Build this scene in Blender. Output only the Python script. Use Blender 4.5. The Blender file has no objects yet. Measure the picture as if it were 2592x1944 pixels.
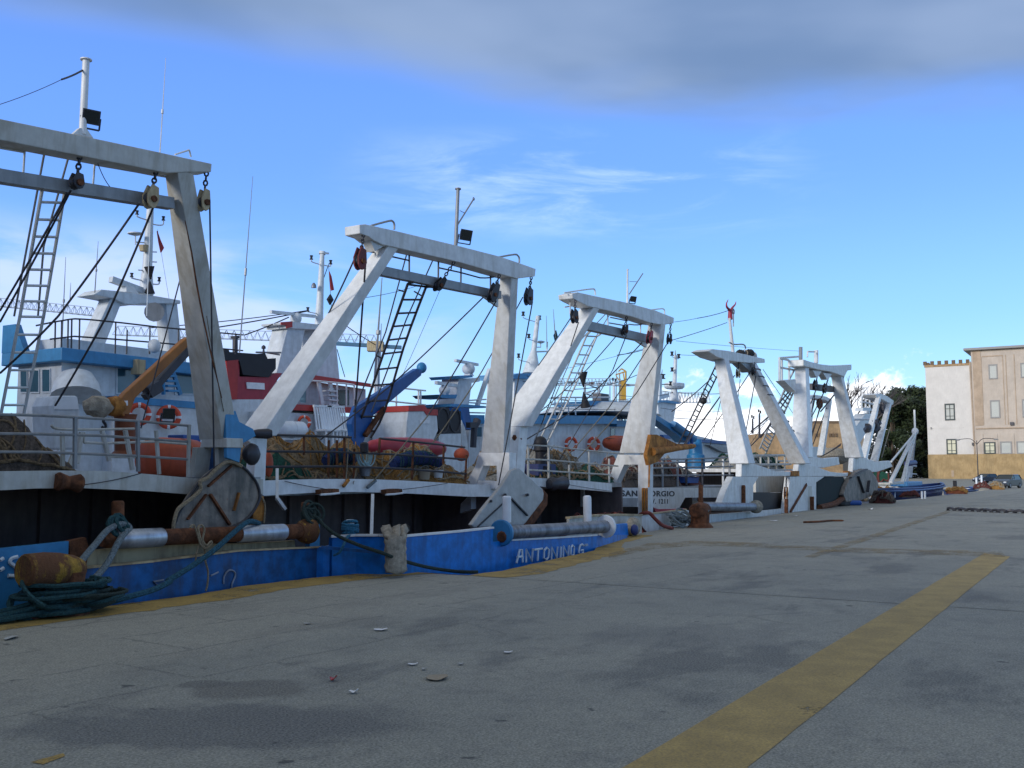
import bpy, bmesh, math, random
from mathutils import Vector, Matrix
R = math.radians
random.seed(7)
SC = bpy.context.scene
COL = SC.collection

# ------------------------------------------------------------------ camera
F, CX, CY, HZ, CAMH, VPX = 2519.0, 1296.0, 972.0, 1195.0, 1.7, 2830.0
PITCH = math.atan((HZ - CY) / F)
cam_d = bpy.data.cameras.new("camera"); cam = bpy.data.objects.new("camera", cam_d); COL.objects.link(cam)
cam_d.sensor_width = 36.0; cam_d.lens = 36.0 * F / 2592.0
cam_d.clip_start = 0.1; cam_d.clip_end = 6000
cam.location = (0, 0, CAMH); cam.rotation_euler = (R(90) + PITCH, 0, 0)
SC.camera = cam

# ------------------------------------------------------------------ light
SUN_EL, SUN_AZ = R(15.5), R(226)          # azimuth clockwise from +Y (north): sun stands behind the camera to the left
sun_d = bpy.data.lights.new("sun", 'SUN'); sun = bpy.data.objects.new("sun", sun_d); COL.objects.link(sun)
sun_d.energy = 1.65; sun_d.angle = R(14); sun_d.color = (1.0, 0.95, 0.86)
sdir = Vector((math.sin(SUN_AZ) * math.cos(SUN_EL), math.cos(SUN_AZ) * math.cos(SUN_EL), math.sin(SUN_EL)))
sun.rotation_euler = sdir.to_track_quat('Z', 'Y').to_euler()
SC.view_settings.view_transform = 'Standard'; SC.view_settings.look = 'None'
SC.view_settings.exposure = 0.55; SC.view_settings.gamma = 1.0
SC.view_settings.use_curve_mapping = False

class NT:
    """small helper for node trees"""
    def __init__(s, tree): s.t = tree; s.n = tree.nodes; s.l = tree.links
    def new(s, typ, **kw):
        nd = s.n.new(typ)
        for k, v in kw.items(): setattr(nd, k, v)
        return nd
    def link(s, a, b): s.l.new(a, b)
    def put(s, sock, val):
        if hasattr(val, 'is_output'): s.l.new(val, sock)
        else: sock.default_value = val
    def math(s, op, a, b=0.0, c=0.0, clamp=False):
        m = s.new('ShaderNodeMath', operation=op, use_clamp=clamp)
        for i, x in enumerate((a, b, c)): s.put(m.inputs[i], x)
        return m.outputs[0]
    def ramp(s, x, lo, hi, a=0.0, b=1.0):
        m = s.new('ShaderNodeMapRange', interpolation_type='SMOOTHSTEP')
        s.put(m.inputs[0], x); s.put(m.inputs[1], lo); s.put(m.inputs[2], hi); s.put(m.inputs[3], a); s.put(m.inputs[4], b)
        return m.outputs[0]
    def noise(s, vec, scale, detail=4.0, rough=0.55, dist=0.0):
        n = s.new('ShaderNodeTexNoise')
        if vec is not None: s.link(vec, n.inputs['Vector'])
        n.inputs['Scale'].default_value = scale; n.inputs['Detail'].default_value = detail
        n.inputs['Roughness'].default_value = rough; n.inputs['Distortion'].default_value = dist
        return n.outputs['Fac']
    def mix(s, fac, a, b, blend='MIX'):
        m = s.new('ShaderNodeMix', data_type='RGBA', blend_type=blend)
        s.put(m.inputs[0], fac)
        for i, x in ((6, a), (7, b)):
            if hasattr(x, 'is_output'): s.link(x, m.inputs[i])
            else: m.inputs[i].default_value = (*x[:3], 1)
        return m.outputs[2]
    def mapping(s, vec, scale=(1, 1, 1), rot=(0, 0, 0), loc=(0, 0, 0)):
        m = s.new('ShaderNodeMapping'); s.link(vec, m.inputs[0])
        m.inputs['Scale'].default_value = scale; m.inputs['Rotation'].default_value = rot; m.inputs['Location'].default_value = loc
        return m.outputs[0]
    def xyz(s, x, y, z):
        c = s.new('ShaderNodeCombineXYZ')
        for i, k in enumerate((x, y, z)): s.put(c.inputs[i], k)
        return c.outputs[0]

def make_world():
    w = bpy.data.worlds.new("World"); SC.world = w; w.use_nodes = True
    T = NT(w.node_tree); T.n.clear()
    out = T.new('ShaderNodeOutputWorld'); bg = T.new('ShaderNodeBackground')
    T.link(bg.outputs[0], out.inputs[0]); bg.inputs[1].default_value = 0.105
    sky = T.new('ShaderNodeTexSky', sky_type='NISHITA')
    sky.sun_disc = False; sky.sun_elevation = SUN_EL; sky.sun_rotation = SUN_AZ
    sky.air_density = 1.0; sky.dust_density = 0.6; sky.ozone_density = 2.2
    hs = T.new('ShaderNodeHueSaturation'); T.link(sky.outputs[0], hs.inputs['Color'])
    hs.inputs['Saturation'].default_value = 1.18; hs.inputs['Value'].default_value = 1.5
    tc = T.new('ShaderNodeTexCoord'); d = tc.outputs['Generated']
    sep = T.new('ShaderNodeSeparateXYZ'); T.link(d, sep.inputs[0]); x, y, z = sep.outputs
    el = T.math('MULTIPLY', T.math('ARCSINE', z), 57.2958)
    az = T.math('MULTIPLY', T.math('ARCTAN2', x, y), 57.2958)
    zc = T.math('MAXIMUM', z, 0.05)
    plane = T.xyz(T.math('DIVIDE', x, zc), T.math('DIVIDE', y, zc), 0.0)     # a flat cloud layer overhead
    ang = T.xyz(az, el, 0.0)
    # clear air: deep blue overhead, pale towards the horizon, over the Nishita sky
    g1 = T.mix(T.ramp(el, -1.0, 9.0), (3.7, 6.4, 8.8), (2.0, 4.4, 8.7))
    g2 = T.mix(T.ramp(el, 6.0, 18.0), g1, (1.25, 2.85, 8.1)); g3 = T.mix(T.ramp(el, 16.0, 30.0), g2, (.95, 2.15, 6.8)); g4 = T.mix(T.ramp(el, 30.0, 80.0), g3, (.75, 1.5, 4.2))
    c = T.mix(.78, hs.outputs[0], g4)
    # thin white wisps
    wn = T.noise(T.mapping(ang, (0.09, 0.42, 1), (0, 0, R(-6))), 1.0, 7, 0.62, 0.6)
    wband = T.math('MULTIPLY', T.ramp(el, 12.5, 15.5), T.ramp(el, 20.0, 17.0))
    waz = T.math('MULTIPLY', T.ramp(az, -12.0, -1.0), T.ramp(az, 20.0, 8.0))
    wisp = T.math('MULTIPLY', T.math('MULTIPLY', T.ramp(wn, 0.42, 0.72), wband), waz)
    c = T.mix(T.math('MULTIPLY', wisp, 0.44), c, (6.4, 7.8, 9.6))
    # lavender bank low on the left
    bn = T.noise(T.mapping(ang, (0.07, 0.24, 1), (0, 0, 0), (3, 1, 0)), 1.0, 6, 0.55, 0.4)
    bband = T.math('MULTIPLY', T.ramp(el, 3.2, 6.8), T.ramp(el, 14.2, 10.6))
    bank = T.math('MULTIPLY', T.math('MULTIPLY', T.ramp(bn, 0.34, 0.58), bband), T.ramp(az, 0.0, -9.0))
    c = T.mix(T.math('MULTIPLY', bank, 0.72), c, (4.9, 5.7, 8.2))
    # white cumulus on the right horizon
    cn = T.noise(T.mapping(ang, (0.19, 0.26, 1), (0, 0, 0), (1.7, 0.4, 0)), 1.0, 8, 0.6, 0.3)
    puff = T.math('ADD', T.math('MULTIPLY', cn, 13.0), T.math('MULTIPLY', el, -1.0))
    caz = T.math('MULTIPLY', T.ramp(az, 5.5, 10.0), T.ramp(az, 40.0, 30.0))
    cum = T.math('MULTIPLY', T.ramp(puff, 1.6, 3.0), caz)
    cum = T.math('MULTIPLY', cum, T.ramp(el, 8.2, 6.2))
    ccol = T.mix(T.ramp(T.noise(T.mapping(ang, (0.3, 0.4, 1), (0, 0, 0), (9, 0, 0)), 1.0, 6, 0.6), 0.35, 0.65), (7.6, 8.3, 9.5), (10.6, 10.6, 10.7))
    c = T.mix(cum, c, ccol)
    # heavy grey layer overhead
    gn = T.noise(T.mapping(plane, (0.50, 0.62, 1), (0, 0, R(20)), (2.3, 5.1, 0)), 1.0, 5, 0.5, 0.2)
    edge = T.math('ADD', T.math('ADD', el, T.math('MULTIPLY', T.math('SUBTRACT', gn, 0.5), 12.0)), T.math('MULTIPLY', az, 0.055))
    grey = T.math('MULTIPLY', T.ramp(edge, 19.4, 23.2), T.ramp(el, 15.0, 18.5))
    gt = T.noise(T.mapping(plane, (.8, 1.0, 1), (0, 0, 0), (0.3, 7, 0)), 1.0, 4, 0.5, 0.2)
    gcol = T.mix(T.ramp(gt, 0.36, 0.64), (1.22, 1.92, 3.25), (2.05, 2.80, 4.2))
    gcol = T.mix(T.ramp(el, 27.0, 42.0), gcol, (3.0, 3.2, 3.2))
    c = T.mix(T.math('MULTIPLY', grey, 0.93), c, gcol)
    T.link(c, bg.inputs[0])
make_world()

# ------------------------------------------------------------------ quay frame: s along the quay, n out over the water, z up
CAM = Vector((0, 0, CAMH))
FW = Vector((0, math.cos(PITCH), math.sin(PITCH))); UP = Vector((0, -math.sin(PITCH), math.cos(PITCH)))
def ray(x, y): return FW * F + Vector((1, 0, 0)) * (x - CX) + UP * (CY - y)
_r = ray(VPX, HZ)
U = Vector((_r.x, _r.y, 0)).normalized(); V = Vector((-U.y, U.x, 0))
def _ground(x, y, z=0.0):
    d = ray(x, y); return CAM + d * ((z - CAMH) / d.z)
O = _ground(0, 1568)
PHI = math.atan2(U.y, U.x)
def toq(p): d = p - O; return Vector((d.dot(U), d.dot(V), p.z))
def W(p): return O + U * p[0] + V * p[1] + Vector((0, 0, p[2]))
VIEWS = {'D': (0, 0, .85340), 'T': (0, 0, 1), 1: (0, 100, 2.37), 2: (0, 800, 2.0743), 3: (600, 450, 2.765), 4: (600, 950, 2.765), 5: (1200, 650, 3.0157),
     6: (1200, 1050, 3.16), 7: (1700, 700, 2.7646), 8: (2200, 800, 3.3189), 9: (0, 600, 5.53), 10: (100, 850, 4.424), 11: (0, 1225, 4.424),
     12: (400, 1125, 4.424), 13: (1296, 1272, 1.7068), 14: (0, 1472, 1.7068), 15: (1900, 900, 3.1965), 16: (400, 700, 5.53),
     17: (650, 1000, 3.6867), 18: (1100, 850, 5.53), 19: (1550, 1100, 5.53), 20: (1900, 1100, 5.53), 21: (1900, 880, 3.95), 22: (1450, 850, 5.53), 23: (2320, 840, 3.949)}
def px(k, x, y): a, b, s = VIEWS[k]; return a + x / s, b + y / s
def K(k, x, y, n):                       # surveyed point on the vertical plane n = const
    d = ray(*px(k, x, y)); return toq(CAM + d * ((n - (CAM - O).dot(V)) / d.dot(V)))
def KS(k, x, y, s):                      # ... on the vertical plane s = const
    d = ray(*px(k, x, y)); return toq(CAM + d * ((s - (CAM - O).dot(U)) / d.dot(U)))
def KG(k, x, y, z=0.0):                  # ... at height z
    return toq(_ground(*px(k, x, y), z))
def KY(k, x, y, Y):                      # ... at distance Y
    d = ray(*px(k, x, y)); return toq(CAM + d * (Y / d.y))

def mpp(p): return (W(p) - CAM).dot(FW) / F          # metres covered by one photo pixel at a point

# ------------------------------------------------------------------ mesh helper
class MB:
    def __init__(s): s.v = []; s.f = []
    def add(s, vs, fs):
        o = len(s.v); s.v += [Vector(a) for a in vs]; s.f += [[i + o for i in f] for f in fs]; return s
    def hexa(s, b, t):
        return s.add(list(b) + list(t), [(3, 2, 1, 0), (4, 5, 6, 7), (0, 1, 5, 4), (1, 2, 6, 5), (2, 3, 7, 6), (3, 0, 4, 7)])
    def box(s, a, b):
        (x0, y0, z0), (x1, y1, z1) = a, b
        return s.hexa([(x0, y0, z0), (x1, y0, z0), (x1, y1, z0), (x0, y1, z0)], [(x0, y0, z1), (x1, y0, z1), (x1, y1, z1), (x0, y1, z1)])
    def frus(s, p, a, q, b):             # tapered post, horizontal rectangles a = (w, d) at p, b at q
        f = lambda c, w, d: [(c[0] - w / 2, c[1] - d / 2, c[2]), (c[0] + w / 2, c[1] - d / 2, c[2]), (c[0] + w / 2, c[1] + d / 2, c[2]), (c[0] - w / 2, c[1] + d / 2, c[2])]
        return s.hexa(f(p, *a), f(q, *b))
    def bar(s, p, q, w, h, up=(0, 0, 1)):
        p, q = Vector(p), Vector(q); d = (q - p).normalized(); u = Vector(up)
        if abs(d.dot(u)) > .98: u = Vector((0, 1, 0))
        a = d.cross(u).normalized() * (w / 2); b = a.cross(d).normalized() * (h / 2)
        return s.hexa([p - a - b, p + a - b, p + a + b, p - a + b], [q - a - b, q + a - b, q + a + b, q - a + b])
    def tube(s, pts, r, seg=6, closed=False):
        pts = [Vector(p) for p in pts]; N = len(pts); rr = r if isinstance(r, (list, tuple)) else [r] * N
        vs = []; prev = None
        for i, p in enumerate(pts):
            if closed: d = pts[(i + 1) % N] - pts[i - 1]
            else: d = pts[min(i + 1, N - 1)] - pts[max(i - 1, 0)]
            if d.length < 1e-9: d = Vector((0, 0, 1))
            d.normalize()
            if prev is None:
                a = d.orthogonal().normalized()
            else:
                a = prev - d * prev.dot(d)
                a = a.normalized() if a.length > 1e-6 else d.orthogonal().normalized()
            prev = a; b = d.cross(a)
            for k in range(seg):
                t = 2 * math.pi * k / seg; vs.append(p + (a * math.cos(t) + b * math.sin(t)) * rr[i])
        fs = []
        for i in range(N if closed else N - 1):
            j = (i + 1) % N
            for k in range(seg):
                m = (k + 1) % seg; fs.append((i * seg + k, i * seg + m, j * seg + m, j * seg + k))
        if not closed: fs += [tuple(range(seg))[::-1], tuple(range((N - 1) * seg, N * seg))]
        return s.add(vs, fs)
    def prism(s, pts, vec):
        pts = [Vector(p) for p in pts]; vec = Vector(vec); N = len(pts)
        return s.add(pts + [p + vec for p in pts], [tuple(range(N)), tuple(range(2 * N - 1, N - 1, -1))] + [(i, i + N, (i + 1) % N + N, (i + 1) % N) for i in range(N)])
    def lathe(s, p, q, prof, seg=18):    # prof = [(t along p->q, radius)]
        p, q = Vector(p), Vector(q); pts = [p + (q - p) * t for t, r in prof]
        d = (q - p).normalized(); a = d.orthogonal().normalized(); b = d.cross(a); vs = []
        for c, (t, r) in zip(pts, prof):
            for k in range(seg):
                g = 2 * math.pi * k / seg; vs.append(c + (a * math.cos(g) + b * math.sin(g)) * max(r, 1e-4))
        fs = [(i * seg + k, i * seg + (k + 1) % seg, (i + 1) * seg + (k + 1) % seg, (i + 1) * seg + k) for i in range(len(prof) - 1) for k in range(seg)]
        fs += [tuple(range(seg))[::-1], tuple(range((len(prof) - 1) * seg, len(prof) * seg))]
        return s.add(vs, fs)
    def ell(s, c, r, seg=14, rings=9, jit=0.0):
        c = Vector(c); vs = [c + Vector((0, 0, -r[2]))]
        for i in range(1, rings):
            a = math.pi * i / rings - math.pi / 2
            for k in range(seg):
                t = 2 * math.pi * k / seg; j = 1 + random.uniform(-jit, jit)
                vs.append(c + Vector((r[0] * math.cos(a) * math.cos(t) * j, r[1] * math.cos(a) * math.sin(t) * j, r[2] * math.sin(a) * j)))
        vs.append(c + Vector((0, 0, r[2]))); n = len(vs) - 1; fs = []
        for k in range(seg):
            fs.append((0, 1 + (k + 1) % seg, 1 + k)); b = 1 + (rings - 2) * seg; fs.append((n, b + k, b + (k + 1) % seg))
            for i in range(rings - 2):
                o = 1 + i * seg; fs.append((o + k, o + (k + 1) % seg, o + seg + (k + 1) % seg, o + seg + k))
        return s.add(vs, fs)
    def ring(s, c, R_, r, a=(1, 0, 0), b=(0, 0, 1), n=20, seg=8, a0=0, a1=None, sy=1.0):
        a, b, c = Vector(a), Vector(b), Vector(c); full = a1 is None; a1 = 2 * math.pi if full else a1
        m = n if full else n + 1
        return s.tube([c + a * R_ * math.cos(a0 + (a1 - a0) * i / n) + b * R_ * sy * math.sin(a0 + (a1 - a0) * i / n) for i in range(m)], r, seg, full)

BASE = {}                                # object name -> base point in quay coordinates
def obj(name, mb, mat, parent=None, smooth=False, bevel=0.0, base=(0, 0, 0), label=None, autosmooth=None):
    me = bpy.data.meshes.new(name)
    b = BASE[parent.name] if parent is not None else Vector(base)
    me.from_pydata([tuple(p - b) for p in mb.v], [], mb.f); me.update()
    bm = bmesh.new(); bm.from_mesh(me)
    bmesh.ops.recalc_face_normals(bm, faces=bm.faces); bm.to_mesh(me); bm.free()
    if smooth: me.shade_smooth()
    if smooth and smooth != 'all': me.set_sharp_from_angle(angle=R(38))
    for m in (mat if isinstance(mat, (list, tuple)) else [mat]): me.materials.append(m)
    o = bpy.data.objects.new(name, me); COL.objects.link(o); BASE[o.name] = b
    if parent is not None: o.parent = parent
    else: o.location = W(b); o.rotation_euler = (0, 0, PHI)
    if bevel:
        m = o.modifiers.new("bevel", 'BEVEL'); m.width = bevel; m.segments = 2; m.limit_method = 'ANGLE'; m.angle_limit = R(40)
    if label: o['label'] = label
    return o
def thing(name, label, cat, base, group=None):
    o = bpy.data.objects.new(name, None); COL.objects.link(o)
    b = Vector(base); o.location = W(b); o.rotation_euler = (0, 0, PHI); o.empty_display_size = .2
    BASE[o.name] = b; o['label'] = label; o['category'] = cat
    if group: o['group'] = group
    return o
def tag(o, label, cat, group=None):
    o['label'] = label; o['category'] = cat
    if group: o['group'] = group
    return o
def kind(o, k): o['kind'] = k; return o
def center(pts):
    c = Vector((0, 0, 0))
    for p in pts: c += Vector(p)
    return c / len(pts)
def P(k, pts, n): return [K(k, x, y, n) for x, y in pts]
def PS(k, pts, s): return [KS(k, x, y, s) for x, y in pts]
def plate(mb, k, pts, n, depth): return mb.prism(P(k, pts, n), (0, depth, 0))
def plateS(mb, k, pts, s, width): return mb.prism(PS(k, pts, s), (width, 0, 0))
def sag(p, q, drop, m=12):
    p, q = Vector(p), Vector(q)
    return [p.lerp(q, i / m) - Vector((0, 0, drop * 4 * (i / m) * (1 - i / m))) for i in range(m + 1)]
def smoothpath(pts, m=5):
    pts = [Vector(p) for p in pts]; out = []
    for i in range(len(pts) - 1):
        p0 = pts[max(i - 1, 0)]; p1 = pts[i]; p2 = pts[i + 1]; p3 = pts[min(i + 2, len(pts) - 1)]
        for j in range(m):
            t = j / m
            out.append(.5 * ((2 * p1) + (p2 - p0) * t + (2 * p0 - 5 * p1 + 4 * p2 - p3) * t * t + (3 * p1 - p0 - 3 * p2 + p3) * t ** 3))
    out.append(pts[-1]); return out

# ------------------------------------------------------------------ materials
MATS = {}
def paint(name, col, rough=.5, metal=0.0, var=.10, dirt=.0, rust=.0, bump=.08, scale=5.0, rustcol=(.17, .055, .02), dirtcol=None, spec=.4, coat=0.0):
    if name in MATS: return MATS[name]
    m = bpy.data.materials.new(name); m.use_nodes = True; T = NT(m.node_tree)
    bs = T.n['Principled BSDF']; tc = T.new('ShaderNodeTexCoord'); ob = tc.outputs['Object']
    n1 = T.noise(ob, scale, 6, .6)
    lo = tuple(c * (1 - var) for c in col); hi = tuple(min(c * (1 + var), .95) for c in col)
    c = T.mix(T.ramp(n1, .3, .7), lo, hi); ro = rough
    if dirt:
        st = T.noise(T.mapping(ob, (5, 5, .7)), 1.0, 6, .65, .3)
        bl = T.noise(ob, 1.7, 5, .6)
        k = T.math('MULTIPLY', T.ramp(T.math('ADD', T.math('MULTIPLY', st, .78), T.math('MULTIPLY', bl, .22)), .44, .66), dirt, clamp=True)
        c = T.mix(k, c, dirtcol or tuple(x * .38 + .012 for x in col))
    if rust:
        rn = T.noise(T.mapping(ob, (9, 9, 1.1), (0, 0, 0), (4, 2, 7)), 1.0, 7, .68, .2)
        rp = T.noise(ob, 2.3, 6, .7)
        v = T.math('ADD', T.math('MULTIPLY', rn, .5), T.math('MULTIPLY', rp, .5))
        t0 = .70 - .28 * rust
        k = T.ramp(v, t0, t0 + .07)
        rc = T.mix(T.noise(ob, 22, 5, .7), tuple(x * .45 for x in rustcol), tuple(min(1, x * 1.7) for x in rustcol))
        c = T.mix(k, c, rc)
        ro = T.ramp(k, 0, 1, rough, .9)
    T.link(c, bs.inputs['Base Color']); T.put(bs.inputs['Roughness'], ro)
    bs.inputs['Metallic'].default_value = metal; bs.inputs['Specular IOR Level'].default_value = spec
    bs.inputs['Coat Weight'].default_value = coat
    if bump:
        b = T.new('ShaderNodeBump'); b.inputs['Strength'].default_value = bump; b.inputs['Distance'].default_value = .03
        T.link(T.noise(ob, scale * 4, 5, .65), b.inputs['Height']); T.link(b.outputs[0], bs.inputs['Normal'])
    MATS[name] = m; return m
white = paint('white paint', (.64, .655, .66), .45, dirt=.5, rust=.17, dirtcol=(.42, .40, .35), bump=.05)
white_old = paint('weathered white paint', (.50, .495, .46), .5, dirt=.7, rust=.30, dirtcol=(.32, .28, .21))
white_clean = paint('clean white paint', (.74, .75, .75), .4, dirt=.35, rust=.10, dirtcol=(.5, .5, .48), bump=.03)
house_white = paint('wheelhouse white', (.60, .64, .67), .45, dirt=.35, rust=.05, dirtcol=(.36, .36, .34))
grey_steel = paint('grey steel', (.28, .29, .30), .5, .3, dirt=.4, rust=.15)
dark_steel = paint('dark steel', (.055, .055, .065), .5, .4, dirt=.3, rust=.15)
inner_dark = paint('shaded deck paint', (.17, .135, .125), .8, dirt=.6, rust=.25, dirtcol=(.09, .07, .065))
black = paint('black paint', (.018, .018, .022), .6)
blue_hull = paint('bright blue hull paint', (.001, .165, .56), .42, var=.22, dirt=.45, rust=.07, dirtcol=(.015, .04, .15), bump=.06)
blue_worn = paint('worn blue hull paint', (.003, .090, .29), .5, var=.35, dirt=.55, rust=.13, dirtcol=(.03, .04, .08))
blue_light = paint('light blue paint', (.03, .20, .42), .45, dirt=.3, dirtcol=(.02, .09, .22))
blue_trim = paint('blue trim paint', (.05, .24, .47), .45, dirt=.35, dirtcol=(.03, .11, .24))
blue_crane = paint('blue crane paint', (.008, .085, .30), .45, dirt=.35, rust=.06, dirtcol=(.01, .04, .14))
red_trim = paint('red trim paint', (.42, .025, .02), .45, dirt=.3, dirtcol=(.17, .015, .012))
red_case = paint('red casing paint', (.36, .03, .05), .5, dirt=.35, dirtcol=(.13, .015, .02))
orange_crane = paint('orange crane paint', (.32, .12, .02), .5, dirt=.45, rust=.16, dirtcol=(.14, .05, .015))
orange_soft = paint('orange rubber', (.42, .075, .03), .6, dirt=.45, dirtcol=(.2, .045, .02), bump=.15)
ring_orange = paint('life ring orange', (.62, .075, .03), .55, dirt=.15, bump=.05)
rust = paint('heavy rust', (.14, .052, .022), .9, var=.5, dirt=.5, dirtcol=(.035, .016, .011), bump=.5, scale=8)
rust_orange = paint('orange rust', (.40, .17, .035), .85, var=.45, dirt=.7, rust=.55, dirtcol=(.12, .04, .012), bump=.4)
yellow_rust = paint('yellow paint over rust', (.34, .19, .02), .75, var=.4, dirt=.8, dirtcol=(.07, .035, .015), rust=1.0, bump=.6, scale=9, rustcol=(.12, .05, .022))
chrome = paint('worn roller steel', (.46, .50, .56), .38, .55, var=.15, dirt=.55, rust=.10, dirtcol=(.12, .11, .12))
roller_grey = paint('grey roller steel', (.24, .26, .30), .45, .4, var=.2, dirt=.7, rust=.2, dirtcol=(.07, .07, .075))
rope_teal = paint('teal rope', (.022, .075, .085), .95, var=.45, bump=.8, scale=40)
rope_green = paint('dark green rope', (.03, .05, .045), .95, var=.4, bump=.8, scale=40)
rope_tan = paint('tan rope', (.34, .27, .18), .95, var=.3, bump=.8, scale=40)
rope_grey = paint('grey blue rope', (.17, .21, .23), .95, var=.4, bump=.8, scale=40)
rope_red = paint('red hose rubber', (.18, .035, .025), .7, var=.3, bump=.3)
wire_m = paint('steel wire', (.05, .05, .06), .6, .3, bump=0)
wire_tan = paint('greased wire', (.17, .15, .11), .8, bump=0)
net_tan = paint('tan net twine', (.26, .18, .10), .95, var=.45, dirt=.5, dirtcol=(.10, .07, .045), bump=1.0, scale=24)
net_green = paint('green net twine', (.015, .085, .055), .95, var=.5, dirt=.5, dirtcol=(.01, .025, .025), bump=1.0, scale=24)
net_brown = paint('brown net twine', (.13, .10, .08), .95, var=.5, dirt=.5, dirtcol=(.025, .02, .02), bump=1.0, scale=24)
net_blue = paint('blue net twine', (.012, .03, .12), .95, var=.5, bump=1.0, scale=24)
net_gold = paint('golden net twine', (.36, .19, .055), .95, var=.5, dirt=.5, dirtcol=(.09, .045, .02), bump=1.0, scale=24)
net_red = paint('dull red net twine', (.16, .05, .04), .95, var=.5, dirt=.5, dirtcol=(.04, .02, .02), bump=1.0, scale=24)
net_grey = paint('pale grey net twine', (.30, .29, .26), .95, var=.4, dirt=.5, dirtcol=(.1, .09, .08), bump=1.0, scale=24)
beige = paint('beige painted steel', (.46, .37, .22), .6, dirt=.6, rust=.3, dirtcol=(.14, .09, .05))
canvas = paint('dirty canvas', (.33, .29, .23), .95, var=.3, dirt=.5, dirtcol=(.15, .12, .09), bump=.7, scale=10)
lettering = paint('hand painted lettering', (.60, .66, .70), .6, var=.2, bump=0)
faded_letters = paint('faded lettering', (.22, .26, .34), .7, var=.3, bump=0)
black_letters = paint('black lettering', (.02, .02, .025), .5, bump=0)
rubber = paint('black rubber', (.02, .02, .02), .75, var=.3)
door_paint = paint('scuffed trawl door paint', (.225, .195, .165), .6, var=.3, dirt=.8, rust=.40, dirtcol=(.06, .065, .06), bump=.3)
door_white = paint('pale trawl door steel', (.40, .395, .385), .45, .15, var=.15, dirt=.4, rust=.16, dirtcol=(.34, .32, .29), bump=.15)
paper = paint('paper', (.75, .76, .78), .7, bump=0)
cardboard = paint('cardboard', (.32, .27, .2), .9)
orange_dark = paint('dark orange column paint', (.20, .06, .025), .6, dirt=.6, rust=.25, dirtcol=(.05, .02, .015))
flag_red = paint('flag cloth', (.4, .04, .04), .8, bump=0)
plastic_white = paint('white plastic', (.72, .75, .78), .4, var=.05, bump=0)
plastic_blue = paint('blue plastic', (.03, .10, .34), .45)
plastic_navy = paint('navy plastic', (.02, .035, .14), .5)

def glass_mat(name, col):
    m = bpy.data.materials.new(name); m.use_nodes = True; T = NT(m.node_tree); bs = T.n['Principled BSDF']
    tc = T.new('ShaderNodeTexCoord'); c = T.mix(T.noise(tc.outputs['Object'], 1.5, 3), tuple(x * .6 for x in col), tuple(x * 1.3 for x in col))
    T.link(c, bs.inputs['Base Color']); bs.inputs['Roughness'].default_value = .12; bs.inputs['Specular IOR Level'].default_value = .7
    MATS[name] = m; return m
glass = glass_mat('window glass', (.045, .12, .17))
glass_sky = glass_mat('pale window glass', (.22, .38, .42))
glass_dark = glass_mat('dark window glass', (.012, .02, .022))

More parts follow.
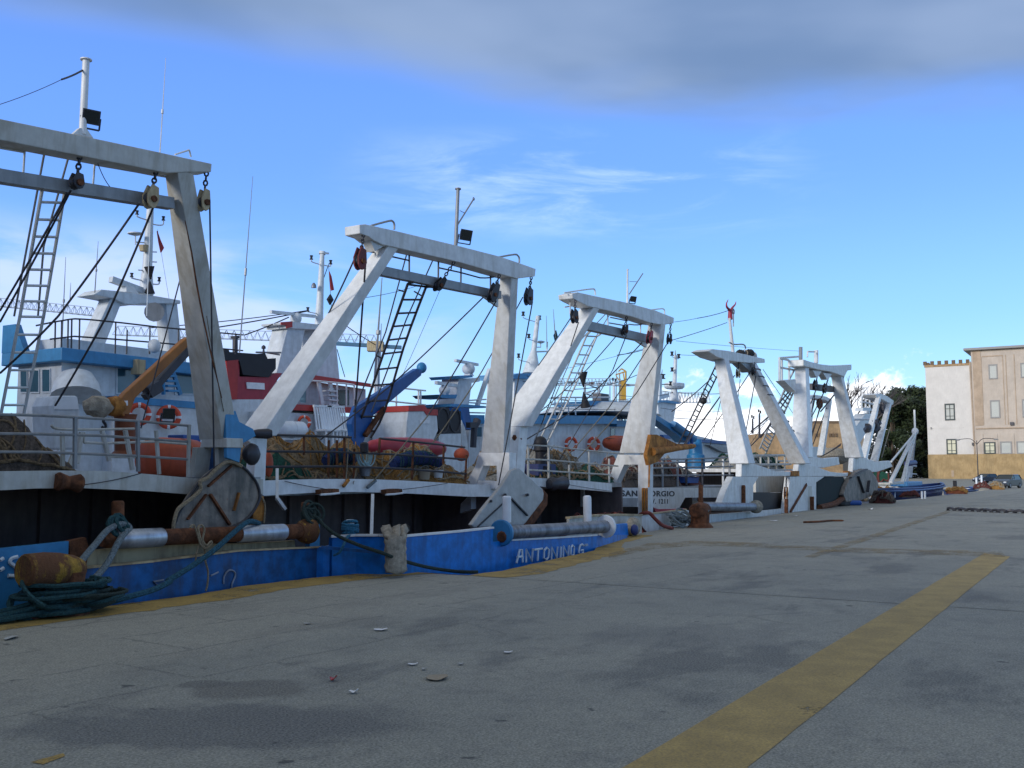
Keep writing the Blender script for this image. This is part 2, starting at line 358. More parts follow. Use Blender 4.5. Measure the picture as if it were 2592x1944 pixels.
def quay_mat():
    m = bpy.data.materials.new('quay concrete'); m.use_nodes = True; T = NT(m.node_tree); bs = T.n['Principled BSDF']
    tc = T.new('ShaderNodeTexCoord'); ob = tc.outputs['Object']
    big = T.noise(ob, .33, 6, .66, .1); mid = T.noise(ob, 1.6, 8, .70, .1); fine = T.noise(ob, 55, 4, .7); med = T.noise(ob, 9, 6, .7)
    c = T.mix(T.ramp(big, .32, .68), (.262, .262, .220), (.362, .352, .288))
    c = T.mix(T.math('MULTIPLY', T.ramp(mid, .48, .68), .6), c, (.145, .143, .132))
    # dark oily patches stretched along the quay
    oil = T.noise(T.mapping(ob, (.30, .62, 1), (0, 0, 0), (5, 1, 0)), 1.0, 7, .66, .15)
    c = T.mix(T.math('MULTIPLY', T.ramp(oil, .53, .64), .72), c, (.082, .082, .078))
    # worn pale strip of old slabs beside the edge, darker tarmac further in
    sep = T.new('ShaderNodeSeparateXYZ'); T.link(ob, sep.inputs[0])
    nn = T.math('ADD', sep.outputs[1], T.math('MULTIPLY', T.math('SUBTRACT', mid, .5), 1.2))
    pale = T.ramp(nn, -4.3, -3.1)
    c = T.mix(T.math('MULTIPLY', pale, .55), c, (.415, .388, .305))
    # old spill stains, each at its own place on the ground
    wp = T.new('ShaderNodeNewGeometry').outputs['Position']; wob = T.math('MULTIPLY', T.math('SUBTRACT', T.noise(ob, 1.5, 6, .65), .5), 1.5)
    for (x, y, rx, ry, k, col) in ((-2.0, 6.85, 1.35, .62, .75, (.075, .078, .082)), (-1.2, 7.0, .9, .5, .35, (.07, .07, .075)), (-2.03, 8.0, .50, .34, .72, (.085, .075, .06)), (-2.5, 8.2, .22, .16, .7, (.07, .065, .055)), (1.9, 10.5, 1.1, .8, .35, (.10, .10, .10)), (5.5, 14, 1.6, .9, .35, (.10, .10, .10))):
        dv = T.new('ShaderNodeVectorMath', operation='LENGTH'); T.link(T.mapping(wp, (1 / rx, 1 / ry, 0), (0, 0, 0), (-x / rx, -y / ry, 0)), dv.inputs[0])
        c = T.mix(T.math('MULTIPLY', T.ramp(T.math('ADD', dv.outputs['Value'], wob), 1.08, .72), k), c, col)
    # slab joints near the edge
    br = T.new('ShaderNodeTexBrick'); br.offset = .37
    jn = T.new('ShaderNodeVectorMath', operation='ADD')
    T.link(ob, jn.inputs[0]); T.link(T.xyz(T.math('MULTIPLY', T.math('SUBTRACT', med, .5), .22), T.math('MULTIPLY', T.math('SUBTRACT', mid, .5), .30), 0.0), jn.inputs[1])
    T.link(T.mapping(jn.outputs[0], (1, 1, 1), (0, 0, R(3))), br.inputs['Vector'])
    br.inputs['Scale'].default_value = 1.0; br.inputs['Mortar Size'].default_value = .020; br.inputs['Brick Width'].default_value = 2.3; br.inputs['Row Height'].default_value = 1.15
    br.inputs['Mortar Smooth'].default_value = .25
    br.inputs['Color1'].default_value = (0, 0, 0, 1); br.inputs['Color2'].default_value = (0, 0, 0, 1); br.inputs['Mortar'].default_value = (1, 1, 1, 1)
    jm = T.math('MULTIPLY', T.math('MULTIPLY', br.outputs['Fac'], T.ramp(T.noise(ob, .9, 4, .6, .4), .38, .50)), T.ramp(nn, -6.4, -4.4))
    c = T.mix(T.math('MULTIPLY', jm, .5), c, (.05, .05, .048))
    vo = T.new('ShaderNodeTexVoronoi', feature='DISTANCE_TO_EDGE'); T.link(jn.outputs[0], vo.inputs['Vector']); vo.inputs['Scale'].default_value = .33
    ck = T.math('MULTIPLY', T.ramp(vo.outputs['Distance'], .010, .003), T.ramp(T.noise(ob, .5, 4, .6), .50, .60)); c = T.mix(T.math('MULTIPLY', ck, .35), c, (.05, .05, .048))
    grit = T.noise(ob, 24, 3, .8); c = T.mix(T.math('MULTIPLY', T.ramp(grit, .62, .70), .5), c, (.06, .06, .055))
    for sc_, lo_, hi_, k_ in ((7.5, .42, .60, .30), (15, .40, .62, .34), (31, .38, .62, .30)):
        c = T.mix(T.math('MULTIPLY', T.ramp(T.noise(T.mapping(ob, (1, 1, 1), (0, 0, 0), (sc_, 2, 0)), sc_, 3, .75), lo_, hi_), k_), c, T.mix(.55, c, (.07, .072, .068)))
    # aggregate speckle and small spots
    c = T.mix(T.ramp(fine, .34, .66), T.mix(.36, c, (.04, .05, .05)), T.mix(.26, c, (.62, .61, .57)))
    sp = T.noise(ob, 3.4, 3, .5); c = T.mix(T.math('MULTIPLY', T.ramp(sp, .69, .74), .75), c, (.04, .042, .045))
    T.link(c, bs.inputs['Base Color']); bs.inputs['Roughness'].default_value = .85; bs.inputs['Specular IOR Level'].default_value = .3
    b = T.new('ShaderNodeBump'); b.inputs['Strength'].default_value = .5; b.inputs['Distance'].default_value = .012
    h = T.math('ADD', T.math('MULTIPLY', med, .3), T.math('MULTIPLY', fine, .6)); h = T.math('SUBTRACT', h, T.math('MULTIPLY', jm, .9))
    T.link(h, b.inputs['Height']); T.link(b.outputs[0], bs.inputs['Normal'])
    return m
def marking_mat(name, col, wear, faint=1.0):
    m = bpy.data.materials.new(name); m.use_nodes = True; T = NT(m.node_tree); bs = T.n['Principled BSDF']
    ob = T.new('ShaderNodeTexCoord').outputs['Object']
    c = T.mix(T.ramp(T.noise(ob, 2.2, 6, .65), .3, .7), tuple(x * .72 for x in col), col)
    fine = T.noise(ob, 55, 4, .7); c = T.mix(T.ramp(fine, .36, .62), T.mix(.4, c, (.05, .05, .05)), c)
    T.link(c, bs.inputs['Base Color']); bs.inputs['Roughness'].default_value = .8
    w = T.math('ADD', T.math('MULTIPLY', T.noise(ob, 1.3, 6, .7, .4), .6), T.math('MULTIPLY', T.noise(ob, 18, 5, .7), .4))
    al = T.math('MULTIPLY', T.ramp(w, wear - .07, wear + .05), faint)
    T.link(al, bs.inputs['Alpha']); return m
def water_mat():
    m = bpy.data.materials.new('harbour water'); m.use_nodes = True; T = NT(m.node_tree); bs = T.n['Principled BSDF']
    ob = T.new('ShaderNodeTexCoord').outputs['Object']
    bs.inputs['Base Color'].default_value = (.008, .02, .025, 1); bs.inputs['Roughness'].default_value = .08
    b = T.new('ShaderNodeBump'); b.inputs['Strength'].default_value = .35; T.link(T.noise(ob, 2.2, 4, .6, .5), b.inputs['Height']); T.link(b.outputs[0], bs.inputs['Normal'])
    return m

# ------------------------------------------------------------------ the setting
EDGE_PX = [(316, 1528), (500, 1505), (600, 1486), (799, 1462), (962, 1447), (1016, 1446), (1060, 1449), (1100, 1452), (1179, 1456), (1270, 1445),
           (1400, 1416), (1480, 1399), (1507, 1392), (1512, 1380), (1516, 1370), (1600, 1353), (1703, 1335), (1806, 1322), (1944, 1305), (2069, 1286), (2332, 1260), (2479, 1243)]
EDGE = [Vector((-40, .05, 0)), Vector((-6, .05, 0)), Vector((0, 0, 0))] + [KG('T', *p) for p in EDGE_PX]
EDGE = [Vector((p.x, p.y, 0)) for p in EDGE]
fine_edge = []
for a, b in zip(EDGE[:-1], EDGE[1:]):
    m = max(1, min(8, int((b - a).length / .22))) if a.x > -6 else 1
    for i in range(m):
        p = a.lerp(b, i / m); fine_edge.append(p + Vector((0, random.uniform(-.03, .03) if -6 < p.x < 40 else 0, 0)))
EDGE = fine_edge + [EDGE[-1], Vector((140, 0, 0)), Vector((3000, 0, 0))]
q_ = MB(); far = -2500.0
def quay_sheet():
    vs = []; N = len(EDGE)
    for p in EDGE: vs += [(p.x, p.y, 0), (p.x, p.y - .06, 0), (p.x, -60, 0), (p.x, far, 0), (p.x, p.y + .015, -.07), (p.x, p.y + .02, -3.0)]
    fs = []
    for i in range(N - 1):
        for a, b in ((0, 1), (1, 2), (2, 3), (4, 0), (5, 4)): fs.append((i * 6 + a, i * 6 + b, i * 6 + 6 + b, i * 6 + 6 + a))
    q_.add(vs, fs)
quay_sheet()
kind(obj('quay', q_, quay_mat()), 'structure')
far_left = MB().add([(-40, 0, -.002), (-40, far, -.002), (-900, far, -.002), (-900, 0, -.002)], [(0, 1, 2, 3)])
kind(obj('quay_apron', far_left, bpy.data.materials['quay concrete']), 'structure')
wt = MB().add([(-900, -3, -1.35), (3000, -3, -1.35), (3000, 2500, -1.35), (-900, 2500, -1.35)], [(0, 1, 2, 3)])
kind(obj('water', wt, water_mat()), 'structure')
land = MB().add([(118, -3, -.006), (3000, -3, -.006), (3000, 900, -.006), (118, 900, -.006), (118, -3, -3), (118, 900, -3)], [(0, 1, 2, 3), (0, 3, 5, 4)])
kind(obj('harbour_ground', land, bpy.data.materials['quay concrete']), 'structure')

Y_EDGE = marking_mat('worn yellow edge paint', (.46, .30, .065), .44)
Y_BAND = marking_mat('yellow ground paint', (.47, .33, .10), .37)
Y_FAINT = marking_mat('faint yellow ground paint', (.40, .30, .14), .50, .55)
def strip(name, top, bot, mat, z=.004):
    mb = MB(); n = len(top); mb.add([(p.x, p.y, z) for p in top] + [(p.x, p.y, z) for p in bot], [(i, i + 1, n + i + 1, n + i) for i in range(n - 1)])
    return kind(obj(name, mb, mat), 'structure')
et = [p + Vector((0, -.012, 0)) for p in EDGE if -12 < p.x < 18.5]
eb = [p + Vector((0, -.80 + random.uniform(-.06, .06) + (.12 if p.x > 13 else 0), 0)) for p in EDGE if -12 < p.x < 18.5]
strip('road_marking', et, eb, Y_EDGE)
def ground_strip(a, b, mat, m=14, z=.004):      # a, b: pixel polylines (same count)
    ta = [KG('T', *p) for p in a]; tb = [KG('T', *p) for p in b]
    A, B = [], []
    for i in range(len(ta) - 1):
        for j in range(m):
            t = j / m; w = lambda: Vector((random.uniform(-.006, .006), random.uniform(-.006, .006), 0))
            A.append(ta[i].lerp(ta[i + 1], t) + w()); B.append(tb[i].lerp(tb[i + 1], t) + w())
    A.append(ta[-1]); B.append(tb[-1]); return strip('road_marking', A, B, mat, z)
ground_strip([(1495, 1992.7), (1577, 1944), (2491, 1401)], [(1833, 1992.7), (1893.6, 1944), (2557, 1409)], Y_BAND, 30)
ground_strip([(1540, 1402), (1640, 1376), (1760, 1368), (1900, 1374), (2100, 1386), (2330, 1392), (2535, 1396)], [(1540, 1414), (1650, 1391), (1760, 1381), (1900, 1385), (2100, 1397), (2330, 1404), (2545, 1410)], Y_FAINT, 8, .008)
ground_strip([(2035, 1410), (2150, 1372), (2395, 1294)], [(2062, 1412), (2180, 1374), (2410, 1296)], Y_FAINT, 10, .012)
ground_strip([(78, 1930), (160, 1908)], [(110, 1936), (165, 1914)], Y_EDGE, 6)

# added unseen warehouse, put in to shade the near end of the quay
def shade_block():
    d = Vector((-sdir.x, -sdir.y, 0)).normalized(); a = Vector((-d.y, d.x, 0)); c = -d * 10.0
    t = bpy.data.objects.new('shade_block', None); COL.objects.link(t); t.location = c; t.rotation_euler = (0, 0, math.atan2(d.y, d.x)); BASE[t.name] = Vector((0, 0, 0))
    t['label'] = 'long unseen warehouse on the landward side of the quay'; t['category'] = 'shade_block'
    wall = paint('warehouse render', (.42, .38, .32), .9, dirt=.4)
    obj('wall', MB().box((-16, -45, 0), (0, 45, 8.6)), wall, t); obj('roof', MB().box((-16.4, -45.4, 8.6), (.4, 45.4, 9.0)), grey_steel, t)
    for i in range(9):
        y = -40 + i * 10; o = obj('door', MB().box((.002, y - 2, 0), (.08, y + 2, 4.2)), blue_trim, t)
        obj('window', MB().box((.002, y - 1.2, 5.5), (.06, y + 1.2, 7.2)), glass, t)
shade_block()

# ------------------------------------------------------------------ boat building blocks
def ribbon(mb, pts, zbot, th=.07):        # plan polyline with heights -> upright plating of real thickness (towards +n)
    for a, b in zip(pts[:-1], pts[1:]):
        a, b = Vector(a), Vector(b); t = Vector((0, th, 0))
        lo = lambda p: Vector((p.x, p.y, zbot))
        mb.hexa([lo(a), lo(b), lo(b) + t, lo(a) + t], [a, b, b + t, a + t])
    return mb
def cap_rail(mb, pts, w=.12, h=.05):
    for a, b in zip(pts[:-1], pts[1:]): mb.bar(Vector(a) + Vector((0, w / 4, h / 2)), Vector(b) + Vector((0, w / 4, h / 2)), w, h)
    return mb
def hull(root, sL, sR, n0, L, ztop, mat, rise=2.2, inset=.12):
    mb = MB(); N = 14; c = (sL + sR) / 2; hw = (sR - sL) / 2; rows = []
    for i in range(N + 1):
        t = i / N; w = hw * (1 if t < .5 else max(.04, 1 - ((t - .5) / .5) ** 2.2)); zt = ztop + rise * t ** 2.5
        y = n0 + L * t
        rows.append([(c - w * .8, y, -1.6), (c - w, y, -.5), (c - w, y, zt), (c - w + inset, y, zt), (c + w - inset, y, zt), (c + w, y, zt), (c + w, y, -.5), (c + w * .8, y, -1.6)])
    vs = [p for r in rows for p in r]; fs = []
    for i in range(N):
        for k in (0, 1, 2, 4, 5, 6, 7): fs.append((i * 8 + k, i * 8 + (k + 1) % 8, i * 8 + 8 + (k + 1) % 8, i * 8 + 8 + k))
    fs.append((0, 1, 6, 7))
    mb.add(vs, fs); return obj('hull', mb, mat, root)
def deck_house(root, sL, sR, nd, n1, zf, zd, mats, bulk, wall=.08):
    """open working deck under a shelter deck: floor, side walls, bulkhead and the deck above"""
    m1, m2, m3 = mats
    obj('working_deck', MB().box((sL, nd - 1.7, zf - .08), (sR, n1, zf)), m2, root)
    mb = MB(); mb.box((sL, nd, zf), (sL + wall, n1, zd - .12)); mb.box((sR - wall, nd, zf), (sR, n1, zd - .12)); obj('side_wall', mb, m1, root)
    mb = MB().box((sL + wall, bulk, zf), (sR - wall, bulk + .1, zd - .12))
    for i in range(9):
        s = sL + .5 + (sR - sL - 1) * i / 8; mb.box((s - .04, bulk - .09, zf), (s + .04, bulk - .002, zd - .12))
    obj('bulkhead', mb, m2, root)
    obj('shelter_deck', MB().box((sL, nd + .03, zd - .12), (sR, n1, zd)), m3, root)
def rail(root, lines, posts, mat, r=.022, pr=.026, name='railing'):
    mb = MB()
    for l in lines: mb.tube(l, r, 6)
    o = obj(name, mb, mat, root, smooth=True)
    for p, q, m in posts: obj('post', MB().tube([p, q], pr, 6), m or mat, o, smooth=True)
    return o
def ladder(root, l, r_, rungs, mat, rad=.025, name='ladder'):
    """two stiles given as point lists, with evenly spaced rungs"""
    mb = MB(); mb.tube(l, rad, 6); mb.tube(r_, rad, 6)
    def along(pts, t):
        pts = [Vector(p) for p in pts]; seg = [(b - a).length for a, b in zip(pts[:-1], pts[1:])]; d = t * sum(seg)
        for a, b, g in zip(pts[:-1], pts[1:], seg):
            if d <= g or b is pts[-1]: return a.lerp(b, d / g)
            d -= g
    for i in range(rungs):
        t = .06 + .9 * i / (rungs - 1); mb.tube([along(l, t), along(r_, t)], rad * .8, 5)
    return obj(name, mb, mat, root, smooth=True)
def wires(root, items, mat=None, r=.017, name='rigging_wire'):
    for a, b, *rest in items:
        drop = rest[0] if rest else .02; rr = .72 * (rest[1] if len(rest) > 1 else r); m = rest[2] if len(rest) > 2 else (mat or wire_m)
        obj(name, MB().tube(sag(a, b, drop, 8), rr, 5), m, root, smooth=True)
BLOCKS = "pulley blocks hanging from the gantries"
def chain(mb, p, q, r=.05, t=.014):
    p, q = Vector(p), Vector(q); d = q - p; n = max(2, int(d.length / (r * 1.5))); dd = d.normalized(); a = dd.orthogonal().normalized(); b = dd.cross(a)
    for i in range(n):
        c = p + d * ((i + .5) / n); mb.ring(c, r, t, dd, a if i % 2 else b, 8, 5, sy=.62)
    return mb
def block(top, c, h, w, mat, label, tilt=0.0, sheave=None):
    """hanging pulley block: top = hook point on the beam, c = centre of the block, h, w = cheek height and width"""
    top, c = Vector(top), Vector(c); up = (top - c).normalized() if (top - c).length > .01 else Vector((0, 0, 1))
    t = thing('pulley_block', label, 'pulley', top, BLOCKS)
    side = Vector((1, 0, 0)); side = (side - up * side.dot(up)).normalized(); nn = Vector((0, 1, 0))
    obj('chain', chain(MB(), top, c + up * h * .48, .045), dark_steel, t, smooth=True)
    prof = [(-.28, .5), (.28, .5), (.5, -.05), (.36, -.38), (.12, -.5), (-.12, -.5), (-.36, -.38), (-.5, -.05)]
    for k in (-1, 1):
        pts = [c + side * (x * w) + up * (y * h) + nn * (.05 * k - .015) for x, y in prof]
        ck = obj('cheek', MB().prism(pts, (0, .03, 0)), mat, t, bevel=.008)
        if k == -1: obj('pin', MB().lathe(c - up * .12 * h + nn * -.095, c - up * .12 * h + nn * -.065, [(0, .045), (1, .045)], 10), rust, ck)
    obj('sheave', MB().lathe(c - up * .1 * h - nn * .035, c - up * .1 * h + nn * .035, [(0, w * .5), (.3, w * .36), (.7, w * .36), (1, w * .5)], 16), sheave or dark_steel, t, smooth=True)
    return t
def floodlight(root, c, w, h, face=(-.35, -.9, -.3), mat=None):
    c = Vector(c); f = Vector(face).normalized(); a = f.cross(Vector((0, 0, 1))).normalized(); b = a.cross(f)
    mb = MB(); q = lambda x, y, z: c + a * (x * w) + b * (y * h) + f * (z * w)
    mb.hexa([q(-.32, -.3, -.3), q(.32, -.3, -.3), q(.32, .3, -.3), q(-.32, .3, -.3)], [q(-.5, -.5, .1), q(.5, -.5, .1), q(.5, .5, .1), q(-.5, .5, .1)])
    mb.hexa([q(-.55, -.56, .101), q(.55, -.56, .101), q(.55, .56, .101), q(-.55, .56, .101)], [q(-.55, -.56, .17), q(.55, -.56, .17), q(.55, .56, .17), q(-.55, .56, .17)])
    mb.bar(q(-.6, 0, 0), q(-.6, -.9, 0), .02, .02); mb.bar(q(.6, 0, 0), q(.6, -.9, 0), .02, .02); mb.bar(q(-.6, -.9, 0), q(.6, -.9, 0), .02, .02)
    o = obj('floodlight', mb, mat or dark_steel, root)
    obj('lens', MB().hexa([q(-.45, -.45, .172), q(.45, -.45, .172), q(.45, .45, .172), q(-.45, .45, .172)], [q(-.45, -.45, .178), q(.45, -.45, .178), q(.45, .45, .178), q(-.45, .45, .178)]), glass_dark, o)
    return o
RINGS = "life rings on the wheelhouse walls"
def life_ring(c, Rr, label, sx=1.0):
    c = Vector(c) - Vector((0, .45 * Rr, 0)); r = Rr * .22; ax = (.84, -.54, 0); t = thing('life_ring', label, 'life ring', c, RINGS)
    obj('tube', MB().ring(c, Rr - r, r, ax, (0, 0, 1), 28, 8), ring_orange, t, smooth='all')
    for k in range(4):
        a = math.pi / 4 + k * math.pi / 2 + .78
        obj('band', MB().ring(c, Rr - r, r * 1.06, ax, (0, 0, 1), 4, 8, a0=a - .13, a1=a + .13), plastic_white, t, smooth=True)
    return t
def mast_lamp(root, p, q, arm, sz=.13, mat=None):
    """signal lamp on a bent arm: p on the mast, q lamp seat"""
    p, q = Vector(p), Vector(q); mid = Vector((q.x, q.y, p.z + (q.z - p.z) * .15))
    sz = min(sz, 5.0 * mpp(q))
    o = obj('lamp_arm', MB().tube(smoothpath([p, p.lerp(mid, .7), mid.lerp(q, .3), q], 3), .02, 5), mat or white, root, smooth=True)
    obj('lamp', MB().lathe(q, q + Vector((0, 0, sz * 2.1)), [(0, sz * .95), (.16, sz * .95), (.2, sz * .62), (.75, sz * .62), (.8, sz * .95), (1, sz * .8)], 10), black, o)
def heap(name, label, cat, pts_sn, z0, hgt, mat, mat2=None, loops=26, seed=1, group=None, r=.014, res=.12, lump=.45):
    """pile of netting: lumpy body inside a plan polygon box with loose strands lying over it"""
    rnd = random.Random(seed); (s0, n0), (s1, n1) = pts_sn
    from mathutils import noise as NZ
    S, Nn = max(4, int((s1 - s0) / res)), max(4, int((n1 - n0) / res))
    def hh(s, n):
        a = (s - s0) / (s1 - s0); b = (n - n0) / (n1 - n0)
        e = max(0.0, min(1, 6 * a * (1 - a) + .0)) ** .5 * max(0.0, min(1, 6 * b * (1 - b))) ** .5
        v = NZ.fractal(Vector((s * 1.3, n * 1.3, seed * 3.7)), .9, 2.1, 4) * lump + NZ.noise(Vector((s * 5, n * 5, seed))) * .14
        f = NZ.noise(Vector((s * 14, n * 14, seed + 5))) * .05
        return z0 + max(0.015, hgt * e * (.72 + v + f))
    c = ((s0 + s1) / 2, (n0 + n1) / 2, z0); t = thing(name, label, cat, c, group)
    vs = [(s0 + (s1 - s0) * i / S, n0 + (n1 - n0) * j / Nn, hh(s0 + (s1 - s0) * i / S, n0 + (n1 - n0) * j / Nn)) for i in range(S + 1) for j in range(Nn + 1)]
    fs = [(i * (Nn + 1) + j, (i + 1) * (Nn + 1) + j, (i + 1) * (Nn + 1) + j + 1, i * (Nn + 1) + j + 1) for i in range(S) for j in range(Nn)]
    obj('net_body', MB().add(vs, fs), mat, t, smooth=True)
    mb = MB()
    for k in range(loops):
        s, n = rnd.uniform(s0 + .1, s1 - .1), rnd.uniform(n0 + .05, n1 - .1); a = rnd.uniform(0, 6.28); pts = []
        for i in range(rnd.randint(8, 16)):
            a += rnd.uniform(-.7, .7); s += math.cos(a) * .13; n += math.sin(a) * .13
            s = min(max(s, s0 + .03), s1 - .03); n = min(max(n, n0 + .03), n1 - .03); pts.append((s, n, hh(s, n) + r * rnd.uniform(.2, 2.2)))
        mb.tube(smoothpath(pts, 2), r * rnd.uniform(.7, 1.5), 5)
    obj('loose_strands', mb, mat2 or mat, t, smooth=True)
    return t
def coil(mb, c, R0, turns, r, rnd, h=.0, sq=.6):
    pts = []
    for i in range(int(turns * 14)):
        a = i * 2 * math.pi / 14; rad = R0 * rnd.uniform(.86, 1.1)
        pts.append((c[0] + rad * math.cos(a), c[1] + rad * sq * math.sin(a), c[2] + r + h * i / (turns * 14) + rnd.uniform(0, r)))
    return mb.tube(smoothpath(pts, 2), r, 6)
def whip(root, p, q, r=.012, mat=None, joint=True):
    p, q = Vector(p), Vector(q); d = q - p
    mb = MB().tube([p, p + d * .45, q], [r, r * .8, r * .35], 5)
    if joint: mb.lathe(p + d * .43, p + d * .47, [(0, r * 1.8), (1, r * 1.8)], 6)
    return obj('whip_antenna', mb, mat or grey_steel, root)
def window(root, quad, mat, frame=None, th=.03, out=(0, -1, 0)):
    """pane set in a raised frame; quad = 4 corner points"""
    out = Vector(out); q = [Vector(p) for p in quad]; c = center(q)
    f = MB()
    for i in range(4):
        a, b = q[i], q[(i + 1) % 4]; ia, ib = a.lerp(c, .10), b.lerp(c, .10)
        f.hexa([a, b, ib, ia], [a + out * th, b + out * th, ib + out * th, ia + out * th])
    o = obj('window', f, frame or house_white, root)
    qi = [p.lerp(c, .09) for p in q]
    obj('pane', MB().prism([p + out * .004 for p in qi], out * (th * .4)), mat, o)
    return o
def strokes(mb, lines, r, flat=.3):
    for l in lines: mb.tube(l, r, 6)
    return mb

# ------------------------------------------------------------------ trawler at the left end of the quay
B1 = thing('fishing_trawler', 'nearest trawler at the left edge, worn blue stern and rusty stern roller', 'fishing boat', (1.5, 6, -1.35), "trawlers moored stern to the quay")
hull(B1, -3.4, 5.25, .55, 24, .35, blue_worn)
def lowp(k, pts, n): return [K(k, x, y, n) for x, y in pts]
# stern bulwark: light blue panel at the left, worn dark blue to the right
n = .34
a = K(11, 0, 722, n); b = K(11, 770, 640, n)
obj('stern_bulwark', ribbon(MB(), [Vector((-3.4, n, a.z - .02)), a, b], -1.0), blue_light, B1, label='light blue end of the stern bulwark')
tp = [K(11, 940, 952, n), K(11, 1700, 880, n), K(12, 0, 1312, n), K(12, 900, 1200, n), K(12, 1500, 1172, n), K(12, 1835, 1158, n)]
obj('stern_bulwark', ribbon(MB(), [b + Vector((.003, 0, tp[0].z - b.z))] + tp, -1.0), blue_worn, B1)
obj('bulwark_cap', cap_rail(MB(), [p + Vector((0, 0, .002)) for p in tp], .10, .025), beige, B1)
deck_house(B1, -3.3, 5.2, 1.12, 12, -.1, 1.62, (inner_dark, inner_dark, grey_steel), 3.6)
# pale deck edge above the dark opening
fas = [(-3.3, 1.74, 1.52)]
top = lowp(2, [(0, 815), (300, 811), (540, 813), (760, 828), (1020, 852)], 1.0); bot = lowp(2, [(0, 915), (190, 905), (430, 903), (760, 918), (1020, 938)], 1.0)
top = [Vector((-3.3, 1.0, top[0].z - .05))] + top; bot = [Vector((-3.3, 1.0, bot[0].z - .05))] + bot
top.append(top[-1] + Vector((1.45, 0, -.02))); bot.append(bot[-1] + Vector((1.45, 0, -.02)))
mb = MB()
for i in range(len(top) - 1): mb.hexa([bot[i], bot[i + 1], bot[i + 1] + Vector((0, .14, 0)), bot[i] + Vector((0, .14, 0))], [top[i], top[i + 1], top[i + 1] + Vector((0, .14, 0)), top[i] + Vector((0, .14, 0))])
obj('deck_edge', mb, white_old, B1)
obj('fairlead', MB().lathe(K(2, 290, 868, .97), K(2, 430, 880, .9), [(0, .10), (.12, .13), (.5, .085), (.88, .13), (1, .10)], 12), rust, B1, smooth=True)
# gantry
G = obj('gantry', plate(MB(), 1, [(-700, 332), (0, 475), (470, 572), (940, 672), (1272, 745), (1268, 795), (1140, 795), (1000, 800), (0, 602), (-700, 470)], 0.0, .3), white_old, B1, bevel=.012)
cb = [K(1, -600, 700, .25), K(1, 0, 822, .25), K(1, 1025, 985, .25)]
obj('cross_bar', MB().bar(cb[0], cb[1], .16, .16).bar(cb[1], cb[2], .16, .16), grey_steel, G)
lt, lb = K(1, 1075, 800, .14), K(2, 1150, 650, .95)
obj('leg', MB().frus(lt, (.30, .26), lb, (.34, .52)), white_old, G, bevel=.012)
s_ = lb.x - .17
foot = MB(); plateS(foot, 2, [(1060, 640), (1190, 640), (1190, 690), (1050, 690)], s_, .34)
foot2 = MB(); b0 = K(2, 1150, 690, .95)
foot.frus(K(2, 1172, 690, .9), (.30, .10), K(2, 1185, 900, .9), (.30, .10))
foot.frus(K(2, 1062, 690, 1.15), (.30, .10), K(2, 1035, 900, 1.3), (.30, .12))
obj('foot_panel', plateS(MB(), 2, [(1082, 692), (1160, 692), (1135, 880), (1058, 880)], s_ + .26, .03), blue_worn, G)
obj('leg_foot', foot, white_old, G, bevel=.008)
lt2 = Vector((-1.2, .14, lt.z - .45)); lb2 = Vector((-2.6, .95, lb.z))
obj('leg', MB().frus(lt2, (.30, .26), lb2 - Vector((0, 0, .7)), (.34, .52)), white_old, G, bevel=.012)
obj('rust_streak', MB().tube([K(1, 1110, 1085, -.06), K(1, 1150, 1280, 0.0), K(1, 1180, 1470, .06), K(1, 1216, 1659, .13), K(2, 1120, 250, .3), K(2, 1165, 430, .5)], [.006, .012, .014, .012, .012, .006], 5), rust, G)
mb = MB().lathe(K(1, 495, 570, .15), K(1, 517, 118, .15), [(0, .048), (.985, .045), (.986, .075), (1, .075)], 12); obj('mast', mb, white_clean, G, smooth=True)
mb = MB().prism([K(1, 440, 565, .12), K(1, 480, 530, .12), K(1, 520, 535, .12), K(1, 560, 590, .12)], (0, .06, 0)); obj('mast_bracket', mb, white, G)
floodlight(G, K(1, 545, 465, .1), .20, .17)
rail(G, [smoothpath([K(1, 1050, 690, .1), K(1, 1120, 668, .1), K(1, 1135, 665, .1), K(1, 1145, 705, .1)], 3)], [], white, .014, name='handrail')
rail(G, [[K(1, 565, 750, .3), K(1, 1000, 825, .3)]], [(K(1, 570, 715, .3), K(1, 558, 885, .3), None)], white, .014, .014, name='cross_bar_rail')
rail(G, [[K(1, -200, 615, .3), K(1, 140, 675, .3)]], [(K(1, 150, 635, .3), K(1, 140, 805, .3), None)], white, .014, .014, name='cross_bar_rail')
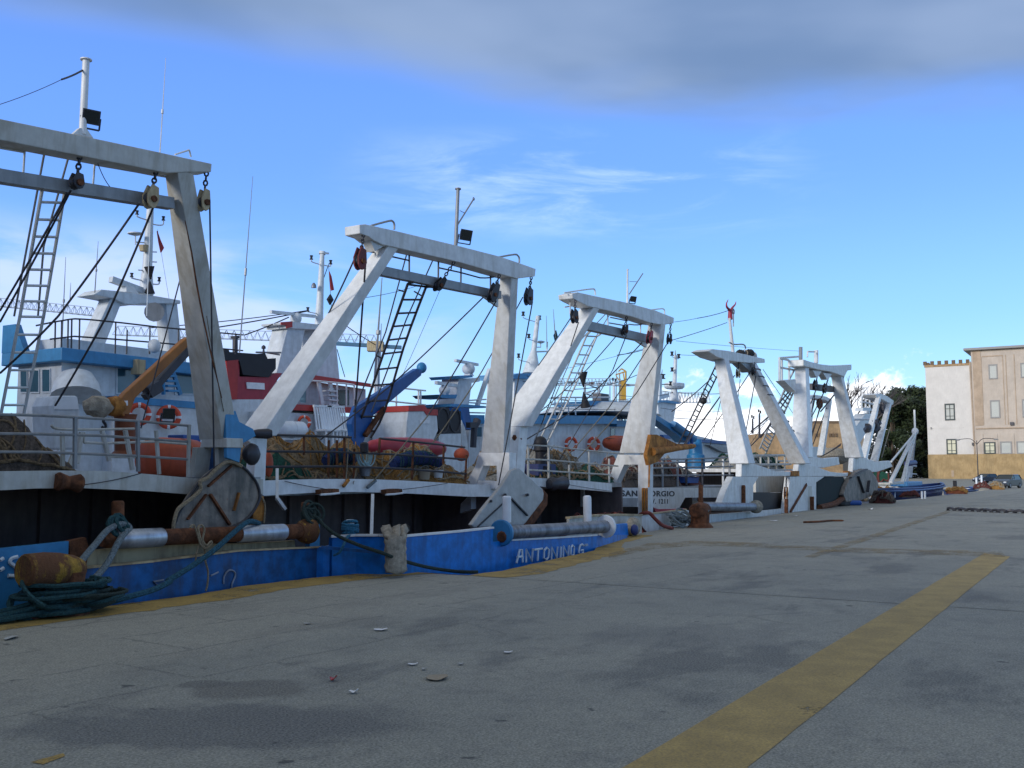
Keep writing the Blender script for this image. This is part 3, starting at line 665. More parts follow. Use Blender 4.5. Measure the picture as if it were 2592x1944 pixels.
# ladder up to the cross bar, leaning forward
ladder(B1, [K(1, 255, 890, .3), K(1, 120, 1659, 1.6), K(2, 5, 515, 2.2)], [K(1, 392, 895, .3), K(1, 262, 1659, 1.6), K(2, 125, 515, 2.2)], 13, white, .024)
rail(B1, [[K(1, 270, 660, .35), K(1, 85, 1659, 1.8)], [K(1, 415, 690, .35), K(1, 262, 1240, 1.2), K(1, 228, 1659, 1.8)]], [], grey_steel, .015, name='ladder_handrail')
wires(B1, [(K(1, 405, 920, .1), K(9, 0, 1030, 1.4), .02, .020), (K(1, 425, 905, .1), K(9, 0, 1190, 1.4), .02, .020),
           (K(1, 835, 985, .05), K(1, 350, 1659, 1.1), .02, .022), (K(1, 350, 1659, 1.1), K(2, 0, 300, 1.9), .02, .022),
           (K(1, 918, 1010, .05), K(1, 640, 1659, 1.2), .02, .022), (K(1, 640, 1659, 1.2), K(2, 290, 470, 2.4), .02, .022),
           (K(1, 1258, 960, -.03), K(2, 1125, 800, .6), .04, .018), (K(2, 1085, 0, .3), K(2, 1175, 500, .6), .05, .010, wire_tan),
           (K(1, 1085, 1420, 1.6), K(2, 740, 590, 2.0), .01, .016, wire_m), (K(1, 495, 185, .15), K(1, 370, 240, -.1), .01, .018), (K(1, 370, 240, -.1), K(1, -50, 405, -.4), .02, .006),
           (K(1, 580, 725, .2), K(1, 700, 915, .2), .08, .008), (K(2, 440, 885, .95), K(2, 740, 825, 1.0), .02, .010)])
whip(B1, K(1, 958, 700, .2), K(1, 995, 110, .2), .010, white)
# deck railing
n = 1.2
rail(B1, [P(10, [(-500, 880), (0, 890), (400, 912), (1100, 955), (1690, 1008)], n), P(10, [(-500, 1095), (0, 1100), (700, 1118), (1690, 1190)], n), P(10, [(-500, 1300), (0, 1302), (1000, 1340), (1690, 1385)], n)],
     [(K(10, 400, 912, n), K(10, 395, 1490, n), None), (K(10, 1100, 950, n), K(10, 1105, 1520, n), None), (K(10, 1675, 1000, n), K(10, 1665, 1590, n), white_old), (K(10, 1305, 1060, n + .1), K(10, 1340, 1550, n + .1), white_old),
      (K(10, 255, 1080, n + .1), K(10, 260, 1460, n + .1), white_old)], grey_steel, .020, .034)
n = 1.9
rail(B1, [smoothpath(P(10, [(130, 1000), (190, 1040), (400, 1050), (700, 1048), (1060, 1040)], n), 3), P(10, [(500, 1195), (720, 1205), (1000, 1195), (1300, 1185), (1680, 1215)], n), P(10, [(500, 1080), (500, 1195)], n), P(10, [(770, 1355), (1100, 1360)], n)],
     [(K(10, 700, 1060, n), K(10, 780, 1400, n), None), (K(10, 960, 1060, n), K(10, 1040, 1500, n), None), (K(10, 470, 1080, n), K(10, 420, 1430, n), None), (K(10, 390, 1310, n), K(10, 320, 1480, n), None)], white_old, .020, .04, name='inner_railing')
# deck crane
n = 3.2
cr = obj('deck_crane', plate(MB(), 10, [(905, 850), (915, 700), (975, 630), (1640, 30), (1692, 6), (1697, 90), (1075, 700), (1010, 880), (940, 905)], n, .15), orange_crane, B1, bevel=.02)
obj('hydraulic_ram', MB().bar(K(10, 1180, 690, n + .12), K(10, 1690, 130, n + .12), .12, .12).bar(K(10, 1200, 640, n + .1), K(10, 1330, 560, n + .1), .2, .2), dark_steel, cr)
obj('column', MB().lathe(K(10, 955, 1330, n + .15), K(10, 960, 880, n + .15), [(0, .24), (.1, .17), (.85, .17), (1, .2)], 14), orange_dark, cr, smooth=True)
obj('winch_cover', MB().ell(K(10, 655, 795, n + .1), (.26, .2, .185), 12, 8, .10), canvas, cr, smooth=True)
obj('pivot_housing', MB().lathe(K(10, 770, 790, n + .12), K(10, 915, 790, n + .12), [(0, .1), (.1, .16), (.6, .18), (1, .14)], 14), rust_orange, cr, smooth=True)
obj('data_plate', MB().prism(P(10, [(920, 730), (990, 725), (990, 780), (920, 785)], n - .006), (0, .004, 0)), paper, cr)
obj('hook', MB().tube(smoothpath(P(10, [(730, 920), (715, 960), (735, 985), (740, 1020), (715, 1035), (700, 1015)], n), 3), .025, 6), black, cr, smooth=True)
# gantry stay bracket with hydraulic end
n = .62
br_ = obj('stay_bracket', plate(MB(), 2, [(1183, 515), (1238, 497), (1258, 555), (1330, 592), (1345, 630), (1270, 672), (1258, 770), (1192, 745)], n, .07), blue_trim, B1, bevel=.01)
obj('stay_end', MB().lathe(K(2, 1320, 618, n + .1), K(2, 1428, 618, n - .1), [(0, .05), (.3, .075), (.8, .085), (1, .06)], 12).ell(K(2, 1320, 725, n + .1), (.16, .12, .18), 12, 8, .06), dark_steel, br_, smooth=True)
# stern roller
n = .42
p, q = K(11, 1225, 622, n), K(12, 1700, 968, n); d = q - p
ro = obj('stern_roller', MB().lathe(p - d * .03, q, [(0, .09), (.02, .115), (1, .12)], 20), rust, B1, smooth=True)
for t0, t1, m in ((.02, .22, chrome), (.59, .84, chrome)):
    obj('sleeve', MB().lathe(p + d * t0, p + d * t1, [(0, .128), (.01, .133), (.99, .133), (1, .128)], 20), m, ro, smooth=True)
obj('end_flange', MB().lathe(p + d * .93, p + d * 1.005, [(0, .13), (.4, .19), (.75, .215), (1, .205)], 22), yellow_rust, ro, smooth=True)
obj('roller_bracket', plate(MB(), 12, [(1715, 880), (1790, 850), (1812, 900), (1812, 1150), (1700, 1165), (1700, 1060)], .5, .1), blue_trim, B1)
obj('roller_bracket', plate(MB(), 11, [(770, 640), (960, 600), (1000, 720), (960, 950), (800, 900)], .5, .1), rust, B1)
obj('roller_bed', plate(MB(), 12, [(-900, 1200), (0, 1120), (950, 1110), (1530, 1075), (1540, 1180), (900, 1215), (0, 1330), (-900, 1420)], .62, .08), beige, B1)
obj('stern_post', MB().lathe(K(11, 1320, 600, .75), K(11, 1320, 190, .75), [(0, .085), (.95, .085), (1, .07)], 14), rust, B1, smooth=True)
obj('stern_post', MB().lathe(K(12, 1655, 900, .75), K(12, 1650, 645, .75), [(0, .075), (.95, .075), (1, .06)], 14), rust, B1, smooth=True)
# hand painted letters on the stern
n = .325
mb = MB(); strokes(mb, [smoothpath(P(11, [(195, 815), (130, 835), (112, 880), (165, 920), (195, 970), (175, 1025), (90, 1028)], n), 3), P(11, [(0, 855), (38, 830)], n), P(11, [(0, 968), (42, 940)], n), P(11, [(236, 1000), (240, 1004)], n)], .024)
obj('name_lettering', mb, lettering, B1)
for l in (smoothpath(P(12, [(735, 1560), (740, 1480), (790, 1410), (850, 1420), (865, 1470), (830, 1560), (825, 1610)], n), 3), P(12, [(590, 1470), (675, 1430)], n), P(11, [(1830, 1075), (1720, 1095), (1770, 1140)], n)):
    obj('name_lettering', strokes(MB(), [l], .014), faded_letters, B1)

# --- loose gear on the left trawler
heap('net_pile', 'brown fishing net heaped behind the rail at the left picture edge', 'fishing net', ((-1.5, 1.5), (2.1, 3.1)), 1.64, .72, net_brown, net_tan, 60, 3)
raft = thing('float_bag', 'big orange inflatable bag lying on deck behind the rail', 'float', K(10, 1450, 1560, 2.3))
ra = [K(10, 1165, 1380, 2.3), K(10, 1760, 1400, 2.3)]
obj('bag', MB().lathe(ra[0] - Vector((.02, 0, 0)), ra[1] + Vector((.05, 0, 0)), [(0, .05), (.03, .24), (.1, .33), (.3, .37), (.7, .37), (.9, .35), (.97, .26), (1, .06)], 20), orange_soft, raft, smooth='all')
obj('strap', MB().lathe(ra[0].lerp(ra[1], .62), ra[0].lerp(ra[1], .66), [(0, .375), (1, .375)], 20), orange_dark, raft, smooth=True)
bin_ = thing('deck_box', 'blue plastic crate standing behind the orange inflatable bag', 'crate', K(10, 1700, 1240, 2.5))
obj('body', plate(MB(), 10, [(1605, 1105), (1815, 1115), (1800, 1240), (1620, 1200)], 2.5, .4), plastic_blue, bin_, bevel=.02)
wb = thing('deck_locker', 'white box locker under the wheelhouse wall behind the crane', 'locker', K(2, 350, 600, 4.4))
obj('body', plate(MB(), 2, [(275, 470), (300, 418), (405, 418), (420, 500), (425, 700), (285, 700)], 4.4, .6), house_white, wb, bevel=.03)
obj('lid', plate(MB(), 2, [(300, 424), (405, 424), (415, 490), (285, 490)], 4.38, .015), plastic_white, wb)
od = thing('trawl_door', 'round brown steel trawl door leaning on the left trawler stern', 'trawl door', K(12, 700, 960, .7), "trawl doors leaning on the sterns")
oval = [(835, 195), (700, 225), (560, 330), (440, 450), (340, 600), (250, 740), (200, 860), (185, 960), (500, 985), (810, 930), (960, 860), (1060, 760), (1120, 660), (1142, 570), (1115, 450), (1050, 350), (950, 250)]
plt = obj('plate', plate(MB(), 12, oval, .72, .09), door_paint, od, bevel=.02)
rim = P(12, oval, .705); obj('rim', MB().tube(smoothpath(rim + [rim[0]], 2), .022, 6), dark_steel, plt, smooth=True)
mb = MB(); Q = lambda x, y: K(12, x, y, .70)
mb.bar(Q(580, 560), Q(800, 900), .07, .035).bar(Q(560, 470), Q(820, 240), .05, .03).bar(Q(540, 560), Q(330, 840), .05, .03)
obj('rib', mb, rust, od)
obj('shackle_bar', MB().bar(Q(905, 540), Q(850, 740), .05, .03), rust_orange, od)
obj('rim_rope', MB().tube(smoothpath([K(12, x, y, .66) for x, y in [(935, 245), (850, 200), (760, 200), (650, 280), (560, 370), (470, 420), (480, 500), (380, 600), (300, 660), (220, 730), (180, 860), (170, 950)]], 3), .030, 7), rope_tan, od, smooth=True)
sd = thing('shackle_plate', 'rusty orange steel plate edge beside the round trawl door', 'steel plate', K(12, 1125, 860, .95))
obj('plate', plate(MB(), 12, [(1062, 590), (1180, 580), (1195, 660), (1180, 860), (1062, 850)], .95, .05), rust_orange, sd)
obj('edge_rope', MB().tube(smoothpath(P(12, [(1150, 580), (1195, 660), (1195, 780), (1185, 880)], .92), 3), .016, 6), rope_tan, sd, smooth=True)
block(K(1, 480, 690, .1), K(1, 460, 850, .05), .22, .16, dark_steel, 'small black block on a long chain beside the ladder, left gantry')
block(K(1, 938, 785, .1), K(1, 905, 945, .02), .36, .19, beige, 'big cream pulley block in front of the left gantry cross bar')
block(K(1, 1240, 790, .1), K(1, 1222, 965, .05), .34, .16, beige, 'cream and black pulley block at the right tip of the left gantry')

# ------------------------------------------------------------------ second trawler: bright blue stern
B2 = thing('fishing_trawler', 'second trawler, bright blue stern hand lettered in white, tan nets piled on deck', 'fishing boat', (9.5, 6, -1.35), "trawlers moored stern to the quay")
hull(B2, 5.75, 14.2, .9, 25, .2, blue_hull)
# stern bulwark wraps round the stern; the right half drops under the roller
L0 = K(12, 1850, 1150, .25)
tp = [Vector((5.62, .5, L0.z)), L0, K(17, 700, 1402, .15), K(17, 705, 1330, .12), K(17, 930, 1318, -.15), K(17, 1150, 1318, -.55), K(17, 1370, 1326, -.85), K(17, 1900, 1280, -.95), K(17, 2205, 1246, -.98)]
tp2 = [K(6, 215, 1012, -.98), K(6, 600, 992, -1.0), K(6, 980, 968, -1.0), K(6, 1118, 960, -.6)]
mb = ribbon(MB(), tp, -1.0)
ribbon(mb, [Vector((tp[-1].x + .001, tp[-1].y, tp2[0].z))] + tp2 + [K(6, 1226, 962, -.2)], -1.0)
obj('stern_bulwark', mb, blue_hull, B2)
obj('bulwark_cap', cap_rail(MB(), tp[3:], .10, .035), white_clean, B2)
obj('bulwark_cap', cap_rail(MB(), tp2[:3], .10, .035), white_clean, B2)
obj('stern_quarter', plate(MB(), 6, [(1122, 878), (1228, 868), (1236, 962), (1122, 985)], -.1, .12), blue_hull, B2, bevel=.01)
obj('rubbing_strake', MB().bar(K(17, 600, 1420, .12), K(17, 1155, 1470, -.6), .05, .05), blue_worn, B2)
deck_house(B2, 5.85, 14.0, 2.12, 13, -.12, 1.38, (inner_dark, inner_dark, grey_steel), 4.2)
n = 2.0
top = P(17, [(60, 800), (300, 790), (600, 784), (900, 783), (1150, 788), (1500, 803), (1965, 832)], n); bot = P(17, [(60, 940), (300, 925), (600, 907), (900, 905), (1150, 909), (1500, 922), (1975, 948)], n)
top.append(top[-1] + Vector((1.3, 0, -.03))); bot.append(bot[-1] + Vector((1.3, 0, -.03)))
mb = MB(); dn = Vector((0, .14, 0))
for i in range(len(top) - 1): mb.hexa([bot[i], bot[i + 1], bot[i + 1] + dn, bot[i] + dn], [top[i], top[i + 1], top[i + 1] + dn, top[i] + dn])
obj('deck_edge', mb, white_clean, B2)
for x0, x1 in ((598, 768), (1207, 1358)):
    mb = MB(); pts = [K(17, x, y, 1.86) for x, y in [(x0, 885), (x0 + 50, 876), (x1 - 40, 873), (x1, 876), (x1, 915), (x0, 925)]]
    f = obj('fairlead', mb.prism(pts, (0, .14, 0)), rust, B2)
    obj('lip', MB().tube([K(17, x0 - 4, 930, 1.84), K(17, (x0 + x1) / 2, 925, 1.83), K(17, x1 + 4, 915, 1.84)], .022, 6), white_clean, f)
obj('stanchion', MB().bar(K(17, 1082, 930, 1.6), K(17, 1070, 1310, 1.2), .06, .06), white, B2)
obj('quarter_stay', MB().bar(K(17, 190, 690, 1.2), K(17, 190, 970, 1.0), .05, .05).bar(K(17, 190, 965, 1.0), K(17, 262, 1066, .95), .09, .05), white, B2)
# gantry
G = obj('gantry', plate(MB(), 3, [(858, 328), (900, 324), (1100, 368), (1560, 478), (1840, 550), (1960, 590), (2092, 637), (2086, 690), (1960, 706), (1850, 676), (1560, 592), (1110, 488), (1020, 468), (960, 440), (925, 412), (860, 390)], .5, .36), white, B2, bevel=.015)
obj('cross_bar', MB().bar(K(3, 990, 650, .85), K(3, 1830, 822, .85), .16, .18), grey_steel, G)
obj('gusset', plate(MB(), 3, [(1725, 830), (1830, 835), (1828, 905)], .82, .06), white, G)
obj('gusset', plate(MB(), 3, [(925, 415), (1040, 470), (965, 515)], .56, .2), white, G)
lt, lm, lb = K(3, 1052, 490, .68), K(4, 135, 425, 1.85), K(4, 168, 850, 1.97)
obj('leg', MB().frus(lm, (.36, .62), lt, (.30, .30)), white_clean, G, bevel=.015)
lk = lm.lerp(lt, .12)
obj('leg_foot', MB().prism([K(4, x, y, 1.84) for x, y in [(30, 395), (215, 395), (205, 560), (200, 700), (190, 845), (130, 800), (120, 690), (140, 520), (90, 470)]], (0, .22, 0)), white_clean, G, bevel=.01)
rt, rb = K(3, 1905, 690, .68), K(4, 1808, 545, 1.95)
obj('leg', MB().frus(rb, (.30, .66), rt, (.32, .30)), white, G, bevel=.015)
sp_ = rb.x - .15
mb = MB(); plateS(mb, 4, [(1695, 540), (1905, 540), (1905, 632), (1668, 632)], sp_, .32)
plateS(mb, 4, [(1668, 632), (1722, 632), (1640, 850), (1580, 850), (1612, 740)], sp_, .32)
plateS(mb, 4, [(1818, 632), (1905, 632), (1895, 790), (1818, 790)], sp_, .32)
plateS(mb, 4, [(1690, 735), (1818, 745), (1818, 795), (1662, 790)], sp_ + .02, .28)
plateS(mb, 4, [(1612, 850), (1640, 850), (1640, 935), (1560, 965), (1565, 900)], sp_, .26)
obj('leg_foot', mb, white_clean, G)
m_ = obj('mast', MB().lathe(K(3, 1530, 478, .66), K(3, 1547, 74, .66), [(0, .042), (.98, .038), (.981, .065), (1, .065)], 12), grey_steel, G, smooth=True)
obj('aerial_arm', MB().tube([K(3, 1546, 325, .66), K(3, 1655, 150, .66)], .018, 6).tube([K(3, 1560, 230, .66), K(3, 1590, 245, .66)], .008, 5).ring(K(3, 1656, 148, .66), .03, .01), grey_steel, m_)
floodlight(G, K(3, 1597, 400, .62), .27, .21)
H = lambda pts, n=.6: smoothpath(P(3, pts, n), 4)
rail(G, [H([(940, 335), (1060, 303), (1088, 304), (1100, 325), (1100, 362)])], [], grey_steel, .022, name='handrail')
rail(G, [H([(1830, 556), (1940, 537), (1965, 545), (1975, 565), (1975, 595)])], [], grey_steel, .022, name='handrail')
rail(G, [P(3, [(900, 512), (960, 522)], .8), P(3, [(1075, 550), (1200, 578)], .8), P(3, [(1412, 630), (1560, 662), (1700, 700)], .8), smoothpath(P(3, [(1700, 700), (1760, 700), (1850, 685)], .8), 3)],
     [(K(3, 1205, 505, .8), K(3, 1205, 665, .8), None), (K(3, 1410, 555, .8), K(3, 1408, 715, .8), None), (K(3, 1568, 596, .8), K(3, 1566, 748, .8), None), (K(3, 1774, 650, .8), K(3, 1774, 780, .8), None)], dark_steel, .016, .02, name='cross_bar_rail')
ladder(B2, smoothpath([K(3, 1235, 732, .95), K(3, 1200, 740, .95), K(3, 1175, 800, 1.0), K(3, 1030, 1215, 2.3), K(3, 885, 1640, 3.3), K(4, 810, 430, 3.8)], 3), smoothpath([K(3, 1375, 765, .95), K(3, 1330, 765, .95), K(3, 1305, 810, 1.0), K(3, 1165, 1190, 2.3), K(3, 1030, 1640, 3.3), K(4, 935, 435, 3.8)], 3), 11, dark_steel, .028)
rail(B2, [P(3, [(1195, 505), (1040, 1080), (880, 1480), (815, 1640)], 1.5), P(3, [(1380, 555), (1185, 990), (1010, 1460), (940, 1640)], 1.5), P(3, [(1130, 785), (1180, 800)], 1.3), P(3, [(970, 1240), (1010, 1262)], 2.3), P(3, [(1240, 795), (1290, 825)], 1.3)], [], dark_steel, .016, name='ladder_handrail')
wires(B2, [(K(3, 825, 560, .5), K(3, 640, 950, 1.3), .02, .022), (K(3, 900, 580, .5), K(3, 826, 1640, 2.6), .03, .026), (K(4, 826, 440, 2.7), K(4, 826, 170, 2.5), 0, .02),
           (K(3, 1722, 838, .7), K(3, 1080, 1450, 2.9), .02, .022), (K(3, 1080, 1450, 2.9), K(4, 585, 450, 3.6), .02, .022), (K(3, 1815, 860, .7), K(3, 1340, 1659, 1.6), .02, .022), (K(3, 1340, 1659, 1.6), K(17, 1040, 860, 1.95), .01, .022, wire_tan),
           (K(3, 1420, 785, .8), K(3, 1150, 1400, 2.6), .02, .007), (K(3, 2000, 835, .7), K(18, 660, 500, 1.9), .01, .02), (K(18, 660, 500, 1.9), K(4, 1390, 450, 2.7), .03, .022, wire_tan), (K(4, 1390, 450, 2.7), K(17, 1310, 760, 2.5), .01, .02, wire_tan),
           (K(3, 2068, 865, .55), K(4, 1830, 770, 1.5), .02, .022), (K(17, 260, 803, 1.97), K(17, 640, 876, 1.9), .01, .010), (K(17, 1365, 880, 1.9), K(17, 1780, 822, 1.95), .01, .010),
           (K(17, 860, 400, 2.3), K(17, 830, 830, 1.95), .03, .018, wire_tan), (K(17, 940, 640, 2.3), K(17, 900, 830, 1.95), .01, .012, wire_tan), (K(3, 890, 840, .9), K(3, 1280, 750, 3.2), .03, .008)])
obj('wire_clamp', MB().bar(K(17, 805, 855, 1.93), K(17, 858, 790, 1.93), .05, .05), rust_orange, B2); obj('wire_clamp', MB().bar(K(17, 1030, 865, 1.93), K(17, 1110, 795, 1.93), .05, .05), rope_grey, B2)
n = 2.12
rl = rust
rail(B2, [P(17, [(90, 372), (500, 380), (880, 395)], n), P(17, [(1150, 405), (1600, 450), (1940, 488)], n), P(17, [(90, 525), (700, 530), (1300, 555), (1945, 600)], n), P(17, [(90, 670), (800, 665), (1400, 690), (1960, 735)], n)],
     [(K(17, 818, 390, n), K(17, 818, 785, n), None), (K(17, 1148, 400, n), K(17, 1140, 560, n), None), (K(17, 1462, 435, n), K(17, 1448, 790, n), None), (K(17, 1745, 465, n), K(17, 1740, 640, n), None), (K(17, 1958, 560, n), K(17, 1945, 800, n), None),
      (K(17, 672, 420, n + .3), K(17, 668, 770, n + .3), None), (K(17, 748, 420, n + .3), K(17, 748, 770, n + .3), None), (K(17, 910, 500, n + .1), K(17, 905, 780, n + .1), None), (K(17, 440, 380, n), K(17, 440, 560, n), None)], dark_steel, .024, .028)
for o in B2.children:
    if o.name.startswith('railing'):
        for p_ in o.children: p_.data.materials[0] = rust
obj('deck_lantern', MB().lathe(K(17, 1003, 540, 2.1), K(17, 1003, 440, 2.1), [(0, .06), (.1, .09), (.85, .09), (1, .05)], 10), black, B2)
# blue deck crane
n = 3.4
cr = obj('deck_crane', plate(MB(), 3, [(840, 1600), (1262, 1335), (1300, 1345), (1290, 1385), (1060, 1580), (960, 1659), (905, 1800), (860, 1930), (815, 1900), (810, 1780), (800, 1720)], n, .16), blue_crane, B2, bevel=.02)
obj('boom_head', MB().ell(K(3, 1292, 1330, n + .15), (.14, .12, .14), 14, 9), blue_light, cr, smooth=True)
obj('column', MB().lathe(K(17, 930, 640, n + .15), K(17, 920, 300, n + .15), [(0, .17), (.7, .14), (1, .12)], 14), blue_crane, cr, smooth=True)
obj('hydraulic_ram', MB().bar(K(17, 1010, 380, n - .06), K(17, 1190, 120, n - .06), .09, .09), rust, cr)
# stern roller with end plates and upright pins
n = -.98
p, q = K(6, 225, 945, n), K(6, 1050, 893, n)
ro = obj('stern_roller', MB().lathe(p, q, [(0, .10), (.03, .135), (.85, .135), (.855, .145), (1, .145)], 22), roller_grey, B2, smooth=True)
obj('end_flange', MB().lathe(p + Vector((-.07, 0, 0)), p + Vector((.02, 0, 0)), [(0, .235), (.25, .26), (1, .25)], 26), blue_light, ro, smooth=True)
obj('bearing', MB().lathe(p + Vector((-.1, -.03, -.07)), p + Vector((-.05, -.03, -.07)), [(0, .09), (1, .13)], 9), rust, ro)
obj('end_flange', MB().lathe(q + Vector((-.03, 0, 0)), q + Vector((.06, 0, 0)), [(0, .25), (.75, .26), (1, .245)], 28), plastic_white, ro, smooth=True)
obj('roller_pin', MB().lathe(K(6, 262, 860, n + .05), K(6, 262, 648, n + .05), [(0, .085), (.9, .085), (.9, .09), (.97, .085), (1, .05)], 14), plastic_white, B2, smooth=True)
obj('roller_pin', MB().lathe(K(6, 908, 880, n + .22), K(6, 904, 645, n + .22), [(0, .095), (.9, .095), (.97, .085), (1, .05)], 14), plastic_white, B2, smooth=True)
obj('roller_pin', MB().lathe(K(17, 872, 1330, .05), K(17, 872, 1162, .05), [(0, .075), (.97, .075), (1, .06)], 12), plastic_white, B2, smooth=True)
# hand painted letters
n = -1.075
def L6(*pp): return P(6, pp, n)
A_ = [L6((338, 1188), (365, 1078), (382, 1078), (388, 1180)), L6((345, 1138), (388, 1132)),
      L6((415, 1180), (418, 1078), (462, 1172), (470, 1068)), L6((478, 1080), (545, 1070)), L6((512, 1075), (508, 1168)),
      L6((560, 1085), (580, 1062), (598, 1078), (594, 1140), (575, 1162), (558, 1145), (560, 1085)),
      L6((618, 1158), (622, 1062), (660, 1150), (668, 1054)), L6((690, 1146), (694, 1054)), L6((712, 1142), (716, 1052), (752, 1136), (758, 1044)),
      L6((775, 1060), (788, 1044), (800, 1056), (797, 1116), (783, 1128), (772, 1116), (775, 1060)), L6((810, 1128), (814, 1130)),
      L6((878, 1046), (864, 1036), (848, 1044), (840, 1070), (837, 1100), (845, 1119), (862, 1114), (872, 1098), (872, 1082), (856, 1084)), L6((890, 1035), (893, 1050)), L6((903, 1033), (905, 1046))]
mb = MB()
for l in A_: mb.tube(l, .022, 6)
obj('name_lettering', mb, lettering, B2)

# --- loose gear on the second trawler
heap('net_pile', 'long pile of tan trawl netting along the deck rail of the second trawler', 'fishing net', ((6.4, 2.9), (11.4, 4.3)), 1.36, 1.15, net_tan, net_gold, 90, 11)
heap('net_pile', 'green net heap at the left foot of the second gantry', 'fishing net', ((6.1, 2.25), (7.9, 3.0)), 1.36, .8, net_green, net_tan, 34, 12)
heap('net_pile', 'golden orange netting piled beside the right gantry leg of the second trawler', 'fishing net', ((10.6, 2.5), (13.6, 3.9)), 1.36, .95, net_gold, rope_tan, 70, 13)
heap('net_pile', 'brown matted net behind the middle of the second trawler rail', 'fishing net', ((7.7, 2.3), (9.6, 2.95)), 1.36, .42, net_brown, net_tan, 34, 14)
for a, b, rr, lab in ((K(17, 640, 620, 2.6), K(17, 900, 610, 2.6), .15, 'dark blue net roll behind the rust posts of the second trawler rail'), (K(17, 1270, 640, 2.55), K(17, 1700, 630, 2.55), .17, 'long dark blue net roll under the golden netting')):
    t = thing('net_roll', lab, 'net roll', center([a, b]), "blue net rolls on deck")
    pts = [a.lerp(b, i / 10) + Vector((0, 0, .12 * math.sin(math.pi * i / 10))) for i in range(11)]
    obj('roll', MB().tube(pts, [rr * (.7 + .3 * math.sin(math.pi * min(1, max(0, i / 10 * 1.1)))) for i in range(11)], 12), net_blue, t, smooth=True)
    rnd = random.Random(5); mb = MB()
    for i in range(14): mb.ring(pts[1 + i % 9] + Vector((rnd.uniform(-.1, .1), 0, 0)), rr * 1.0, .012, (rnd.uniform(-.3, .3), 1, 0), (0, 0, 1), 12, 4)
    obj('lashing', mb, rope_teal, t, smooth=True)
for (x, y, w, h, n, m, lab) in ((1008, 712, .13, .2, 2.4, roller_grey, 'grey bucket behind the middle of the second trawler rail'), (1693, 735, .12, .18, 2.35, house_white, 'pale bucket at the right end of the second trawler rail'), (1555, 740, .17, .24, 2.5, cardboard, 'olive tub standing between the two pale buckets')):
    c = K(17, x, y, n); t = thing('bucket', lab, 'bucket', c - Vector((0, 0, h / 2)), "buckets on deck")
    obj('body', MB().lathe(c - Vector((0, 0, h / 2)), c + Vector((0, 0, h / 2)), [(0, w * .8), (.93, w), (.94, w * 1.07), (1, w * 1.07)], 14), m, t, smooth=True)
    obj('handle', MB().ring(c + Vector((0, 0, h * .4)), w * 1.05, .008, (1, 0, 0), (0, -.4, .6), 10, 4, a0=0, a1=math.pi), grey_steel, t)
fl = K(17, 1910, 555, 2.5); t = thing('net_float', 'round orange net float resting on the golden netting', 'float', fl - Vector((0, 0, .16)))
obj('ball', MB().ell(fl, (.19, .19, .16), 14, 9), orange_soft, t, smooth=True); obj('eye', MB().ring(fl + Vector((0, 0, .17)), .04, .014, n=8, seg=5), orange_soft, t)
fl = K(17, 105, 650, 2.3); t = thing('net_float', 'dull orange float by the left foot of the second gantry', 'float', fl - Vector((0, 0, .18)))
obj('ball', MB().ell(fl, (.1, .1, .24), 12, 9), orange_soft, t, smooth=True); obj('eye', MB().ring(fl + Vector((0, 0, .25)), .03, .012, n=8, seg=5), orange_soft, t)
mb = MB(); rnd = random.Random(3); c0 = K(17, 1020, 600, 2.25); t = thing('rope_hank', 'pale blue rope hank hung over the second trawler rail', 'rope', c0)
for i in range(7): mb.ring(c0 + Vector((rnd.uniform(-.12, .12), rnd.uniform(-.04, .04), .12)), .22 + rnd.uniform(-.05, .05), .014, (1, .1, 0), (0, .1, 1.1), 14, 5, a0=math.pi, a1=2 * math.pi)
obj('strands', mb, paint('pale blue rope', (.25, .36, .38), .9, var=.3), t, smooth=True)
dg = thing('inflatable_dinghy', 'flat red upturned dinghy behind the second trawler nets', 'dinghy', K(17, 1360, 520, 4.6))
p, q = K(17, 1020, 480, 4.6), K(17, 1760, 500, 4.6)
obj('hull', MB().lathe(p, q, [(0, .03), (.06, .16), (.2, .24), (.5, .27), (.8, .25), (.95, .16), (1, .03)], 14), red_case, dg, smooth=True)
obj('grab_line', MB().tube([p.lerp(q, i / 16) + Vector((0, -.22 * math.sin(math.pi * i / 16), .06 + .03 * (i % 2))) for i in range(17)], .012, 5), rope_tan, dg)
od = thing('trawl_door', 'pale rectangular trawl door tilted on the bright blue stern', 'trawl door', K(6, 250, 880, .3), "trawl doors leaning on the sterns")
out = [(345, 428), (365, 428), (548, 590), (560, 625), (556, 680), (415, 865), (395, 885), (0, 905), (-20, 880), (60, 770), (225, 565), (300, 445)]
pl = obj('plate', plate(MB(), 6, out, .1, .10), door_white, od, bevel=.025)
mb = MB(); Q = lambda x, y: K(6, x, y, .085)
mb.bar(Q(285, 660), Q(425, 805), .06, .03).bar(Q(285, 660), Q(30, 895), .035, .02); obj('rib', mb, dark_steel, od)
mb = MB()
for x, y in ((250, 640), (430, 640), (135, 690)): mb.lathe(K(6, x, y, .02), K(6, x, y, .09), [(0, .02), (1, .035)], 8)
obj('bolt', mb, dark_steel, od)
obj('back_frame', plate(MB(), 6, [(548, 590), (590, 640), (585, 720), (470, 885), (400, 885)], .24, .14), rust, od)
fs = thing('bulwark_fender', 'dirty canvas chafing sleeve wrapped over the bright blue stern', 'fender', KG(17, 1250, 1640) + Vector((0, .2, 0)))
sl = [K(17, 1265, 1655, -1.0), K(17, 1262, 1500, -.98), K(17, 1258, 1400, -.96), K(17, 1262, 1340, -.92), K(17, 1262, 1275, -.72), K(17, 1275, 1250, -.45)]
w0 = .23
mb = MB(); rnd = random.Random(8); vs = []; cols = 9
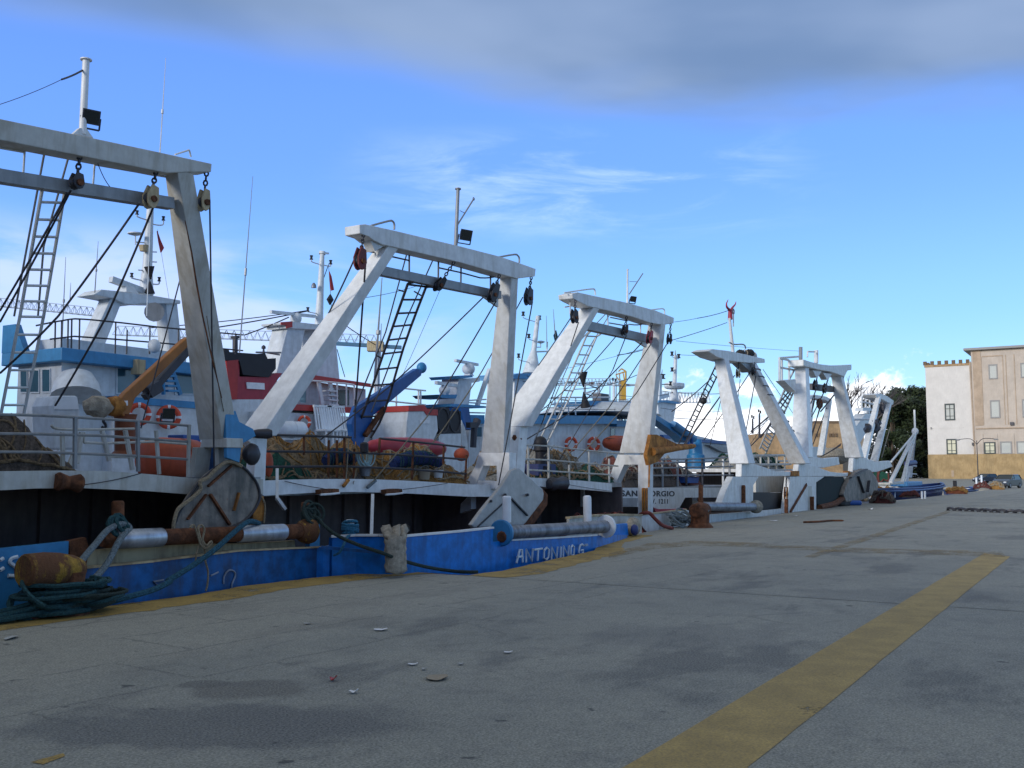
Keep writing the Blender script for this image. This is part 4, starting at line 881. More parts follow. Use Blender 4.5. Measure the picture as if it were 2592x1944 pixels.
for i, p in enumerate(smoothpath(sl, 4)):
    ww = w0 * (1 + .35 * max(0, (i - 11) / 9))
    for j in range(cols):
        a = -1 + 2 * j / (cols - 1); vs.append(p + Vector((a * ww, -.10 * (1 - a * a) - .03 + rnd.uniform(-.02, .02), rnd.uniform(-.02, .02) + (.04 * math.sin(j * 2.1) if i > 12 else 0))))
rows = len(vs) // cols
mb.add(vs, [(i * cols + j, i * cols + j + 1, (i + 1) * cols + j + 1, (i + 1) * cols + j) for i in range(rows - 1) for j in range(cols - 1)])
ff = obj('sleeve', mb, canvas, fs, smooth='all'); sm = ff.modifiers.new('solid', 'SOLIDIFY'); sm.thickness = .07; sm.offset = 1
obj('lashing', MB().bar(K(17, 1345, 1360, -1.02), K(17, 1335, 1630, -1.04), .06, .06), rope_green, fs)
kn = thing('rope_knot', 'teal mooring rope knotted round the white post on the bright blue stern', 'rope', K(17, 870, 1300, .05))
mb = MB(); rnd = random.Random(9); c0 = K(17, 872, 1240, .05)
for i in range(6): mb.ring(c0 + Vector((0, 0, -.08 + .035 * i)), .105 + rnd.uniform(0, .03), .026, (1, 0, rnd.uniform(-.25, .25)), (0, 1, rnd.uniform(-.25, .25)), 14, 6)
mb.tube(smoothpath([c0 + Vector((-.02, -.12, -.1)), K(17, 850, 1320, -.1), K(17, 810, 1400, -.25), K(17, 770, 1470, -.2), K(17, 720, 1495, -.05)], 4), .022, 6)
obj('turns', mb, paint('blue teal rope', (.03, .15, .25), .9, var=.4, bump=.6, scale=40), kn, smooth=True)
block(K(3, 885, 392, .55), K(3, 862, 568, .45), .46, .24, paint('dull oxide red', (.14, .02, .02), .6, dirt=.6, dirtcol=(.03, .012, .012)), 'red pulley block at the left tip of the second gantry')
block(K(3, 1522, 588, .55), K(3, 1418, 745, .7), .34, .2, black, 'black pulley block pulled aslant on a chain, second gantry centre')
block(K(3, 1838, 678, .55), K(3, 1795, 805, .62), .46, .27, dark_steel, 'dark blue pulley block left of the second gantry right leg')
block(K(3, 2060, 694, .6), K(3, 2040, 832, .55), .46, .25, dark_steel, 'dark pulley block at the right tip of the second gantry')

# wheelhouse of the second trawler
n = 9.5
cs = K(2, 322, 300, n); sL = cs.x; zr = K(2, 322, 238, n).z; zl = K(2, 600, 425, n).z; s1 = K(2, 1075, 300, n).x; zb = 1.38
n2 = KS(2, 95, 300, sL).y
WH = obj('wheelhouse', MB().box((sL, n, zb), (s1, n2, zr - .02)), house_white, B2)
ro = obj('roof', MB().box((sL - .25, n - .35, zr - .02), (s1 + .3, n2 + .3, zr + .28)), blue_trim, WH, bevel=.02)
fw_ = MB(); fw_.hexa([(sL - .25, n2 - .6, zr + .28), (sL - .1, n2 - .6, zr + .28), (sL - .1, n2 + .3, zr + .28), (sL - .25, n2 + .3, zr + .28)], [(sL - .25, n2 - .2, zr + .95), (sL - .1, n2 - .2, zr + .95), (sL - .1, n2 + .3, zr + .95), (sL - .25, n2 + .3, zr + .95)])
obj('screen', fw_, blue_light, WH)
obj('roof_cabin', MB().box((sL + .3, n + .5, zr + .28), (s1 - .2, n2 - .3, zr + .62)), house_white, WH)
obj('ledge', MB().box((K(2, 548, 410, n).x, n - .4, zl - .17), (s1 + .3, n + .01, zl)), blue_trim, WH)
obj('aft_cabin', MB().box((K(2, 548, 440, n).x, n - .36, zb), (s1 + .25, n - .004, zl - .175)), house_white, WH)
for x0, x1, y0, y1 in ((160, 210, 280, 405), (225, 268, 276, 403), (112, 148, 285, 405)):
    window(WH, [KS(2, x, y, sL - .003) for x, y in ((x0, y1), (x1, y1), (x1, y0), (x0, y0))], glass, out=(-1, 0, 0))
for x0, x1, y0, y1 in ((852, 1130, 350, 655), (1160, 1330, 370, 650), (1510, 1760, 415, 660)):
    window(WH, [K(10, x, y, n - .003) for x, y in ((x0, y1), (x1, y1), (x1, y0), (x0, y0))], glass)
mb = MB().lathe(K(2, 400, 420, n - .3), K(2, 400, 285, n - .1), [(0, .55), (.4, .5), (.8, .36), (1, .12)], 18); obj('vent_cowl', mb, house_white, WH, smooth=True)
obj('lamp_box', MB().box(K(10, 1090, 425, n - .5), K(10, 1160, 275, n - .4) + Vector((0, .12, 0))), beige, WH)
st = MB()
for i in range(5):
    y = 395 + i * 55; st.bar(K(10, 1395 + i * 4, y, n - .5), K(10, 1500 + i * 8, y + 4, n - .5), .22, .05)
st.bar(K(10, 1480, 360, n - .5), K(10, 1580, 660, n - .5), .05, .1).bar(K(10, 1375, 380, n - .5), K(10, 1390, 660, n - .5), .05, .1)
obj('steps', st, blue_trim, WH)
rail(WH, [smoothpath(P(9, [(505, 1240), (700, 1200), (900, 1165), (1050, 1145), (1300, 1160)], n), 2) + P(9, [(1700, 1200), (2212, 1260), (3400, 1370)], n), P(9, [(700, 1430), (1040, 1390), (1600, 1430), (2212, 1480), (3400, 1590)], n)],
     [(K(9, x, y, n), K(9, x - 8, 1640, n), None) for x, y in ((775, 1190), (865, 1170), (955, 1150), (1005, 1148), (1115, 1150), (1620, 1195), (1780, 1300), (2100, 1250), (2500, 1285), (2900, 1320), (3300, 1360))], dark_steel, .02, .02)
# lattice arch, radar and mast
na = n + 1.0
for pts in ([(1560, 830), (1730, 850), (1420, 1640), (1190, 1640)], [(2320, 870), (2480, 900), (2560, 1640), (2380, 1640)]):
    obj('arch_leg', plate(MB(), 9, pts, na, .45), house_white, WH, bevel=.02)
ar = obj('arch_top', plate(MB(), 9, [(1310, 805), (1425, 733), (1700, 760), (2212, 830), (2530, 885), (2530, 935), (2300, 930), (2050, 925), (1880, 945), (1740, 935), (1600, 860)], na - .1, .7), house_white, WH, bevel=.02)
obj('radar_bar', MB().bar(K(9, 1550, 590, na + .2), K(9, 1980, 750, na + .2), .16, .15), house_white, ar); obj('radar_pedestal', MB().frus(K(9, 1790, 790, na + .2), (.4, .4), K(9, 1780, 690, na + .2), (.22, .22)), house_white, ar)
m_ = obj('mast', MB().lathe(K(1, 875, 1530, na + .3), K(1, 902, 1000, na + .3), [(0, .20), (.3, .13), (1, .09)], 12), house_white, WH, smooth=True)
nm = na + .3
for (x0, y0, x1, y1) in ((890, 1085, 822, 1050), (900, 1105, 980, 1085), (870, 1450, 790, 1425), (900, 1465, 955, 1450)): mast_lamp(m_, K(1, x0, y0, nm), K(1, x1, y1, nm - .02), None, .10)
obj('antenna_dome', MB().lathe(K(1, 812, 1175, nm), K(1, 812, 1155, nm), [(0, .08), (.4, .2), (.7, .2), (1, .05)], 14).tube([K(1, 812, 1230, nm), K(1, 812, 1170, nm)], .02, 5).tube([K(1, 812, 1215, nm), K(1, 880, 1220, nm)], .02, 5), house_white, m_, smooth=True)
obj('horn', MB().lathe(K(1, 862, 1270, nm - .1), K(1, 862, 1235, nm - .1), [(0, .1), (1, .13)], 10), beige, m_)
mb = MB()
for y in (1275, 1335): mb.tube([K(1, 890, y - 2, nm), K(1, 940, y, nm)], .018, 5)
mb.tube([K(1, 828, 1383, nm), K(1, 870, 1386, nm)], .018, 5); obj('step_pegs', mb, house_white, m_)
obj('searchlight', MB().lathe(K(9, 2160, 1050, na - .3), K(9, 2160, 1050, na - .6), [(0, .16), (.5, .24), (1, .25)], 14), grey_steel, WH, smooth=True)
obj('satellite_dome', MB().ell(K(10, 1285, 115, n - .2), (.16, .16, .18), 12, 9), house_white, WH, smooth=True)
wires(WH, [(K(1, 905, 1010, nm), K(1, 880, 1659, na - 2), 0, .014, house_white), (K(1, 945, 1140, nm), K(1, 1015, 1560, na), .01, .006), (K(3, 850, 1090, 8), K(3, 640, 1000, 8), 0, .004)])
fg = thing('flag', 'small furled red and green flag on the second trawler mast line', 'flag', K(1, 948, 1150, nm))
obj('cloth', MB().add(P(1, [(945, 1148), (965, 1205), (985, 1250), (968, 1278), (955, 1215)], nm - .02) + [p + Vector((0, .04, 0)) for p in P(1, [(945, 1148), (965, 1205), (985, 1250), (968, 1278), (955, 1215)], nm - .02)], [(0, 1, 2, 3, 4), (9, 8, 7, 6, 5), (0, 5, 6, 1), (1, 6, 7, 2), (2, 7, 8, 3), (3, 8, 9, 4), (4, 9, 5, 0)]), flag_red, fg)
def day_cones(k, up, lo, n, r, label):
    r *= mpp(K(k, *up[0], n)); t = thing('day_shape', label, 'day signal', K(k, *up[0], n))
    for (a, b), rev in ((up, 0), (lo, 1)):
        p, q = K(k, *a, n), K(k, *b, n); obj('cone', MB().lathe(p, q, [(0, r), (.02, r), (1, .015)] if not rev else [(0, .015), (.98, r), (1, r)], 16), black, t, smooth=True)
    obj('cord', MB().tube([K(k, up[0][0], up[0][1] - 30, n), K(k, *lo[1], n)], .008, 5), wire_m, t); return t
day_cones(1, ((895, 1362), (905, 1440)), ((900, 1450), (898, 1522)), nm - .35, 13, 'pair of black day cones on the second trawler mast, point to point')
life_ring(K(10, 1405, 912, n - .45), 31 * mpp(K(10, 1405, 912, n - .45)), 'orange life ring under the second trawler wheelhouse, lamp hung before it')
life_ring(K(10, 1075, 880, n - .45), 30 * mpp(K(10, 1075, 880, n - .45)), 'orange life ring half hidden behind the orange crane boom')
floodlight(B1, K(10, 1440, 868, 1.3), .17, .15)
whip(WH, K(16, 1140, 1060, 8.5), K('T', 640, 446, 8.5), .02); whip(WH, K(9, 870, 1400, n + 1), K(9, 920, 280, n + 1), .016); whip(WH, K(9, 1325, 800, n + 1), K(9, 1375, 60, n + 1), .016); whip(WH, K(9, 978, 900, n + 1), K(9, 990, 640, n + 1), .012, None, False)

# ------------------------------------------------------------------ third trawler: white stern, red trimmed wheelhouse
B3 = thing('fishing_trawler', 'third trawler, white stern with red roller gear and red trimmed wheelhouse', 'fishing boat', (18.5, 6, -1.35), "trawlers moored stern to the quay")
hull(B3, 14.6, 21.7, .9, 25, .2, white_old)
n = .35
tp = [K(6, 1000, 812, n), K(6, 1180, 806, n), K(19, 410, 1138, n)]
tp = [Vector((14.7, n, tp[0].z))] + tp
obj('stern_bulwark', ribbon(MB(), tp, -1.0), white_old, B3)
obj('bulwark_cap', cap_rail(MB(), tp, .14, .05), beige, B3)
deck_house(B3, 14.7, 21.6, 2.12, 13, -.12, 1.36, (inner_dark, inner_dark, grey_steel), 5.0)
n = 2.0
top = P(6, [(300, 488), (440, 500), (590, 510), (850, 526), (1100, 548)], n); bot = P(6, [(300, 545), (440, 560), (600, 582), (850, 596), (1105, 618)], n)
mb = MB(); dn = Vector((0, .14, 0))
for i in range(len(top) - 1): mb.hexa([bot[i], bot[i + 1], bot[i + 1] + dn, bot[i] + dn], [top[i], top[i + 1], top[i + 1] + dn, top[i] + dn])
obj('deck_edge', mb, white, B3)
obj('fairlead', MB().lathe(K(6, 600, 555, 1.9), K(6, 715, 548, 1.9), [(0, .12), (.2, .2), (.6, .15), (1, .2)], 10), dark_steel, B3, smooth=True)
obj('porthole', MB().lathe(K(6, 735, 672, 4.86), K(6, 735, 672, 4.99), [(0, .2), (1, .2)], 18), grey_steel, B3, smooth=True)
G = obj('gantry', plate(MB(), 5, [(750, 282), (795, 270), (920, 298), (1150, 345), (1390, 410), (1528, 465), (1525, 508), (1445, 520), (1350, 506), (1200, 456), (920, 388), (870, 378), (790, 338), (755, 318)], .6, .42), white, B3, bevel=.02)
obj('cross_bar', MB().bar(K(5, 830, 520, .95), K(5, 1340, 632, .95), .2, .24), grey_steel, G); obj('gusset', plate(MB(), 5, [(1210, 620), (1320, 640), (1318, 692)], .9, .08), white, G)
lt, lb = K(5, 895, 380, .8), K(5, 290, 1300, 1.95)
obj('leg', MB().frus(lb, (.44, .95), lt, (.34, .40)), white_clean, G, bevel=.02)
obj('leg_foot', MB().frus(lb - Vector((.1, 0, 1.7)), (.4, .5), lb - Vector((0, 0, .002)), (.4, .7)), white_clean, G)
rt, rb = K(5, 1397, 512, .8), K(5, 1235, 1500, 1.95)
obj('leg', MB().frus(rb, (.36, 1.0), rt, (.36, .42)), white, G, bevel=.02)
sp_ = rb.x - .2
mb = MB(); plateS(mb, 6, [(1150, 318), (1390, 322), (1392, 398), (1118, 398)], sp_, .4)
plateS(mb, 6, [(1118, 398), (1200, 398), (1045, 742), (1000, 742)], sp_, .4)
plateS(mb, 6, [(1312, 398), (1392, 398), (1390, 872), (1312, 872)], sp_, .4)
obj('leg_foot', mb, white, G)
mb = MB()
for x in (1348, 1364, 1382): mb.tube([KS(6, x, 585, sp_ - .05), KS(6, x + 2, 790, sp_ - .05)], .028, 6)
mb.tube([KS(6, 1345, 790, sp_ - .05), KS(6, 1345, 870, sp_ - .05)], .05, 6); obj('pipe', mb, rust_orange, B3)
obj('rust_streak', MB().bar(KS(5, 1345, 1340, sp_ - .012), KS(6, 1398, 580, sp_ - .012), .02, .05), rust_orange, G)
m_ = obj('mast', MB().lathe(K(5, 1170, 352, .78), K(5, 1172, 95, .78), [(0, .03), (.98, .025), (1, .04)], 10), white_clean, G, smooth=True)
obj('aerial_arm', MB().tube([K(5, 1185, 285, .78), K(5, 1288, 128, .78)], .018, 5).tube([K(5, 1185, 188, .78), K(5, 1240, 190, .78)], .008, 5), grey_steel, m_)
floodlight(G, K(5, 1212, 322, .75), .2, .15, mat=black)
Hh = lambda pts, n=.75: smoothpath(P(5, pts, n), 3)
hr = rail(G, [Hh([(690, 275), (800, 258), (905, 245), (922, 258), (926, 292)])], [], white, .02, name='handrail')
rail(G, [Hh([(1350, 406), (1435, 396), (1452, 408), (1455, 436)])], [], white, .02, name='handrail')
rail(G, [P(5, [(690, 275), (690, 275), (735, 272)], .75), P(5, [(690, 385), (745, 375), (860, 400)], 1.0)], [(K(5, 733, 275, .8), K(5, 733, 440, .8), None), (K(5, 895, 400, .9), K(5, 895, 500, .9), None), (K(5, 1020, 440, .9), K(5, 1022, 540, .9), None), (K(5, 1272, 480, .9), K(5, 1270, 600, .9), None)], white, .018, .018, name='cage_rail')
rail(G, [Hh([(1040, 462), (1150, 485), (1170, 490)], .9), Hh([(1030, 505), (1150, 525)], .9), Hh([(1180, 515), (1250, 520), (1330, 505)], .9)], [], grey_steel, .018, name='cross_bar_rail')
ladder(B3, [K(5, 885, 572, 1.1), K(5, 860, 600, 1.1), K(5, 660, 1070, 2.4), K(5, 490, 1420, 3.2), K(5, 460, 1490, 3.4)], [K(5, 965, 590, 1.1), K(5, 935, 610, 1.1), K(5, 760, 1010, 2.2), K(5, 560, 1420, 3.2), K(5, 530, 1490, 3.4)], 13, white, .026)
rail(B3, [P(5, [(1010, 430), (790, 660), (620, 1060), (460, 1400)], 1.9), P(5, [(1045, 425), (880, 690), (700, 1080), (560, 1400)], 1.9)], [], grey_steel, .014, name='ladder_handrail')
wires(B3, [(K(5, 735, 470, .5), K(5, 490, 830, 1.3), .01, .02), (K(5, 797, 500, .5), K(5, 700, 790, 1.2), .01, .02), (K(5, 700, 790, 1.2), K(5, 410, 1540, 2.3), .03, .02), (K(5, 1085, 605, .95), K(5, 860, 862, 1.4), .01, .02), (K(5, 860, 862, 1.4), K(5, 365, 1300, 2.5), .03, .018),
           (K(5, 1162, 600, .8), K(5, 1105, 745, 1.0), 0, .022), (K(5, 1105, 745, 1.0), K(5, 1060, 860, 1.2), 0, .022), (K(5, 1060, 860, 1.2), K(5, 615, 1610, 2.6), .03, .018), (K(5, 1282, 655, .8), K(5, 800, 1145, 1.9), .03, .024), (K(5, 800, 1145, 1.9), K(5, 345, 1425, 2.3), .02, .024),
           (K(5, 1352, 662, .7), K(5, 1030, 1150, 1.6), .01, .022), (K(5, 1030, 1150, 1.6), K(5, 640, 1600, 2.6), .02, .022, wire_tan), (K(5, 1470, 668, .55), K(5, 1240, 1040, 1.1), .01, .022), (K(5, 1240, 1040, 1.1), K(5, 690, 1650, 2.3), .03, .024, wire_tan),
           (K(5, 1300, 700, 1.0), K(5, 630, 870, 3.0), .02, .008), (K(6, 720, 552, 1.9), K(6, 1100, 612, 1.95), .01, .010), (K(6, 560, 330, 2.2), K(6, 640, 245, 2.6), .01, .02, wire_tan)])
n = 2.15
rail(B3, [P(6, [(320, 238), (600, 250), (900, 285), (1195, 312)], n), P(6, [(320, 350), (600, 362), (1150, 410)], n), P(6, [(430, 440), (1100, 480)], n)], [(K(6, x, y, n), K(6, x, y2, n), None) for x, y, y2 in ((432, 245, 500), (596, 252, 515), (920, 288, 530), (1080, 350, 545), (760, 400, 520))], white_old, .024, .034)
n = 2.8; hb = K(5, 330, 1400, 1.75)
hk = thing('hook_block', 'rusty orange hook block hung beside the second gantry right leg', 'hook', K(5, 362, 1250, 1.75))
obj('cheek', MB().lathe(K(5, 335, 1330, 1.75), K(5, 320, 1420, 1.75), [(0, .06), (.3, .13), (.7, .14), (1, .08)], 12), rust, hk, smooth=True)
obj('hook', MB().tube([K(5, 365, 1250, 1.75), K(5, 350, 1300, 1.75), K(5, 340, 1340, 1.75)], [.03, .045, .06], 8), rust_orange, hk, smooth=True)
obj('chain', chain(chain(MB(), K(5, 325, 1420, 1.75), K(5, 345, 1600, 1.8), .08, .03), K(5, 350, 1460, 1.8), K(5, 370, 1640, 1.9), .08, .03), dark_steel, hk)
block(K(5, 773, 332, .6), K(5, 766, 455, .5), .42, .24, black, 'black pulley block at the left tip of the third gantry')
block(K(5, 1165, 455, .6), K(5, 1150, 560, .75), .34, .2, dark_steel, 'dark pulley block under the third gantry mast')
block(K(5, 1358, 505, .6), K(5, 1340, 615, .65), .40, .25, red_case, 'dark red pulley block left of the third gantry right leg')
block(K(5, 1502, 512, .65), K(5, 1490, 628, .6), .38, .17, black, 'slim black pulley block at the right tip of the third gantry')
day_cones(5, ((828, 878), (835, 995)), ((836, 1030), (852, 1148)), 2.0, 13, 'large pair of black day cones hanging inside the third gantry')
heap('net_pile', 'tan and grey netting along the rail of the third trawler', 'fishing net', ((15.2, 2.8), (21.5, 4.4)), 1.36, 1.0, net_grey, net_tan, 90, 21, r=.02)
heap('net_pile', 'dark green net spread in front of the grey netting, third trawler', 'fishing net', ((16.4, 2.3), (21.5, 2.95)), 1.36, .6, net_green, net_tan, 46, 22, r=.02)
heap('net_pile', 'orange red net heap on the low working deck of the third trawler', 'fishing net', ((16.5, .7), (20.2, 1.7)), -.10, .75, orange_soft, net_red, 40, 23, r=.02)
for x, y, m, lab in ((500, 1420, black, 'black round float standing on the third trawler rail'),):
    c = K(5, 507, 1420, 2.6); t = thing('net_float', lab, 'float', c); obj('ball', MB().ell(c, (.19, .19, .19), 14, 9), m, t, smooth=True); obj('eye', MB().ring(c - Vector((0, 0, .2)), .05, .02, n=8, seg=5), m, t)
c = K(5, 510, 1500, 2.6); t = thing('deck_winch', 'small black capstan head behind the third trawler rail', 'winch', c)
obj('head', MB().lathe(c - Vector((0, 0, .6)), c + Vector((0, 0, .2)), [(0, .3), (.3, .3), (.32, .16), (.8, .16), (.85, .22), (1, .2)], 12), black, t, smooth=True); obj('base', MB().box(c + Vector((-.5, -.2, -.62)), c + Vector((.5, .3, -.3))), plastic_navy, t)
# red trimmed wheelhouse and funnels
n = 10.2
zb = 1.3
def Z(k, x, y, n): return K(k, x, y, n).z
sL = K(17, 330, 120, n).x; sR = K(17, 1440, 170, n).x; zr = Z(17, 620, 110, n)
WH = obj('wheelhouse', MB().box((sL - 1, n, zb), (sR, n + 6, zr - .25)), house_white, B3)
obj('trim', MB().hexa([K(17, 310, 138, n - .12), K(17, 1440, 200, n - .12), K(17, 1440, 200, n + 6), K(17, 310, 138, n + 6)], [K(17, 310, 82, n - .12), K(17, 1440, 145, n - .12), K(17, 1440, 145, n + 6), K(17, 310, 82, n + 6)]), red_trim, WH)
nu = n + 1.6
UP_ = obj('upper_cabin', plate(MB(), 3, [(300, 1420), (500, 1420), (900, 1480), (900, 1640), (300, 1640)], nu, 4), house_white, WH)
obj('roof', MB().hexa([K(3, 490, 1410, nu - .5), K(3, 965, 1470, nu - .5), K(3, 965, 1470, nu + 4), K(3, 490, 1410, nu + 4)], [K(3, 500, 1375, nu - .5), K(3, 965, 1445, nu - .5), K(3, 965, 1445, nu + 4), K(3, 500, 1375, nu + 4)]), red_trim, WH)
for (x0, x1, y0, y1, g) in ((432, 482, 1465, 1580, glass_sky), (690, 785, 1478, 1600, glass_dark)):
    window(WH, [K(3, x, y, nu - .003) for x, y in ((x0, y1), (x1, y1), (x1, y0), (x0, y0))], g)
st = MB()
for i in range(5): st.bar(K(3, 618 + i * 3, 1490 + i * 32, nu - .6), K(3, 685 + i * 3, 1495 + i * 32, nu - .6), .25, .05)
st.bar(K(3, 570, 1420, nu - .6), K(3, 605, 1640, nu - .6), .06, .15).bar(K(3, 650, 1430, nu - .6), K(3, 690, 1640, nu - .6), .06, .15); obj('steps', st, house_white, WH)
rail(WH, [P(3, [(940, 1450), (1320, 1490)], n + .2), P(3, [(900, 1545), (1320, 1590)], n + .2)], [(K(3, x, y, n + .2), K(3, x, 1640, n + .2), None) for x, y in ((965, 1440), (1115, 1470), (1270, 1485), (1285, 1487))], white_clean, .03, .035)
rail(WH, [P(3, [(500, 1418), (760, 1440), (820, 1450)], nu - .7)], [(K(3, x, y, nu - .7), K(3, x, 1620, nu - .7), None) for x, y in ((765, 1440), (820, 1452), (700, 1435))], white_clean, .03, .03)
# right funnel casing
nf = 8.6
fc = obj('funnel_casing', plate(MB(), 17, [(1415, 155), (1560, 150), (1590, 190), (1680, 192), (1690, 330), (1640, 440), (1640, 700), (1380, 700), (1400, 250)], nf, 1.4), house_white, B3)
obj('casing_top', plate(MB(), 17, [(1418, 97), (1562, 92), (1592, 130), (1690, 135), (1690, 190), (1590, 188), (1562, 150), (1415, 152)], nf - .03, 1.45), red_trim, fc)
obj('vent_box', plate(MB(), 17, [(1575, 118), (1785, 115), (1800, 148), (1905, 152), (1905, 358), (1700, 360), (1690, 190)], nf + .1, 1.3), black, fc)
for x in (1740, 1850): obj('fan_ring', MB().ring(K(17, x, 235, nf + .09), .42, .03, (.8, 0, 0), (0, 0, 1), 20, 6), dark_steel, fc)
obj('casing_base', plate(MB(), 17, [(1700, 362), (1905, 360), (1905, 720), (1690, 720)], nf + .12, 1.2), house_white, fc)
obj('maker_plate', plate(MB(), 17, [(1520, 232), (1612, 232), (1612, 265), (1520, 265)], nf - .02, .01), paper, fc)
# left funnel casing
nl = 11.0
fc = obj('funnel_casing', plate(MB(), 16, [(960, 1180), (1140, 1165), (1140, 1400), (1560, 1410), (1640, 1350), (1740, 1352), (1480, 1720), (1000, 1720)], nl, 1.6), red_case, B3)
cx = K(16, 1135, 1300, nl).x
obj('casing_side', plate(MB(), 16, [(955, 1180), (1125, 1165), (1110, 1720), (1010, 1720)], nl - .08, .07), red_trim, fc)
obj('vent_box', plate(MB(), 16, [(925, 1018), (985, 1014), (1002, 1055), (1380, 1082), (1500, 1072), (1535, 1150), (1650, 1142), (1650, 1290), (1545, 1410), (1190, 1375), (1140, 1180), (940, 1170)], nl - .05, 1.5), black, fc)
obj('casing_base', plate(MB(), 16, [(1000, 1720), (1480, 1720), (1500, 2100), (1000, 2100)], nl, 1.5), house_white, fc)
sg = obj('sign_board', plate(MB(), 16, [(1240, 1478), (1490, 1492), (1495, 1582), (1250, 1568)], nl - .04, .03), paper, fc)
obj('exhaust_pipe', MB().tube([K(16, 1080, 1060, nl + .6), K(16, 1080, 850, nl + .6)], .08, 8).bar(K(16, 1050, 850, nl + .6), K(16, 1110, 850, nl + .6), .2, .08), dark_steel, fc)
obj('lamp', MB().lathe(K(16, 1478, 1070, nl + .5), K(16, 1478, 960, nl + .5), [(0, .04), (.5, .03), (.55, .07), (.8, .07), (1, .02)], 10), dark_steel, fc); obj('grab_rail', MB().tube([K(16, 1370, 1060, nl + .5), K(16, 1720, 1065, nl + .5)], .03, 5).tube([K(16, 1500, 1060, nl + .7), K(16, 1700, 1095, nl + .7)], .03, 5), grey_steel, fc)
# arch, radar and mast
na = 12.0
for pts in ([(355, 1045), (480, 1045), (410, 1390), (270, 1390)], [(560, 1050), (745, 1085), (690, 1110), (720, 1420), (560, 1420), (540, 1130)]): obj('arch_leg', plate(MB(), 3, pts, na, .7), house_white, WH, bevel=.02)
ar = obj('arch_top', plate(MB(), 3, [(310, 1012), (385, 1006), (555, 1025), (745, 1065), (745, 1085), (560, 1062), (480, 1058), (345, 1052), (345, 1030), (312, 1026)], na - .1, .9), house_white, WH)
obj('arch_cap', plate(MB(), 3, [(308, 1010), (388, 1004), (388, 1045), (345, 1054), (345, 1032), (308, 1028)], na - .13, .02), red_trim, ar)
obj('radar_pedestal', MB().ell(K(3, 412, 985, na + .3), (.2, .2, .2), 12, 8), house_white, ar, smooth=True); obj('radar_bar', MB().bar(K(3, 235, 938, na + .3), K(3, 545, 970, na + .3), .11, .10), house_white, ar)
m_ = obj('mast', MB().lathe(K(3, 572, 1030, na + .3), K(3, 596, 535, na + .3), [(0, .15), (.4, .12), (1, .08)], 12).lathe(K(3, 596, 535, na + .3), K(3, 598, 518, na + .3), [(0, .12), (1, .12)], 12).bar(K(3, 600, 525, na + .3), K(3, 640, 530, na + .3), .06, .06), house_white, WH, smooth=True)
nm = na + .3
for x0, y0, x1, y1 in ((575, 605, 520, 572), (600, 610, 655, 605), (555, 950, 495, 935)): mast_lamp(m_, K(3, x0, y0, nm), K(3, x1, y1, nm), None, .16)
obj('bell', MB().lathe(K(3, 537, 770, nm), K(3, 537, 735, nm), [(0, .09), (.6, .08), (1, .03)], 10), roller_grey, m_, smooth=True)
obj('radar_reflector', MB().lathe(K(3, 650, 890, nm), K(3, 653, 815, nm), [(0, .02), (.5, .13), (1, .02)], 4), black, m_)
fg = thing('flag', 'small furled flag on the third trawler mast behind the tilted gantry leg', 'flag', K(3, 650, 655, nm))
fp = [(648, 655), (662, 690), (680, 785), (662, 790), (652, 720)]
obj('cloth', MB().prism(P(3, fp, nm), (0, .04, 0)), flag_red, fg); obj('halyard', MB().tube([K(3, 640, 600, nm), K(3, 660, 900, nm)], .008, 5), wire_m, fg)
wires(WH, [(K(3, 485, 930, nm), K(3, -600, 1050, nm), .05, .022), (K(3, 485, 935, nm), K(16, 840, 710, nm), .02, .03), (K(16, 1830, 570, nm), K(16, 1210, 820, nm), .02, .03), (K(3, 600, 600, nm), K(3, 570, 1000, nm), 0, .012), (K(3, 640, 610, nm), K(3, 600, 720, nm), 0, .02), (K(3, 755, 1030, nm), K(3, 970, 1170, nm), .02, .025), (K(3, 700, 1200, nm), K(3, 755, 1395, nm), .02, .02)])
whip(WH, K(3, 965, 1400, na), K(3, 1015, 700, na), .05); whip(WH, K(3, 1000, 1300, na), K(3, 1010, 1020, na), .03, None, False)
life_ring(K(17, 420, 255, n - .1), 18 * mpp(K(17, 420, 255, n)), 'orange life ring on the white wall under the red trim')
rf = thing('raft_canister', 'white life raft canister in front of the red trimmed wheelhouse', 'life raft', K(17, 320, 370, n - 1.2))
p, q = K(17, 200, 320, n - 1.2), K(17, 445, 325, n - 1.2)
obj('shell', MB().lathe(p, q, [(0, .05), (.04, .18), (.12, .24), (.48, .24), (.5, .26), (.52, .24), (.88, .24), (.96, .18), (1, .05)], 18), plastic_white, rf, smooth=True); obj('cradle', MB().box(p + Vector((.3, -.3, -.75)), p + Vector((.42, .3, -.3))).box(q + Vector((-.42, -.3, -.75)), q + Vector((-.3, .3, -.3))), grey_steel, rf)
proto = None
